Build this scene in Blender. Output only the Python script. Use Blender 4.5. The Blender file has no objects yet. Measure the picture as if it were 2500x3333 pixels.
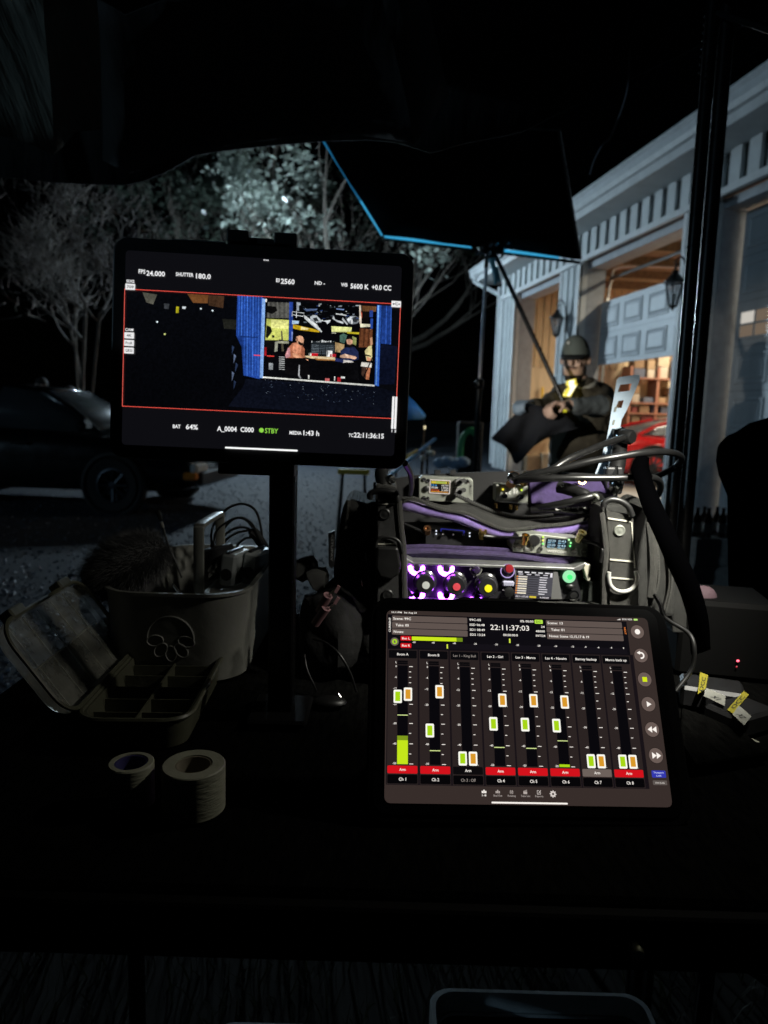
import bpy, bmesh, math, random
from mathutils import Vector, Matrix, noise
import numpy as np
random.seed(7)
V = Vector
scn = bpy.context.scene
col = scn.collection

# ------------------------------------------------------------------ camera
F_PX, CX, CY = 2311.0, 1250.0, 1666.5
PITCH, ROLL = math.radians(8.04), math.radians(1.7)
CAM = V((0, 0, 1.25))
RCAM = Matrix.Rotation(math.pi / 2 - PITCH, 3, 'X') @ Matrix.Rotation(ROLL, 3, 'Z')
cd = bpy.data.cameras.new('camera')
cd.sensor_fit = 'VERTICAL'
cd.sensor_height = 34.6
cd.lens = 34.6 * F_PX / 3333.0
cd.clip_start = 0.02
cd.clip_end = 400
cd.dof.use_dof = True
cd.dof.focus_distance = 0.74
cd.dof.aperture_fstop = cd.lens / 3.6
cam = bpy.data.objects.new('camera', cd)
col.objects.link(cam)
cam.matrix_world = Matrix.Translation(CAM) @ RCAM.to_4x4()
scn.camera = cam

# ------------------------------------------------------------------ sky, key light, exposure
AZ, EL = math.radians(124), math.radians(12)     # cool night light from behind, left of the view
LDIR = V((-math.sin(AZ) * math.cos(EL), math.cos(AZ) * math.cos(EL), math.sin(EL)))
w = bpy.data.worlds.new('World')
scn.world = w
w.use_nodes = True
nt = w.node_tree
bg = nt.nodes['Background']
sky = nt.nodes.new('ShaderNodeTexSky')
sky.sky_type = 'NISHITA'
sky.sun_disc = False
sky.sun_elevation = EL
sky.sun_rotation = -AZ
nt.links.new(sky.outputs[0], bg.inputs[0])
bg.inputs[1].default_value = 0.00004
sl = bpy.data.lights.new('night_key_light', 'SUN')
sl.energy = 0.16
sl.angle = math.radians(0.6)
sl.color = (0.50, 0.78, 1.0)
so = bpy.data.objects.new('night_key_light', sl)
col.objects.link(so)
so.rotation_euler = LDIR.to_track_quat('Z', 'Y').to_euler()
so.location = (-12, -8, 6)
vs = scn.view_settings
vs.view_transform = 'Standard'
vs.look = 'None'
vs.exposure = 0
vs.gamma = 1
scn.cycles.use_denoising = True
scn.cycles.max_bounces = 6
scn.cycles.transparent_max_bounces = 12
scn.cycles.sample_clamp_indirect = 2.0

# ------------------------------------------------------------------ helpers
def ray(px, py):
    return RCAM @ V(((px - CX) / F_PX, (CY - py) / F_PX, -1.0))
def P(px, py, Y):
    d = ray(px, py)
    return CAM + d * (Y / d.y)
def PZ(px, py, Z):
    d = ray(px, py)
    return CAM + d * ((Z - CAM.z) / d.z)
def PP(px, py, p0, n):
    d = ray(px, py)
    return CAM + d * ((p0 - CAM).dot(n) / d.dot(n))
def lin(c):
    return c / 12.92 if c <= 0.04045 else ((c + 0.055) / 1.055) ** 2.4
def S(h, a=1.0):
    h = h.lstrip('#')
    return tuple(lin(int(h[i:i + 2], 16) / 255) for i in (0, 2, 4)) + (a,)

MATS = {}
def M(name, rgb=(.5, .5, .5), rough=.6, metal=0.0, var=0.0, vscale=8, bump=0.0, bscale=60, kind='noise',
      spec=.5, emit=None, estr=1.0, trans=0.0, coat=0.0, sheen=0.0, alpha=1.0, stretch=(1, 1, 1), var2=None, translucent=0):
    if name in MATS:
        return MATS[name]
    m = bpy.data.materials.new(name)
    m.use_nodes = True
    t = m.node_tree
    b = t.nodes['Principled BSDF']
    rgb = tuple(rgb[:3]) + (1,)
    b.inputs['Base Color'].default_value = rgb
    b.inputs['Roughness'].default_value = rough
    b.inputs['Metallic'].default_value = metal
    b.inputs['Specular IOR Level'].default_value = spec
    b.inputs['Transmission Weight'].default_value = trans
    b.inputs['Coat Weight'].default_value = coat
    b.inputs['Sheen Weight'].default_value = sheen
    b.inputs['Alpha'].default_value = alpha
    if emit:
        b.inputs['Emission Color'].default_value = tuple(emit[:3]) + (1,)
        b.inputs['Emission Strength'].default_value = estr
    if var or bump or var2:
        tc = t.nodes.new('ShaderNodeTexCoord')
        mp = t.nodes.new('ShaderNodeMapping')
        mp.inputs['Scale'].default_value = stretch
        t.links.new(tc.outputs['Object'], mp.inputs[0])
    if var or var2:
        n = t.nodes.new('ShaderNodeTexNoise')
        n.inputs['Scale'].default_value = vscale
        n.inputs['Detail'].default_value = 6
        n.inputs['Roughness'].default_value = .62
        t.links.new(mp.outputs[0], n.inputs['Vector'])
        r = t.nodes.new('ShaderNodeValToRGB')
        r.color_ramp.elements[0].position = .32
        r.color_ramp.elements[1].position = .68
        lo = tuple(c * (1 - var) for c in rgb[:3]) + (1,)
        hi = (tuple(var2[:3]) + (1,)) if var2 else tuple(min(1, c * (1 + var)) for c in rgb[:3]) + (1,)
        r.color_ramp.elements[0].color = lo
        r.color_ramp.elements[1].color = hi
        t.links.new(n.outputs[0], r.inputs[0])
        t.links.new(r.outputs[0], b.inputs['Base Color'])
        rr = t.nodes.new('ShaderNodeMapRange')
        rr.inputs['To Min'].default_value = max(0, rough - .1)
        rr.inputs['To Max'].default_value = min(1, rough + .12)
        t.links.new(n.outputs[0], rr.inputs[0])
        t.links.new(rr.outputs[0], b.inputs['Roughness'])
    if bump:
        bn = t.nodes.new('ShaderNodeBump')
        bn.inputs['Strength'].default_value = min(1, bump)
        bn.inputs['Distance'].default_value = .35 / bscale if kind == 'noise' else .002
        if kind == 'noise':
            n2 = t.nodes.new('ShaderNodeTexNoise')
            n2.inputs['Scale'].default_value = bscale
            n2.inputs['Detail'].default_value = 5
            t.links.new(mp.outputs[0], n2.inputs['Vector'])
            t.links.new(n2.outputs[0], bn.inputs['Height'])
        elif kind == 'vor':
            n2 = t.nodes.new('ShaderNodeTexVoronoi')
            n2.inputs['Scale'].default_value = bscale
            t.links.new(mp.outputs[0], n2.inputs['Vector'])
            t.links.new(n2.outputs['Distance'], bn.inputs['Height'])
        else:                       # woven cloth: two crossed waves
            ma = t.nodes.new('ShaderNodeMath')
            ma.operation = 'ADD'
            for k, ax in enumerate(('X', 'Z')):
                wv = t.nodes.new('ShaderNodeTexWave')
                wv.bands_direction = ax
                wv.inputs['Scale'].default_value = bscale
                wv.inputs['Distortion'].default_value = 1.5
                t.links.new(mp.outputs[0], wv.inputs['Vector'])
                t.links.new(wv.outputs['Fac'], ma.inputs[k])
            t.links.new(ma.outputs[0], bn.inputs['Height'])
        t.links.new(bn.outputs[0], b.inputs['Normal'])
    if translucent:
        out = t.nodes['Material Output']
        tr = t.nodes.new('ShaderNodeBsdfTranslucent')
        mx = t.nodes.new('ShaderNodeMixShader')
        mx.inputs[0].default_value = translucent
        tr.inputs[0].default_value = rgb
        if var or var2:
            t.links.new(r.outputs[0], tr.inputs[0])
        t.links.new(b.outputs[0], mx.inputs[1])
        t.links.new(tr.outputs[0], mx.inputs[2])
        t.links.new(mx.outputs[0], out.inputs[0])
    MATS[name] = m
    return m

def emis(name, hexcol, strength=1.0, sample=False):
    if name in MATS:
        return MATS[name]
    m = bpy.data.materials.new(name)
    m.use_nodes = True
    t = m.node_tree
    b = t.nodes['Principled BSDF']
    b.inputs['Base Color'].default_value = (.01, .01, .01, 1)
    b.inputs['Roughness'].default_value = .25
    b.inputs['Emission Color'].default_value = S(hexcol)
    b.inputs['Emission Strength'].default_value = strength
    if not sample:
        m.cycles.emission_sampling = 'NONE'
    MATS[name] = m
    return m

def screen_mat():
    m = bpy.data.materials.new('screen_picture')
    m.use_nodes = True
    t = m.node_tree
    b = t.nodes['Principled BSDF']
    b.inputs['Base Color'].default_value = (.006, .006, .006, 1)
    b.inputs['Roughness'].default_value = .2
    at = t.nodes.new('ShaderNodeAttribute')
    at.attribute_name = 'Col'
    t.links.new(at.outputs['Color'], b.inputs['Emission Color'])
    b.inputs['Emission Strength'].default_value = 1
    m.cycles.emission_sampling = 'NONE'
    return m
SCREEN = screen_mat()
def video_mat():
    m = screen_mat(); m.name = 'video_picture'
    t = m.node_tree; b = t.nodes['Principled BSDF']; at = [n for n in t.nodes if n.type == 'ATTRIBUTE'][0]
    tc = t.nodes.new('ShaderNodeTexCoord'); prev = at.outputs['Color']
    for sc_, lo, hi in ((420, .7, 1.3), (1500, .72, 1.25)):
        n = t.nodes.new('ShaderNodeTexNoise'); n.inputs['Scale'].default_value = sc_; n.inputs['Detail'].default_value = 3
        mr = t.nodes.new('ShaderNodeMapRange'); mr.inputs['From Min'].default_value = .3; mr.inputs['From Max'].default_value = .7
        mr.inputs['To Min'].default_value = lo; mr.inputs['To Max'].default_value = hi
        vm = t.nodes.new('ShaderNodeVectorMath'); vm.operation = 'SCALE'
        t.links.new(tc.outputs['Object'], n.inputs['Vector']); t.links.new(n.outputs[0], mr.inputs[0])
        t.links.new(prev, vm.inputs[0]); t.links.new(mr.outputs[0], vm.inputs['Scale']); prev = vm.outputs[0]
    t.links.new(prev, b.inputs['Emission Color'])
    return m
VIDEO = video_mat()

class MB:
    """collects shapes; build() links them as one mesh object"""
    def __init__(s):
        s.v = []; s.f = []; s.mi = []; s.cur = 0; s.m = None
    def add(s, vs_, fs):
        o = len(s.v)
        s.v += [tuple(x) for x in vs_]
        s.f += [tuple(i + o for i in q) for q in fs]
        s.mi += [s.cur] * len(fs)
        return s
    def box(s, c, size, rot=None, bev=0):
        hx, hy, hz = size[0] / 2, size[1] / 2, size[2] / 2
        c = V(c)
        if bev:
            b = min(bev, hx * .9, hy * .9, hz * .9)
            pts = []
            for sx in (-1, 1):
                for sy in (-1, 1):
                    for sz in (-1, 1):
                        pts += [(sx * (hx - b), sy * (hy - b), sz * hz), (sx * (hx - b), sy * hy, sz * (hz - b)), (sx * hx, sy * (hy - b), sz * (hz - b))]
            bm = bmesh.new()
            for p in pts:
                bm.verts.new(p)
            bmesh.ops.convex_hull(bm, input=bm.verts)
            bmesh.ops.dissolve_limit(bm, angle_limit=.02, verts=bm.verts, edges=bm.edges)
            bm.verts.index_update()
            vs_ = [V(v.co) for v in bm.verts]
            fs = [[v.index for v in f.verts] for f in bm.faces]
            bm.free()
        else:
            vs_ = [V((x, y, z)) for x in (-hx, hx) for y in (-hy, hy) for z in (-hz, hz)]
            fs = [(0, 1, 3, 2), (4, 6, 7, 5), (0, 4, 5, 1), (2, 3, 7, 6), (0, 2, 6, 4), (1, 5, 7, 3)]
        if rot is not None:
            vs_ = [rot @ v for v in vs_]
        return s.add([v + c for v in vs_], fs)
    def prism(s, loop, vec, scale2=1.0):
        """closed solid: polygon loop pushed along vec"""
        loop = [V(p) for p in loop]
        vec = V(vec)
        n = len(loop)
        c = sum(loop, V()) / n
        top = [c + (p - c) * scale2 + vec for p in loop]
        fs = [tuple(range(n)), tuple(range(2 * n - 1, n - 1, -1))]
        fs += [(i, i + n, (i + 1) % n + n, (i + 1) % n) for i in range(n)]
        return s.add(loop + top, fs)
    def tube(s, path, r, n=8, caps=True, flat=None):
        path = [V(p) for p in path]
        k = len(path)
        rs = r if isinstance(r, (list, tuple)) else [r] * k
        vs_ = []; up = None
        for i, p in enumerate(path):
            t = (path[min(i + 1, k - 1)] - path[max(i - 1, 0)])
            if t.length < 1e-9:
                t = V((0, 0, 1))
            t.normalize()
            if up is None:
                up = t.orthogonal().normalized()
                if flat is not None:
                    up = (V(flat) - t * V(flat).dot(t)).normalized()
            else:
                up = (up - t * up.dot(t))
                up = up.normalized() if up.length > 1e-6 else t.orthogonal().normalized()
            sd = t.cross(up)
            for j in range(n):
                a = 2 * math.pi * j / n
                vs_.append(p + (up * math.cos(a) + sd * math.sin(a)) * rs[i])
        fs = [(i * n + j, i * n + (j + 1) % n, (i + 1) * n + (j + 1) % n, (i + 1) * n + j) for i in range(k - 1) for j in range(n)]
        if caps:
            fs += [tuple(range(n - 1, -1, -1)), tuple(range((k - 1) * n, k * n))]
        return s.add(vs_, fs)
    def lathe(s, prof, c=(0, 0, 0), axis=(0, 0, 1), n=20, closed=False):
        """prof: (radius, height) pairs turned about axis through c"""
        q = V((0, 0, 1)).rotation_difference(V(axis).normalized())
        c = V(c); vs_ = []
        for (r, h) in prof:
            for j in range(n):
                a = 2 * math.pi * j / n
                vs_.append(c + q @ V((r * math.cos(a), r * math.sin(a), h)))
        k = len(prof)
        rng = range(k) if closed else range(k - 1)
        fs = [(i * n + j, i * n + (j + 1) % n, ((i + 1) % k) * n + (j + 1) % n, ((i + 1) % k) * n + j) for i in rng for j in range(n)]
        if not closed:
            if prof[0][0] > 1e-6: fs.append(tuple(range(n - 1, -1, -1)))
            if prof[-1][0] > 1e-6: fs.append(tuple(range((k - 1) * n, k * n)))
        return s.add(vs_, fs)
    def ball(s, c, r, n=10, sc=(1, 1, 1), rot=None):
        c = V(c); vs_ = []
        m = n // 2 + 1
        for i in range(m + 1):
            th = math.pi * i / m
            for j in range(n):
                a = 2 * math.pi * j / n
                p = V((r * sc[0] * math.sin(th) * math.cos(a), r * sc[1] * math.sin(th) * math.sin(a), r * sc[2] * math.cos(th)))
                vs_.append(c + (rot @ p if rot is not None else p))
        fs = [(i * n + j, i * n + (j + 1) % n, (i + 1) * n + (j + 1) % n, (i + 1) * n + j) for i in range(m) for j in range(n)]
        return s.add(vs_, fs)
    def loft(s, rings, close=True, caps=True):
        n = len(rings[0]); vs_ = [p for r in rings for p in r]
        jr = range(n) if close else range(n - 1)
        fs = [(i * n + j, i * n + (j + 1) % n, (i + 1) * n + (j + 1) % n, (i + 1) * n + j) for i in range(len(rings) - 1) for j in jr]
        if caps and close:
            fs += [tuple(range(n - 1, -1, -1)), tuple(range((len(rings) - 1) * n, len(rings) * n))]
        return s.add(vs_, fs)
    def build(s, name, mat=None, parent=None, smooth=False, recalc=True, solid=0, bevel=0):
        me = bpy.data.meshes.new(name)
        me.from_pydata(s.v, [], s.f)
        if recalc:
            bm = bmesh.new(); bm.from_mesh(me)
            bmesh.ops.remove_doubles(bm, verts=bm.verts, dist=1e-6)
            bmesh.ops.recalc_face_normals(bm, faces=bm.faces)
            bm.to_mesh(me); bm.free()
        mats = mat if isinstance(mat, (list, tuple)) else [mat]
        for m_ in mats:
            me.materials.append(m_)
        if len(mats) > 1 and len(me.polygons) == len(s.mi):
            me.polygons.foreach_set('material_index', s.mi)
        o = bpy.data.objects.new(name, me)
        col.objects.link(o)
        if smooth:
            me.polygons.foreach_set('use_smooth', [True] * len(me.polygons))
            try:
                me.set_sharp_from_angle(angle=math.radians(40))
            except Exception:
                pass
        if parent is not None:
            attach(o, parent)
        if solid:
            md = o.modifiers.new('solid', 'SOLIDIFY'); md.thickness = solid; md.offset = 0
        if bevel:
            md = o.modifiers.new('bevel', 'BEVEL'); md.width = bevel; md.segments = 2; md.limit_method = 'ANGLE'
            md.harden_normals = False
        return o

def wloc(o):
    return V(o.get('_w', (0, 0, 0)))
def attach(o, parent):
    o.parent = parent
    o.matrix_parent_inverse = PINV.get(parent.name, Matrix.Identity(4)).copy()
PINV = {}
def thing(name, label, cat, loc=(0, 0, 0), group=None):
    o = bpy.data.objects.new(name, None)
    o.empty_display_size = .05
    col.objects.link(o)
    o.location = loc
    PINV[o.name] = Matrix.Translation(V(loc)).inverted()
    o['label'] = label; o['category'] = cat
    if group: o['group'] = group
    return o
def tag(o, label, cat, group=None):
    o['label'] = label; o['category'] = cat
    if group: o['group'] = group
    return o
def struct(o):
    o['kind'] = 'structure'; return o
def stuff(o):
    o['kind'] = 'stuff'; return o
def copy_tree(o, parent=None):
    c = o.copy(); col.objects.link(c)
    if parent is not None:
        c.parent = parent
    for ch in list(o.children):
        copy_tree(ch, c)
    return c
def bez(pts, n=8):
    """smooth Catmull-Rom path through points"""
    pts = [V(p) for p in pts]
    q = [pts[0] * 2 - pts[1]] + pts + [pts[-1] * 2 - pts[-2]]
    out = []
    for i in range(1, len(q) - 2):
        a, b, c, d = q[i - 1:i + 3]
        for k in range(n):
            t = k / n
            out.append(.5 * ((2 * b) + (c - a) * t + (2 * a - 5 * b + 4 * c - d) * t * t + (3 * b - a - 3 * c + d) * t ** 3))
    out.append(pts[-1])
    return out
def px_path(pts, n=8):
    return bez([P(*p) for p in pts], n)
def rrect(w_, h_, r, n=5):
    """rounded rectangle outline centred at 0 (list of 2D)"""
    out = []
    for (sx, sy, a0) in ((1, 1, 0), (-1, 1, 90), (-1, -1, 180), (1, -1, 270)):
        for k in range(n + 1):
            a = math.radians(a0 + 90 * k / n)
            out.append((sx * (w_ / 2 - r) + r * math.cos(a), sy * (h_ / 2 - r) + r * math.sin(a)))
    return out
def pxprism(pts, Y, th, dirv=(0, 1, 0)):
    return MB().prism([P(x, y, Y) for x, y in pts], V(dirv) * th)

_tc = {}
def text_mesh(s_, bold=.012):
    k = (s_, bold)
    if k not in _tc:
        c = bpy.data.curves.new('t', 'FONT'); c.body = s_; c.resolution_u = 2; c.offset = bold
        o = bpy.data.objects.new('t', c)
        me = bpy.data.meshes.new_from_object(o)
        vs_ = [tuple(v.co) for v in me.vertices]; fs = [tuple(p.vertices) for p in me.polygons]
        bpy.data.objects.remove(o); bpy.data.curves.remove(c); bpy.data.meshes.remove(me)
        x0 = min(v[0] for v in vs_); x1 = max(v[0] for v in vs_)
        _tc[k] = ([(v[0] - x0, v[1]) for v in vs_], fs, x1 - x0)
    return _tc[k]

class Flat:
    """flat print on a plane: local frame (u right, v down, mm), coloured faces"""
    def __init__(s, mat4, scale=.001):
        s.m = mat4; s.k = scale; s.v = []; s.f = []; s.c = []; s.jit = 0
    def poly(s, pts, colr, z=0):
        o = len(s.v)
        s.v += [s.m @ V((p[0] * s.k, -p[1] * s.k, z * s.k)) for p in pts]
        a = sum(pts[i][0] * pts[(i + 1) % len(pts)][1] - pts[(i + 1) % len(pts)][0] * pts[i][1] for i in range(len(pts)))
        idx = list(range(o, o + len(pts)))
        s.f.append(tuple(idx[::-1] if a > 0 else idx)); cc_ = S(colr) if isinstance(colr, str) else colr
        s.c.append([tuple(x * k for x in cc_[:3]) + (1,) for k in [random.uniform(1 - s.jit, 1 + s.jit) for _ in pts]] if s.jit else cc_)
        return s
    def rect(s, x0, y0, x1, y1, colr, z=0, r=0):
        if r:
            return s.poly([((x0 + x1) / 2 + a, (y0 + y1) / 2 + b) for a, b in rrect(x1 - x0, y1 - y0, r, 3)], colr, z)
        return s.poly([(x0, y0), (x1, y0), (x1, y1), (x0, y1)], colr, z)
    def disc(s, x, y, r, colr, z=0, n=20):
        return s.poly([(x + r * math.cos(2 * math.pi * i / n), y + r * math.sin(2 * math.pi * i / n)) for i in range(n)], colr, z)
    def text(s, t, x, y, h, colr, w=None, align='L', z=.2, bold=.012, ang=0):
        """y = middle of the capitals, h = capital height, w = forced width (mm)"""
        vs_, fs, tw = text_mesh(t, bold)
        sy = h / .71
        sx = (w / tw) if w else sy
        off = {'L': 0, 'C': -tw * sx / 2, 'R': -tw * sx}[align]
        ca, sa = math.cos(ang), math.sin(ang)
        o = len(s.v)
        for (a, b) in vs_:
            lx = a * sx + off; ly = -(b * sy - h / 2)
            s.v.append(s.m @ V(((x + lx * ca - ly * sa) * s.k, -(y + lx * sa + ly * ca) * s.k, z * s.k)))
        for q in fs:
            s.f.append(tuple(i + o for i in q)); s.c.append(S(colr) if isinstance(colr, str) else colr)
        return s
    def build(s, name, parent=None, mat=None):
        me = bpy.data.meshes.new(name)
        me.from_pydata([tuple(v) for v in s.v], [], s.f)
        at = me.color_attributes.new('Col', 'FLOAT_COLOR', 'CORNER')
        buf = []
        for p, c in zip(me.polygons, s.c):
            if isinstance(c, list):
                for q in c: buf += list(q)
            else: buf += list(c) * p.loop_total
        at.data.foreach_set('color', buf)
        me.materials.append(mat or SCREEN)
        o = bpy.data.objects.new(name, me)
        col.objects.link(o)
        if parent is not None:
            attach(o, parent)
        return o
def frame(o, x, y):
    """matrix with origin o, local x along x, local y as near y as it can be"""
    x = V(x).normalized(); y = V(y); z = x.cross(y).normalized(); y = z.cross(x)
    return Matrix(((x.x, y.x, z.x, o[0]), (x.y, y.y, z.y, o[1]), (x.z, y.z, z.z, o[2]), (0, 0, 0, 1)))
# ================================================================== SETTING
TZ = .89                                            # table top height
# ---- ground, gravel, grass
m_ground = M('gravel_ground', (.019, .027, .040), .85, var=.6, vscale=60, bump=.9, bscale=70, kind='noise')
g = MB().add([(-90, -40, 0), (90, -40, 0), (90, 110, 0), (-90, 110, 0)], [(0, 1, 2, 3)]).build('ground', m_ground)
struct(g)
rng = np.random.default_rng(3)
def scatter_stones(n):
    vs_, fs = [], []
    base = np.array([(1, 0, 0), (-.5, .87, 0), (-.5, -.87, 0), (.2, .1, .75), (-.1, -.15, -.4)])
    tri = [(0, 1, 3), (1, 2, 3), (2, 0, 3), (1, 0, 4), (2, 1, 4), (0, 2, 4)]
    for i in range(n):
        y = 2.3 + 12 * rng.random() ** 1.9
        x = (rng.random() * 1.15 - .66) * y
        if y > 6 and x > 2.6 - .02 * y: continue
        if rng.random() < .35 and y > 5: continue
        sc = .005 + .012 * rng.random() ** 2
        a = rng.random() * 6.28
        c, s_ = math.cos(a), math.sin(a)
        b = base * sc * (0.7 + .6 * rng.random((5, 3)))
        pts = np.stack([b[:, 0] * c - b[:, 1] * s_ + x, b[:, 0] * s_ + b[:, 1] * c + y, b[:, 2] + sc * .25], 1)
        o = len(vs_); vs_ += [tuple(p) for p in pts]; fs += [(q[0] + o, q[1] + o, q[2] + o) for q in tri]
    b = MB(); b.v = vs_; b.f = fs; b.mi = [0] * len(fs)
    return b
stuff(scatter_stones(44000).build('gravel', M('gravel_stone', (.055, .080, .125), .45, var=.7, vscale=9), recalc=False))
bpy.data.objects['gravel']['label'] = 'loose grey gravel stones strewn over the driveway'
bpy.data.objects['gravel']['category'] = 'gravel'
struct(MB().add([(-1.6, .2, .004), (1.9, .2, .004), (1.9, 2.35, .004), (-1.6, 2.35, .004)], [(0, 1, 2, 3)]).build('shaded_lawn', M('shaded_soil', (.006, .0065, .004), .95, var=.4, vscale=20)))  # ground sheet darkened: shade under the table put into its colour
gb = MB()
for i in range(5200):
    y = .55 + 1.75 * random.random(); x = random.uniform(-1.0, 1.25) * (.55 + .35 * y)
    a = random.random() * 6.28; h = random.uniform(.03, .09); wd = random.uniform(.0015, .003)
    bx, by = random.uniform(-.04, .04), random.uniform(-.04, .04)
    dx, dy = math.cos(a) * wd, math.sin(a) * wd
    gb.add([(x - dx, y - dy, 0), (x + dx, y + dy, 0), (x + bx * .5 + dx * .7, y + by * .5 + dy * .7, h * .65), (x + bx * .5 - dx * .7, y + by * .5 - dy * .7, h * .65), (x + bx, y + by, h)],
           [(0, 1, 2, 3), (3, 2, 4)])
go = stuff(gb.build('grass', M('dry_grass', (.022, .026, .012), .6, var=.6, vscale=5, translucent=.3), recalc=False))
tag(go, 'thin dark grass under the work table', 'grass')

# ---- garage: frame along the facade (s away from camera, d inward, z up)
FU = V((-.1565, .9877, 0)); FN = V((.9877, .1565, 0)); FD = 5.235
def fp(s, d, z):
    return FU * s + FN * (FD + d) + V((0, 0, z))
def fbox(mb, s0, s1, d0, d1, z0, z1):
    pts = [fp(s, d, z) for s in (s0, s1) for d in (d0, d1) for z in (z0, z1)]
    return mb.add(pts, [(0, 1, 3, 2), (4, 6, 7, 5), (0, 4, 5, 1), (2, 3, 7, 6), (0, 2, 6, 4), (1, 5, 7, 3)])
m_side = M('pale_siding', (.50, .53, .54), .55, var=.12, vscale=3, bump=.25, bscale=30)
m_back = M('dark_backing', (.06, .07, .065), .8, var=.2)  # dark backing between upper boards: shadow in the gaps put into its colour
m_trim = M('pale_trim', (.56, .58, .59), .5, var=.1, vscale=4)
m_door = M('door_paint', (.60, .63, .66), .45, var=.08, vscale=5, bump=.1, bscale=120, stretch=(1, 1, .2))
m_jamb = M('jamb_paint', (.32, .34, .37), .6, var=.15)
m_ply = M('plywood_wall', (.56, .44, .29), .7, var=.14, vscale=2.2, bump=.15, bscale=18, stretch=(3, 3, .4))
m_slat = M('pine_boards', (.50, .37, .22), .6, var=.3, vscale=5, stretch=(6, 6, .5))
m_ceil = M('ceiling_wood', (.16, .10, .055), .8, var=.3, stretch=(1, 4, 1))
m_conc = M('concrete_floor', (.34, .32, .30), .7, var=.25, vscale=2)
m_roof = M('roof_shingle', (.05, .05, .055), .9, var=.4, vscale=20)
m_metal = M('white_gutter', (.55, .58, .60), .35, var=.08)
GZ = 3.90; S0, S1 = 4.4, 16.4
garage = thing('garage_building', 'pale sided three-bay garage with bright open doors on the right', 'building', fp(10, 0, 0))
for s0, s1 in ((15.37, S1), (12.0, 12.87), (8.25, 8.85), (S0, 5.1)):
    fbox(MB(), s0, s1, 0, .10, 0, GZ).build('pier_wall', m_side, garage)
fbox(MB(), S0, S1, .012, .10, GZ + .004, 4.42).build('upper_wall', m_back, garage)
fbox(MB(), S1 - .1, S1, .102, 7, 0, 4.42).build('end_wall', m_side, garage)
for s0, s1 in ((12.0, 12.87), (8.25, 8.85), (15.37, S1)):      # vertical boards on the piers
    k = s0 + .06
    while k < s1 - .1:
        fbox(MB(), k, k + .17, -.03, .0, .02, GZ - .03).build('board', m_side, garage)
        k += .255
k = S0 + .05
while k < S1 - .2:                                              # boards above the doors
    fbox(MB(), k, k + .205, -.035, .010, GZ + .07, 4.36).build('board', m_side, garage)
    k += .335
fbox(MB(), S0, S1 + .02, -.06, .0, GZ - .02, GZ + .065).build('header_trim', m_trim, garage)
fbox(MB(), S0, S1 + .75, -.46, .10, 4.365, 4.40).build('soffit', m_side, garage)
fbox(MB(), S0, S1 + .8, -.49, -.462, 4.36, 4.60).build('fascia', m_trim, garage)
gut = MB()
ring = [(-.492, 4.47), (-.55, 4.47), (-.585, 4.52), (-.59, 4.60), (-.625, 4.635), (-.625, 4.66), (-.605, 4.66), (-.57, 4.61), (-.565, 4.53), (-.54, 4.49), (-.492, 4.49)]
gut.loft([[fp(s, d, z) for d, z in ring] for s in (S0, S1 + .8)])
gut.build('gutter', m_metal, garage)
rf = MB()
rf.prism([fp(S0, -.50, 4.62), fp(S1 + .8, -.50, 4.62), fp(S1 + .8, 3.6, 6.3), fp(S0, 3.6, 6.3)], (0, 0, .06))
rf.prism([fp(S0, 3.6, 6.3), fp(S1 + .8, 3.6, 6.3), fp(S1 + .8, 7.5, 4.6), fp(S0, 7.5, 4.6)], (0, 0, .06))
rf.build('roof', m_roof, garage)
ds = MB()
ds.tube(bez([fp(S1 + .55, -.52, 4.47), fp(S1 + .55, -.50, 4.35), fp(S1 + .12, -.10, 4.05), fp(S1 + .06, -.06, 3.85), fp(S1 + .06, -.06, .1)], 5), .045, 6)
ds.build('downspout', m_metal, garage, smooth=True)
fbox(MB(), S1 - .14, S1 + .02, -.05, -.031, .02, GZ - .03).build('corner_trim', m_trim, garage)
# jambs of the three bays
BAYS = ((12.87, 15.37), (8.85, 12.0), (5.1, 8.25))
for s0, s1 in BAYS:
    j = MB()
    fbox(j, s1 - .005, s1 + .05, .101, .42, 0, GZ); fbox(j, s0 - .05, s0 + .005, .101, .42, 0, GZ)
    fbox(j, s0 - .05, s1 + .05, .103, .42, GZ - .12, GZ - .002)
    j.build('door_jamb', m_jamb, garage)
    for q0 in (s1, s0 - .09):
        fbox(MB(), q0, q0 + .09, -.055, -.036, 0, GZ - .03).build('door_trim', m_trim, garage)
# the interior
fbox(MB(), S0 - 1.4, S1 - .1, .102, 7.1, -.06, .02).build('floor_slab', m_conc, garage)
fbox(MB(), S0, S1 - .1, 7.0, 7.1, .02, 4.42).build('back_wall', m_ply, garage)
fbox(MB(), S0 - .1, S0, 0, 7.1, .0, 4.42).build('near_wall', m_side, garage)
fbox(MB(), S0, S1 - .1, .102, 7.0, 4.28, 4.36).build('ceiling', m_ceil, garage)
fbox(MB(), S1 - .14, S1 - .102, .45, 6.98, .02, 2.38).build('plywood_lining', m_ply, garage)
k = .46
while k < 6.8:
    fbox(MB(), S1 - .15, S1 - .12, k, k + .15, 2.385, 4.27).build('slat', m_slat, garage)
    k += .172
for sx in (9.4, 10.6, 11.8, 13.0, 14.2, 15.4):
    fbox(MB(), sx, sx + .06, .5, 6.95, 4.12, 4.279).build('rafter', m_ceil, garage)
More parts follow.
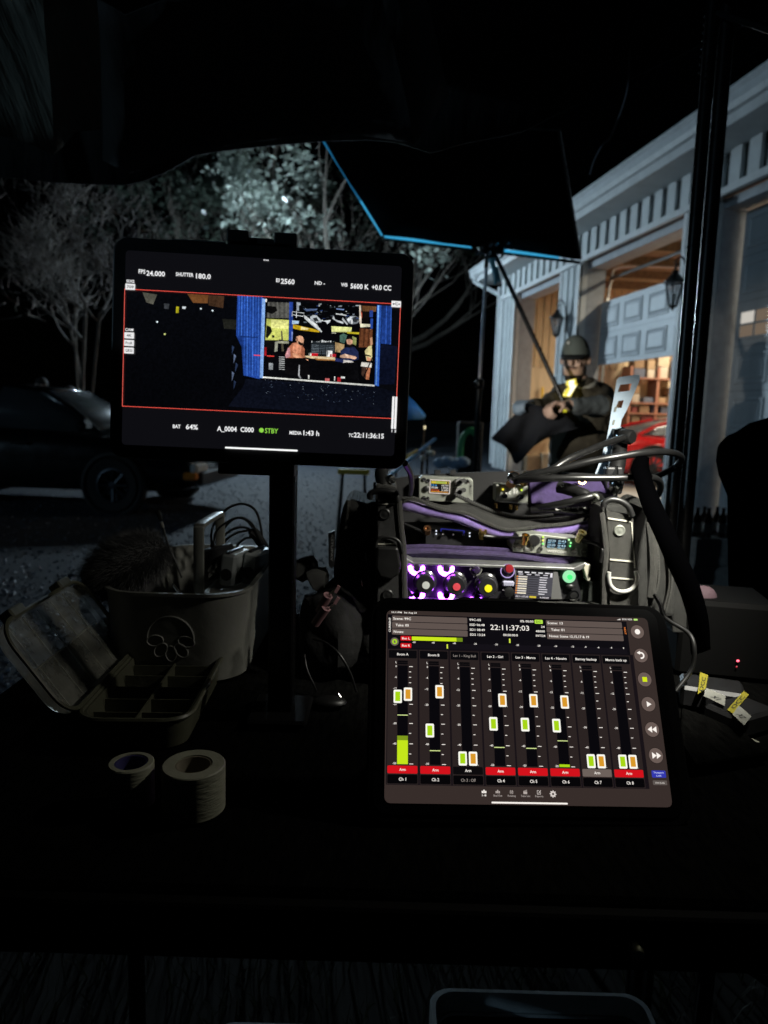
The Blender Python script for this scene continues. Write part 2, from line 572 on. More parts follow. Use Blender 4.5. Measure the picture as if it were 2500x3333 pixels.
# sectional doors
def raised(mb, s0, s1, z0, z1, d):
    a, b_, c = .0, .035, .06
    def rg(i, dd):
        return [fp(s0 + i, dd, z0 + i), fp(s1 - i, dd, z0 + i), fp(s1 - i, dd, z1 - i), fp(s0 + i, dd, z1 - i)]
    mb.loft([rg(0, d), rg(.012, d - .016), rg(.03, d - .016), rg(.045, d - .004), rg(.085, d - .020)], caps=True)
def door(s0, s1, zb, nsec, dd, win_row=None, name='garage_door', h=.532, ncol=4):
    fr = MB()
    fbox(fr, s0 + .01, s1 - .01, dd, dd + .05, zb, zb + nsec * h)
    d_ = fr.build(name, m_door, garage)
    for i in range(nsec):
        z0 = zb + i * h
        fbox(MB(), s0 + .01, s1 - .01, dd - .003, dd + .002, z0 - .004, z0 + .004).build('section_seam', m_jamb, d_)
        wd = (s1 - s0) / ncol
        for j in range(ncol):
            a0 = s0 + j * wd + .09; a1 = s0 + (j + 1) * wd - .09
            if win_row == i:
                f = MB()
                z0w, z1w = z0 + .11, z0 + h - .13
                for (q0, q1, y0, y1) in ((a0, a1, z0w - .03, z0w), (a0, a1, z1w, z1w + .03), (a0, a0 + .03, z0w, z1w), (a1 - .03, a1, z0w, z1w),
                                         ((a0 + a1) / 2 - .012, (a0 + a1) / 2 + .012, z0w, z1w), (a0, a1, (z0w + z1w) / 2 - .012, (z0w + z1w) / 2 + .012)):
                    fbox(f, q0, q1, dd - .02, dd - .001, y0, y1)
                f.build('window_frame', m_door, d_)
                for (q0, q1) in ((a0 + .03, (a0 + a1) / 2 - .012), ((a0 + a1) / 2 + .012, a1 - .03)):
                    for (y0, y1) in ((z0w, (z0w + z1w) / 2 - .012), ((z0w + z1w) / 2 + .012, z1w)):
                        wm = emis('lit_window_%d' % (1 if y0 > z0w and q0 > a0 + .1 else 0), '#d8d2c8' if (y0 > z0w and q0 > a0 + .1) else '#7a6a5a', .8)
                        fbox(MB(), q0, q1, dd - .008, dd - .004, y0, y1).build('pane', wm, d_)
            else:
                p = MB(); raised(p, a0, a1, z0 + .08, z0 + h - .08, dd)
                p.build('panel', m_door, d_)
    return d_
door(8.90, 11.95, 2.16, 2, .36)
for s_ in (8.93, 11.92):
    tr = MB()
    fbox(tr, s_ - .02, s_ + .02, .43, .47, .02, 3.3)
    tr.tube(bez([fp(s_, .45, 3.25), fp(s_, .5, 3.6), fp(s_, .8, 3.85), fp(s_, 3.2, 3.9)], 6), .02, 6)
    tr.build('door_track', M('galvanised', (.4, .4, .4), .4, 1.0), garage)
sp = MB().tube([fp(8.95, .47, 3.62), fp(11.9, .47, 3.62)], .03, 8)
sp.build('torsion_bar', M('dark_steel', (.10, .10, .10), .45, .8), garage)
door(5.15, 8.20, .03, 7, .36, win_row=4)
# shop lights inside the garage
for i, (s_, d_) in enumerate(((14.6, 4.4), (13.0, 5.6), (9.3, 1.2), (7.0, 4.0))):
    t = thing('shop_light', 'warm shop light tube under the garage ceiling, %s' % ('far bay', 'above the red car', 'middle bay', 'near bay')[i], 'shop light', fp(s_, d_, 4.0), 'shop lights under the garage ceiling')
    fbox(MB(), s_ - .6, s_ + .6, d_ - .06, d_ + .06, 4.06, 4.115).build('housing', m_metal, t)
    MB().tube([fp(s_ - .57, d_, 4.04), fp(s_ + .57, d_, 4.04)], .016, 8).build('tube', emis('warm_tube', '#ffd9a0', 4), t)
    ld = bpy.data.lights.new('shop_light_glow', 'AREA')
    ld.shape = 'RECTANGLE'; ld.size = .12; ld.size_y = 1.1
    ld.energy = (260, 240, 120, 10)[i]; ld.color = (1.0, .87, .66)
    lo = bpy.data.objects.new('shop_light_glow', ld); col.objects.link(lo)
    lo.location = fp(s_, d_, 4.015) ; lo.rotation_euler = (0, 0, math.radians(9))
    attach(lo, t)

# ---- wall lanterns
m_iron = M('black_iron', (.012, .013, .014), .45, .3, var=.2)
m_glass = M('lantern_glass', (.75, .8, .85), .08, trans=.9, spec=.5, alpha=.55)
def lantern(px, py, label):
    c = PP(px, py, fp(0, -.22, 0), FN)
    t = thing('wall_lantern', label, 'wall lamp', c, 'lanterns on the garage piers')
    b = MB()
    for k in range(6):
        a = k * math.pi / 3
        dx, dy = math.cos(a), math.sin(a)
        b.tube([c + V((dx * .055, dy * .055, -.20)), c + V((dx * .115, dy * .115, .08))], .008, 5)
    b.lathe([(.0, -.27), (.012, -.25), (.02, -.235), (.06, -.21), (.06, -.195), (.0, -.195)], c, n=12)
    b.lathe([(.135, .075), (.135, .095), (.10, .12), (.07, .165), (.035, .20), (.05, .215), (.03, .235), (.012, .25), (.018, .27), (.0, .30)], c, n=12)
    b.build('cage', m_iron, t, smooth=True)
    g_ = MB()
    for k in range(6):
        a0, a1 = k * math.pi / 3, (k + 1) * math.pi / 3
        q = [c + V((math.cos(a) * r, math.sin(a) * r, z)) for a, r, z in ((a0, .052, -.195), (a1, .052, -.195), (a1, .11, .075), (a0, .11, .075))]
        p = MB().add(q, [(0, 1, 2, 3)]); p.build('pane', m_glass, t, recalc=False)
    ar = MB()
    w0 = c + FN * .19
    ar.tube(bez([w0 + V((0, 0, -.05)), w0 + V((0, 0, .28)) - FN * .05, c + FN * .07 + V((0, 0, .40)), c + V((0, 0, .36)), c + V((0, 0, .29)), c + FN * .04 + V((0, 0, .33))], 6), .011, 6)
    ar.build('scroll_arm', m_iron, t, smooth=True)
    fbox(MB(), (c - FN * 0).dot(FU) - .05, (c).dot(FU) + .05, -.052, -.036, c.z - .16, c.z + .16).build('back_plate', m_iron, t)
    cd_ = MB().lathe([(.0, -.19), (.018, -.185), (.018, -.06), (.0, -.05)], c, n=8)
    cd_.build('candle_tube', M('candle_white', (.7, .7, .66), .5), t)
    return t
lantern(2194, 942, 'black cage wall lantern beside the half-open garage door')
lantern(1812, 1052, 'black cage wall lantern above the capped man by the far open bay')

# ---- things stored in the garage
CARD = [M('cardboard_%d' % i, c, .75, var=.15, vscale=12) for i, c in enumerate(((.20, .125, .065), (.25, .17, .095), (.15, .10, .055), (.28, .22, .15), (.15, .03, .025), (.06, .07, .10), (.32, .28, .22)))]
shelf_s = 15.75
m_shelf = M('shelf_wood', (.24, .10, .06), .6, var=.25, stretch=(1, 1, 5))
def gpx(px, py, s):
    """point where the pixel ray meets the plane s = const inside the garage -> (d, z)"""
    q = PP(px, py, FU * s, FU)
    return q.dot(FN) - FD, q.z
sh = thing('storage_shelf', 'brown wooden storage shelf behind the red car', 'shelf', fp(shelf_s, 4, 0))
d0 = gpx(2035, 1300, shelf_s)[0]; d1 = gpx(2260, 1300, shelf_s)[0]
levels = [gpx(2120, y, shelf_s)[1] for y in (1232, 1312, 1345, 1395, 1450)]
for d_ in (d0, (d0 + d1) / 2 - .2, d1):
    p = MB(); fbox(p, shelf_s - .22, shelf_s + .22, d_ - .03, d_ + .03, .02, levels[0] + .25); p.build('upright', m_shelf, sh)
for z in levels:
    p = MB(); fbox(p, shelf_s - .24, shelf_s + .24, d0 - .028, d1 + .028, z - .03, z); p.build('shelf_board', m_shelf, sh)
rb = random.Random(5)
names = ['tan', 'brown', 'kraft', 'cream', 'dark red', 'blue-grey', 'off-white']
bi = 0
for li, z in enumerate(levels[:4]):
    d_ = d0 + .06
    top = levels[li - 1] if li else z + 1.1
    col_n = 0
    while d_ < d1 - .2:
        wd = rb.uniform(.16, .38)
        zz = z
        nst = rb.choice((1, 2)) if li else rb.choice((2, 3, 3))
        for q in range(nst):
            hh = rb.uniform(.10, .2) if li else rb.uniform(.16, .28)
            if zz + hh > top - .05: break
            ci = rb.choice((0, 1, 2, 3, 6, 0, 1, 4, 5)); e = rb.uniform(0, .05)
            bi += 1
            t = MB(); cc = fp(shelf_s, d_ + wd / 2, zz + hh / 2 + .002)
            t.box(cc, (wd - .02 - e, .36, hh - .004), Matrix.Rotation(math.radians(9) + rb.uniform(-.12, .12), 3, 'Z'), bev=.006)
            o = t.build('storage_box', CARD[ci])
            tag(o, '%s box, %s shelf behind the red car, %s column, %s' % (names[ci], ('top', 'second', 'third', 'lowest')[li], ('first', 'second', 'third', 'fourth', 'fifth', 'sixth', 'seventh', 'eighth', 'ninth', 'tenth', 'eleventh')[col_n], ('pile bottom', 'second up', 'third up')[q]), 'box', 'boxes on the garage shelf')
            zz += hh + .004
        d_ += wd + .02; col_n += 1
# workbench with tools against the far wall seen through the far bay
wbn = thing('workbench', 'wooden workbench in the far open garage bay', 'workbench', fp(15.6, 1.6, 0))
bd0 = gpx(1690, 1400, 15.7)[0]; bd1 = gpx(1860, 1400, 15.7)[0]; bz = gpx(1760, 1395, 15.7)[1]
fbox(MB(), 15.35, 16.05, bd0, bd1, bz - .05, bz).build('bench_top', m_slat, wbn)
for d_ in (bd0 + .06, bd1 - .06):
    for s_ in (15.42, 15.98):
        fbox(MB(), s_ - .035, s_ + .035, d_ - .035, d_ + .035, .02, bz - .05).build('leg', m_slat, wbn)
fbox(MB(), 15.4, 16.0, bd0 + .1, bd1 - .1, .32, .36).build('lower_shelf', m_slat, wbn)
for i, (px, hh, ww, c, nm) in enumerate(((1722, .16, .16, 6, 'off-white'), (1742, .26, .10, 4, 'dark red'), (1766, .32, .13, 5, 'blue-grey'), (1792, .30, .08, 0, 'tan'), (1815, .24, .2, 2, 'brown'))):
    d_, z = gpx(px, 1390, 15.7)
    o = MB().box(fp(15.7, d_, bz + hh / 2 + .002), (ww, .2, hh), Matrix.Rotation(.16 + i * .1, 3, 'Z'), bev=.008).build('tool_case', CARD[c])
    tag(o, '%s case standing on the workbench in the far bay' % nm, 'case', 'cases on the workbench')
for i, (px, hh) in enumerate(((1735, .34), (1785, .40), (1820, .28))):
    d_, z = gpx(px, 1480, 15.3)
    o = MB().box(fp(15.3 - i * .1, d_, .024 + hh / 2), (.42, .35, hh), Matrix.Rotation(.2 - i * .2, 3, 'Z'), bev=.01).build('floor_box', CARD[(2, 3, 0)[i]])
    tag(o, '%s carton on the garage floor under the workbench' % ('brown', 'cream', 'tan')[i], 'box', 'cartons on the garage floor')
# yellow level hanging
o = MB().box(fp(16.2, gpx(1765, 1290, 16.2)[0], gpx(1765, 1290, 16.2)[1]), (.05, .03, .42), Matrix.Rotation(.15, 3, 'Z'), bev=.004).build('spirit_level', M('yellow_tool', (.75, .5, .04), .4))
tag(o, 'yellow spirit level on the plywood wall of the far bay', 'level')

# ---- cars
m_tyre = M('tyre_rubber', (.012, .012, .012), .8, bump=.3, bscale=200)
m_rim = M('alloy_rim', (.05, .055, .065), .4, .9)
m_carglass = M('car_glass', (.12, .15, .17), .2, trans=.6, spec=.6, alpha=.8)
def ring_at(x, zb, zt, hw, hwt, n=5):
    """half cross-section of a car body at x, mirrored to a closed ring"""
    right = [(hw * .80, zb), (hw * .97, zb + .08), (hw, zb + .42 * (zt - zb)), (hw * .985, zb + .75 * (zt - zb)), (hwt * .94, zt - .03), (hwt * .6, zt + .012), (0, zt + .02)]
    return [V((x, y, z)) for y, z in right] + [V((x, -y, z)) for y, z in right[-2::-1]]
def make_car(root, paint, st, gh, wheels, wr, lamp_c, mtx, taillamp=True, hubs=8):
    """st: body stations (x, bottom, top, halfwidth); gh: glasshouse stations (x, z_base, z_top, hw_base, hw_top)"""
    tr_ = lambda mb: setattr(mb, 'v', [tuple(mtx @ V(p)) for p in mb.v])
    b = MB(); b.loft([ring_at(x, zb, zt, hw, hw) for x, zb, zt, hw in st]); tr_(b)
    body = b.build('body', paint, root, smooth=True)
    md = body.modifiers.new('s', 'SUBSURF'); md.levels = 1; md.render_levels = 1
    g_ = MB(); rings = []
    for x, z0, z1, h0, h1 in gh:
        rings.append([V((x, h0, z0)), V((x, h1 + .3 * (h0 - h1), z0 + .72 * (z1 - z0))), V((x, h1 * .88, z1 - .01)), V((x, 0, z1 + .015)), V((x, -h1 * .88, z1 - .01)), V((x, -(h1 + .3 * (h0 - h1)), z0 + .72 * (z1 - z0))), V((x, -h0, z0))])
    g_.loft(rings, close=False, caps=False); tr_(g_)
    g_.build('windows', m_carglass, root, smooth=True, solid=.006)
    rf_ = MB()
    mid = rings[1:-1]
    rr = [[r[2] + V((0, .02, .008)), r[3] + V((0, 0, .01)), r[4] + V((0, -.02, .008))] for r in mid]
    rf_.loft(rr, close=False, caps=False); tr_(rf_)
    rf_.build('roof', paint, root, smooth=True, solid=.02)
    for sd in (0, 1):
        for k in range(0, len(rings) - 1):
            pass
        for (ra, rb_) in ((0, 1), (len(rings) - 1, len(rings) - 2)):
            i = 0 if sd == 0 else -1
            j = 2 if sd == 0 else -3
            pl = MB(); pl.tube([rings[ra][i], (rings[ra][i] + rings[rb_][j]) / 2 + V((0, 0, .05)), rings[rb_][j]], .035, 6); tr_(pl)
            pl.build('roof_pillar', paint, root, smooth=True)
        k = len(rings) // 2
        i = 0 if sd == 0 else -1; j = 1 if sd == 0 else -2; l = 2 if sd == 0 else -3
        pl = MB(); pl.tube([rings[k][i], rings[k][j], rings[k][l]], .04, 6); tr_(pl)
        pl.build('roof_pillar', paint, root, smooth=True)
    for x in wheels:
        for sy in (1, -1):
            hw = max(h for _, _, _, h in st) - .10
            c = V((x, sy * hw, wr))
            wl = MB(); wl.lathe([(wr * .62, -.09), (wr * .9, -.105), (wr, -.07), (wr, .07), (wr * .9, .105), (wr * .62, .09)], c, (0, 1, 0), 28, closed=True); tr_(wl)
            wo = wl.build('wheel', m_tyre, root, smooth=True)
            ri = MB(); ri.lathe([(wr * .63, -.085), (wr * .63, .085), (wr * .55, .09), (wr * .52, .03), (wr * .1, .03), (0.0, .03)], c, (0, sy, 0), 28)
            for k in range(hubs):
                a = 2 * math.pi * k / hubs
                e1 = V((math.cos(a), 0, math.sin(a)))
                ri.tube([c + e1 * wr * .1 + V((0, sy * .07, 0)), c + e1 * wr * .57 + V((0, sy * .08, 0))], wr * .06, 5)
            ri.lathe([(wr * .14, .03), (wr * .14, .085), (0, .09)], c, (0, sy, 0), 12)
            tr_(ri); ri.build('rim', m_rim, wo, smooth=True)
            ar = MB(); ar.lathe([(wr * .95, -.06), (wr * 1.16, -.02), (wr * 1.16, .098), (wr * 1.06, .108), (wr * .98, .09)], c, (0, sy, 0), 28, closed=True); tr_(ar)
            ar.build('wheel_arch', M('arch_black', (.01, .01, .01), .7), root, smooth=True)
    x0, zb0, zt0, hw0 = st[1]
    xe, zbe, zte, hwe = st[-2]
    for sy in (1, -1):
        l = MB(); l.box((xe + .05, sy * (hwe - .22), zte - .17), (.10, .36, .13), bev=.03); tr_(l); l.build('headlight', M('lamp_glass', (.6, .62, .62), .1, spec=.8), root)
        l = MB(); l.box((xe + .02, sy * (hwe - .04), zte - .25), (.16, .10, .09), bev=.02); tr_(l); l.build('turn_signal', lamp_c, root)
        l = MB(); l.box((x0 - .05, sy * (hw0 - .2), zt0 - .18), (.10, .34, .12), bev=.03); tr_(l); l.build('tail_light', M('red_lens', (.35, .01, .01), .15), root)
        mi = MB(); mi.box((gh[-1][0] - .12, sy * (gh[-1][3] + .12), gh[-1][1] + .08), (.12, .2, .13), bev=.04); tr_(mi); mi.build('wing_mirror', paint, root)
        for dx in (.25, -.75):
            hd = MB(); hd.box((dx, sy * (max(h for _, _, _, h in st) + .004), .78), (.2, .03, .035), bev=.01); tr_(hd); hd.build('door_handle', paint, root)
    bp = MB(); bp.box((xe + .09, 0, .42), (.08, 1.3, .16), bev=.02); tr_(bp); bp.build('grille', M('grille_black', (.01, .01, .012), .4), root)
sed_st = [(-2.32, .42, .80, .62), (-2.27, .30, .95, .76), (-1.9, .22, 1.0, .86), (-1.2, .20, .98, .90), (0, .19, .95, .91), (.9, .20, .93, .90), (1.35, .20, .90, .89), (1.9, .22, .80, .85), (2.2, .26, .70, .76), (2.28, .36, .60, .66)]
sed_gh = [(-1.75, .985, 1.06, .72, .62), (-.95, .96, 1.36, .80, .66), (-.2, .94, 1.43, .82, .66), (.35, .93, 1.38, .82, .65), (1.15, .91, .97, .76, .66)]
m_sedan = M('dark_car_paint', (.005, .007, .009), .22, .3, coat=.8, var=.1)
cx_ = P(712, 1550, 8.7).x - 2.3
car = thing('parked_car', 'dark saloon car parked on the gravel behind the camera monitor', 'car', (cx_, 9.1, 0))
make_car(car, m_sedan, sed_st, sed_gh, (-1.38, 1.36), .325, M('amber_lens', (.65, .22, .03), .2), Matrix.Translation((cx_, 9.1, 0)) @ Matrix.Rotation(math.radians(-7), 4, 'Z'))
red_st = [(-2.1, .35, .72, .66), (-2.05, .25, .86, .80), (-1.6, .20, .96, .88), (-.9, .18, .93, .90), (0, .17, .88, .90), (.8, .18, .90, .89), (1.3, .18, .92, .88), (1.8, .20, .80, .82), (2.08, .24, .62, .72), (2.14, .3, .5, .6)]
red_gh = [(-1.5, .95, 1.0, .66, .56), (-.7, .92, 1.22, .72, .56), (-.1, .90, 1.26, .74, .56), (.3, .90, 1.2, .74, .56), (1.0, .90, .95, .66, .56)]
m_red = M('red_car_paint', (.62, .008, .012), .25, .1, coat=.9, var=.1)
rc = P(2150, 1500, 13.6)
rcx = rc.x + .82
car2 = thing('sports_car', 'red sports car parked inside the open garage', 'car', (rcx, 14.0, .02))
make_car(car2, m_red, red_st, red_gh, (-1.28, 1.30), .36, M('amber_lens', (.65, .22, .03), .2), Matrix.Translation((rcx, 14.0, .02)) @ Matrix.Rotation(math.radians(6), 4, 'Z'), hubs=10)

# ---- concrete blocks with bottles by the third garage door
bc = P(2325, 1745, 5.0)
m_blk = M('concrete_block', (.33, .33, .32), .9, var=.2, vscale=20, bump=.6, bscale=90)
def block(c, rz, label):
    R_ = Matrix.Rotation(rz, 3, 'Z')
    b = MB()
    L, W_, H = .39, .19, .19
    for sx in (-1, 0, 1):
        b.box(V(c) + R_ @ V((sx * (L / 2 - .016), 0, 0)), (.032, W_, H), R_)
    for sy in (-1, 1):
        for sx in (-1, 1):
            b.box(V(c) + R_ @ V((sx * .0895, sy * (W_ / 2 - .016), 0)), (.147, .0315, H - .001), R_)
    return tag(b.build('concrete_block', m_blk), label, 'block', 'concrete blocks by the garage')
zb = bc.z - .1
block((bc.x, 5.0, max(.098, zb - .195)), .12, 'lower grey concrete block of the stack by the garage door')
bc.z = max(.098, zb - .195) + .195
block((bc.x, 5.0, bc.z), .16, 'upper grey hollow concrete block carrying dark bottles')
m_bottle = M('brown_glass', (.035, .02, .012), .06, spec=.7, coat=.6)
bt = None
for i, (px, dy) in enumerate(((2268, -.03), (2290, .04), (2305, -.04), (2332, .05), (2352, -.02), (2372, .04))):
    c = V((P(px, 1700, 5.0 + dy).x, 5.0 + dy, bc.z + .0965))
    lab = ('leftmost dark beer bottle on the concrete block', 'second dark bottle from the left on the concrete block', 'third dark bottle from the left on the concrete block', 'fourth dark bottle from the left on the concrete block', 'second dark bottle from the right on the concrete block', 'rightmost dark beer bottle on the concrete block')[i]
    t = thing('bottle', lab, 'bottle', c, 'bottles on the concrete block')
    MB().lathe([(.0, 0), (.029, .0), (.0305, .006), (.0305, .115), (.026, .14), (.014, .168), (.012, .20), (.0145, .202), (.0145, .212), (.0, .212)], c, n=16).build('glass_body', m_bottle, t, smooth=True)
    MB().lathe([(.031, .04), (.031, .10)], c, n=16).build('paper_label', M('paper_label', (.4, .4, .38), .7, var=.4, vscale=60), t, smooth=True, solid=.0006)
# ================================================================== TREES
m_bark = M('bark', (.11, .095, .08), .9, var=.4, vscale=14, bump=.6, bscale=30, stretch=(1, 1, .3))
m_twig = M('pale_twig', (.13, .11, .095), .8, var=.35, vscale=6)
def grow(tr_, p, d, L, r, depth, rnd, tips, spread=.6, nsub=3, seg=3, up=.12):
    path = [V(p)]; rs = [r]
    cur = V(p); dd = V(d).normalized()
    for i in range(seg):
        dd = (dd + V((rnd.uniform(-1, 1), rnd.uniform(-1, 1), rnd.uniform(-.6, 1))) * .22 + V((0, 0, up))).normalized()
        cur = cur + dd * (L / seg)
        path.append(cur.copy()); rs.append(r * (1 - .55 * (i + 1) / seg))
    tr_.tube(path, rs, 6 if r > .03 else 4, caps=False)
    if depth == 0:
        tips.append((cur.copy(), dd.copy())); return
    for k in range(nsub):
        q = path[-1] if k == 0 else path[rnd.randint(max(1, seg - 1), seg)]
        nd = (dd + V((rnd.uniform(-1, 1), rnd.uniform(-1, 1), rnd.uniform(-.5, .8))) * spread).normalized()
        grow(tr_, q, nd, L * rnd.uniform(.62, .85), rs[-1] * .85, depth - 1, rnd, tips, spread, nsub, seg, up)
def leaves(mb, tips, n, rad, size, rnd, clump=1.0):
    for (p, d) in tips:
        m_ = rnd.random()
        if m_ > clump: continue
        for k in range(n):
            a = V((rnd.gauss(0, 1), rnd.gauss(0, 1), rnd.gauss(0, .8))) * rad * .5
            c = p + a
            e1 = V((rnd.uniform(-1, 1), rnd.uniform(-1, 1), rnd.uniform(-.7, .5))).normalized()
            e2 = e1.orthogonal().normalized()
            e2 = (e2 + e1.cross(e2) * rnd.uniform(-1, 1)).normalized()
            s_ = size * rnd.uniform(.6, 1.25)
            mb.add([c - e1 * s_ * .5, c + e2 * s_ * .3 - e1 * .05 * s_, c + e1 * s_ * .55, c - e2 * s_ * .3 - e1 * .05 * s_], [(0, 1, 2, 3)])
def leafy(px, py_top, Y, seed, label, leafm, h0=.35, nleaf=30, depth=4, size=.13, rad=.7):
    rnd = random.Random(seed)
    top = P(px, py_top, Y); base = V((top.x, Y, 0))
    H = top.z
    t = thing('leafy_tree', label, 'tree', base, 'leafy trees behind the driveway')
    tb = MB(); tips = []
    tb.tube([base, base + V((.1, 0, H * h0 * .5)), base + V((rnd.uniform(-.3, .3), 0, H * h0))], [H * .022, H * .018, H * .015], 8)
    p0 = base + V((0, 0, H * h0))
    for k in range(6):
        a = k * 1.05 + rnd.random()
        grow(tb, base + V((0, 0, H * h0 * rnd.uniform(.55, 1))), V((math.cos(a), math.sin(a), rnd.uniform(.2, .9))), H * .25, H * .010, depth - 1, rnd, tips, .75, 3)
    grow(tb, p0, V((0, 0, 1)), H * .3, H * .013, depth - 1, rnd, tips, .65, 3)
    tb.build('trunk', m_bark, t, smooth=True, recalc=False)
    lb = MB(); leaves(lb, tips, nleaf, rad, size, rnd, .22)
    lb.build('crown', leafm, t, recalc=False)
    return t
m_leafA = M('lit_leaf', (.46, .52, .46), .25, var=.7, vscale=.6, translucent=.45, spec=.8)  # pale leaf copy: lantern light on the tree put into its colour
m_leafC = M('dim_leaf', (.09, .115, .09), .3, var=.6, vscale=.6, translucent=.4, spec=.8)  # darker leaf copy: dimmer light on these trees put into colour
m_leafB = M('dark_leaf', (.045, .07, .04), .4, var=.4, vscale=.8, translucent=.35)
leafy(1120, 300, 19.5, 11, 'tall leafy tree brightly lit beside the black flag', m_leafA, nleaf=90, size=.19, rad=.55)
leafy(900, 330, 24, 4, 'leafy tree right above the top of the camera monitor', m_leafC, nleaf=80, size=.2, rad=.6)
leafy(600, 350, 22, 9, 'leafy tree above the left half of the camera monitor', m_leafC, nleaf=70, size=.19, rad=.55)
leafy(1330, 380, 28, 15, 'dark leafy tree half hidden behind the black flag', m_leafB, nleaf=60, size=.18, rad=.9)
# bare many-stemmed shrub
rnd = random.Random(2)
sb_ = P(275, 1300, 12.5); base = V((sb_.x, 12.5, 0))
tw0 = MB()
shrub = thing('bare_shrub', 'pale bare-twigged shrub with crooked stems behind the parked car', 'shrub', base)
tb = MB(); tips = []
for (tx, ty, r) in ((215, 1000, .024), (280, 985, .03), (325, 1020, .024), (245, 960, .02)):
    q = P(tx, ty, 12.5 + rnd.uniform(-.3, .3))
    m1 = base.lerp(q, .5) + V((rnd.uniform(-.12, .12), 0, 0))
    tb.tube(bez([base + V((rnd.uniform(-.08, .08), 0, 0)), m1, q], 5), [r * 1.3] * 3 + [r] * 8, 7, caps=False)
    for k in range(5):
        q2 = m1.lerp(q, rnd.choice((.55, .75, .9, 1, 1)))
        grow(tw0, q2, V((rnd.uniform(-1.6, 1.6), rnd.uniform(-.8, .8), rnd.uniform(.1, 1.1))), rnd.uniform(.35, .8), r * .7, 3, rnd, tips, 1.25, 3, 4, up=.02)
tb.build('stems', m_bark, shrub, smooth=True, recalc=False)  # darker bark than the twigs: shade on the stems put into colour
tw0.build('branches', m_twig, shrub, smooth=True, recalc=False)
tw = MB()
for (p, d) in tips:
    for k in range(2):
        e = (d + V((rnd.uniform(-1, 1), rnd.uniform(-1, 1), rnd.uniform(-.6, .8))) * .9).normalized()
        m1 = p + e * .16 + V((0, 0, rnd.uniform(-.03, .05)))
        tw.tube(bez([p, m1, m1 + (e + V((rnd.uniform(-.8, .8), 0, rnd.uniform(-.6, .5)))) * .16], 3), [.009, .008, .007, .006, .005, .004, .003], 4, caps=False)
stuff(tw.build('twigs', m_twig, shrub, recalc=False))

# ================================================================== CANOPY over the sound desk
m_tarp = M('black_canopy_cloth', (.022, .023, .022), .75, var=.2, vscale=3, bump=.5, bscale=9, stretch=(1, .3, .3), sheen=.1)
m_tarp2 = M('grey_canopy_cloth', (.24, .24, .20), .7, var=.2, vscale=3, bump=.6, bscale=9, stretch=(3, .4, .4))
m_pole = M('black_powder_coat', (.006, .006, .0065), .28, .2, var=.2, vscale=30)
can = thing('canopy_tent', 'black pop-up canopy over the sound desk, its leg at the right', 'tent', (.2, .4, 0))
def sheet(rows, name, mat, th=.004):
    n = len(rows[0])
    b = MB(); b.loft(rows, close=False, caps=False)
    o = b.build(name, mat, can, smooth=True, solid=th)
    return o
def cloth(edge, Y, back, name, mat, sag=.0, rows=7):
    """cloth whose front hem follows traced points at depth Y(+dy), swept back over the desk to 'back' height/depth"""
    hem = [P(x, y, Y + (d[0] if d else 0)) for x, y, *d in edge]
    rr = []
    for k in range(rows):
        t = k / (rows - 1)
        rr.append([p.lerp(V((p.x * (1 - .12 * t), back[0], back[1])), t) + V((0, 0, -sag * math.sin(t * math.pi) + .012 * math.sin(i * 2.1 + k))) for i, p in enumerate(hem)])
    return sheet(rr, name, mat)
# front drape: the black hem that cuts off the trees
hem = [(-700, 470), (-300, 540), (0, 575), (150, 592), (290, 600), (400, 603), (470, 590), (540, 560), (590, 532), (640, 505), (720, 492), (800, 483), (930, 470), (1060, 460), (1200, 455), (1300, 465), (1400, 500), (1500, 470), (1700, 430), (1900, 330), (2150, 210), (2400, 90), (2700, 20), (3100, -60)]
h0 = [P(x, y, 2.0) for x, y in hem]
h1 = [p + V((0, -.03, .22)) for p in h0]
h2 = [V((p.x, 1.80, 2.28 + .02 * math.sin(i))) for i, p in enumerate(h0)]
h3 = [V((p.x * .9, .9, 2.5)) for p in h0]
h4 = [V((p.x * .9, -.4, 2.62)) for p in h0]
h5 = [V((p.x * .9, -1.7, 2.25)) for p in h0]
sheet([h0, h1, h2, h3, h4, h5], 'roof_sheet', m_tarp)
# inner panels hanging under the roof
left = [(-380, 330), (-180, 420), (0, 442), (90, 465), (170, 500), (200, 470), (250, 432), (332, 424)]
rows = []
for k in range(6):
    t = k / 5
    rows.append([P(x - 22 * t, y - 520 * t, 1.55 - .25 * t) + V((0, .010 * math.sin(i * 1.7 + k * .9), 0)) for i, (x, y) in enumerate(left)])
sheet(rows, 'side_flap', m_tarp2)
mid = [(335, 520), (420, 560), (560, 520), (760, 465), (950, 445), (1130, 438), (1290, 450), (1350, 468), (1395, 405), (1462, 302)]
rows = []
for k in range(6):
    t = k / 5
    rows.append([P(x - (110 if i > 6 else 20) * t, y - (430 if i > 7 else 520) * t, 1.75 - .3 * t) + V((0, .012 * math.sin(i * 2.3 + k), 0)) for i, (x, y) in enumerate(mid)])
sheet(rows, 'inner_panel', m_tarp)
# added unseen sheets left of the desk that block and shape the sunlight
MB().prism([V((-1.02, 1.3, .72)), V((-1.02, -1.9, .72)), V((-1.02, -1.9, 1.50)), V((-1.02, 1.3, 1.50))], (-.006, 0, 0)).build('shade_wall', m_tarp, can)
MB().prism([V((-1.02, 1.3, .03)), V((-1.02, -1.9, .03)), V((-1.02, -1.9, .46)), V((-1.02, 1.3, .46))], (-.006, 0, 0)).build('shade_skirt', m_tarp, can)
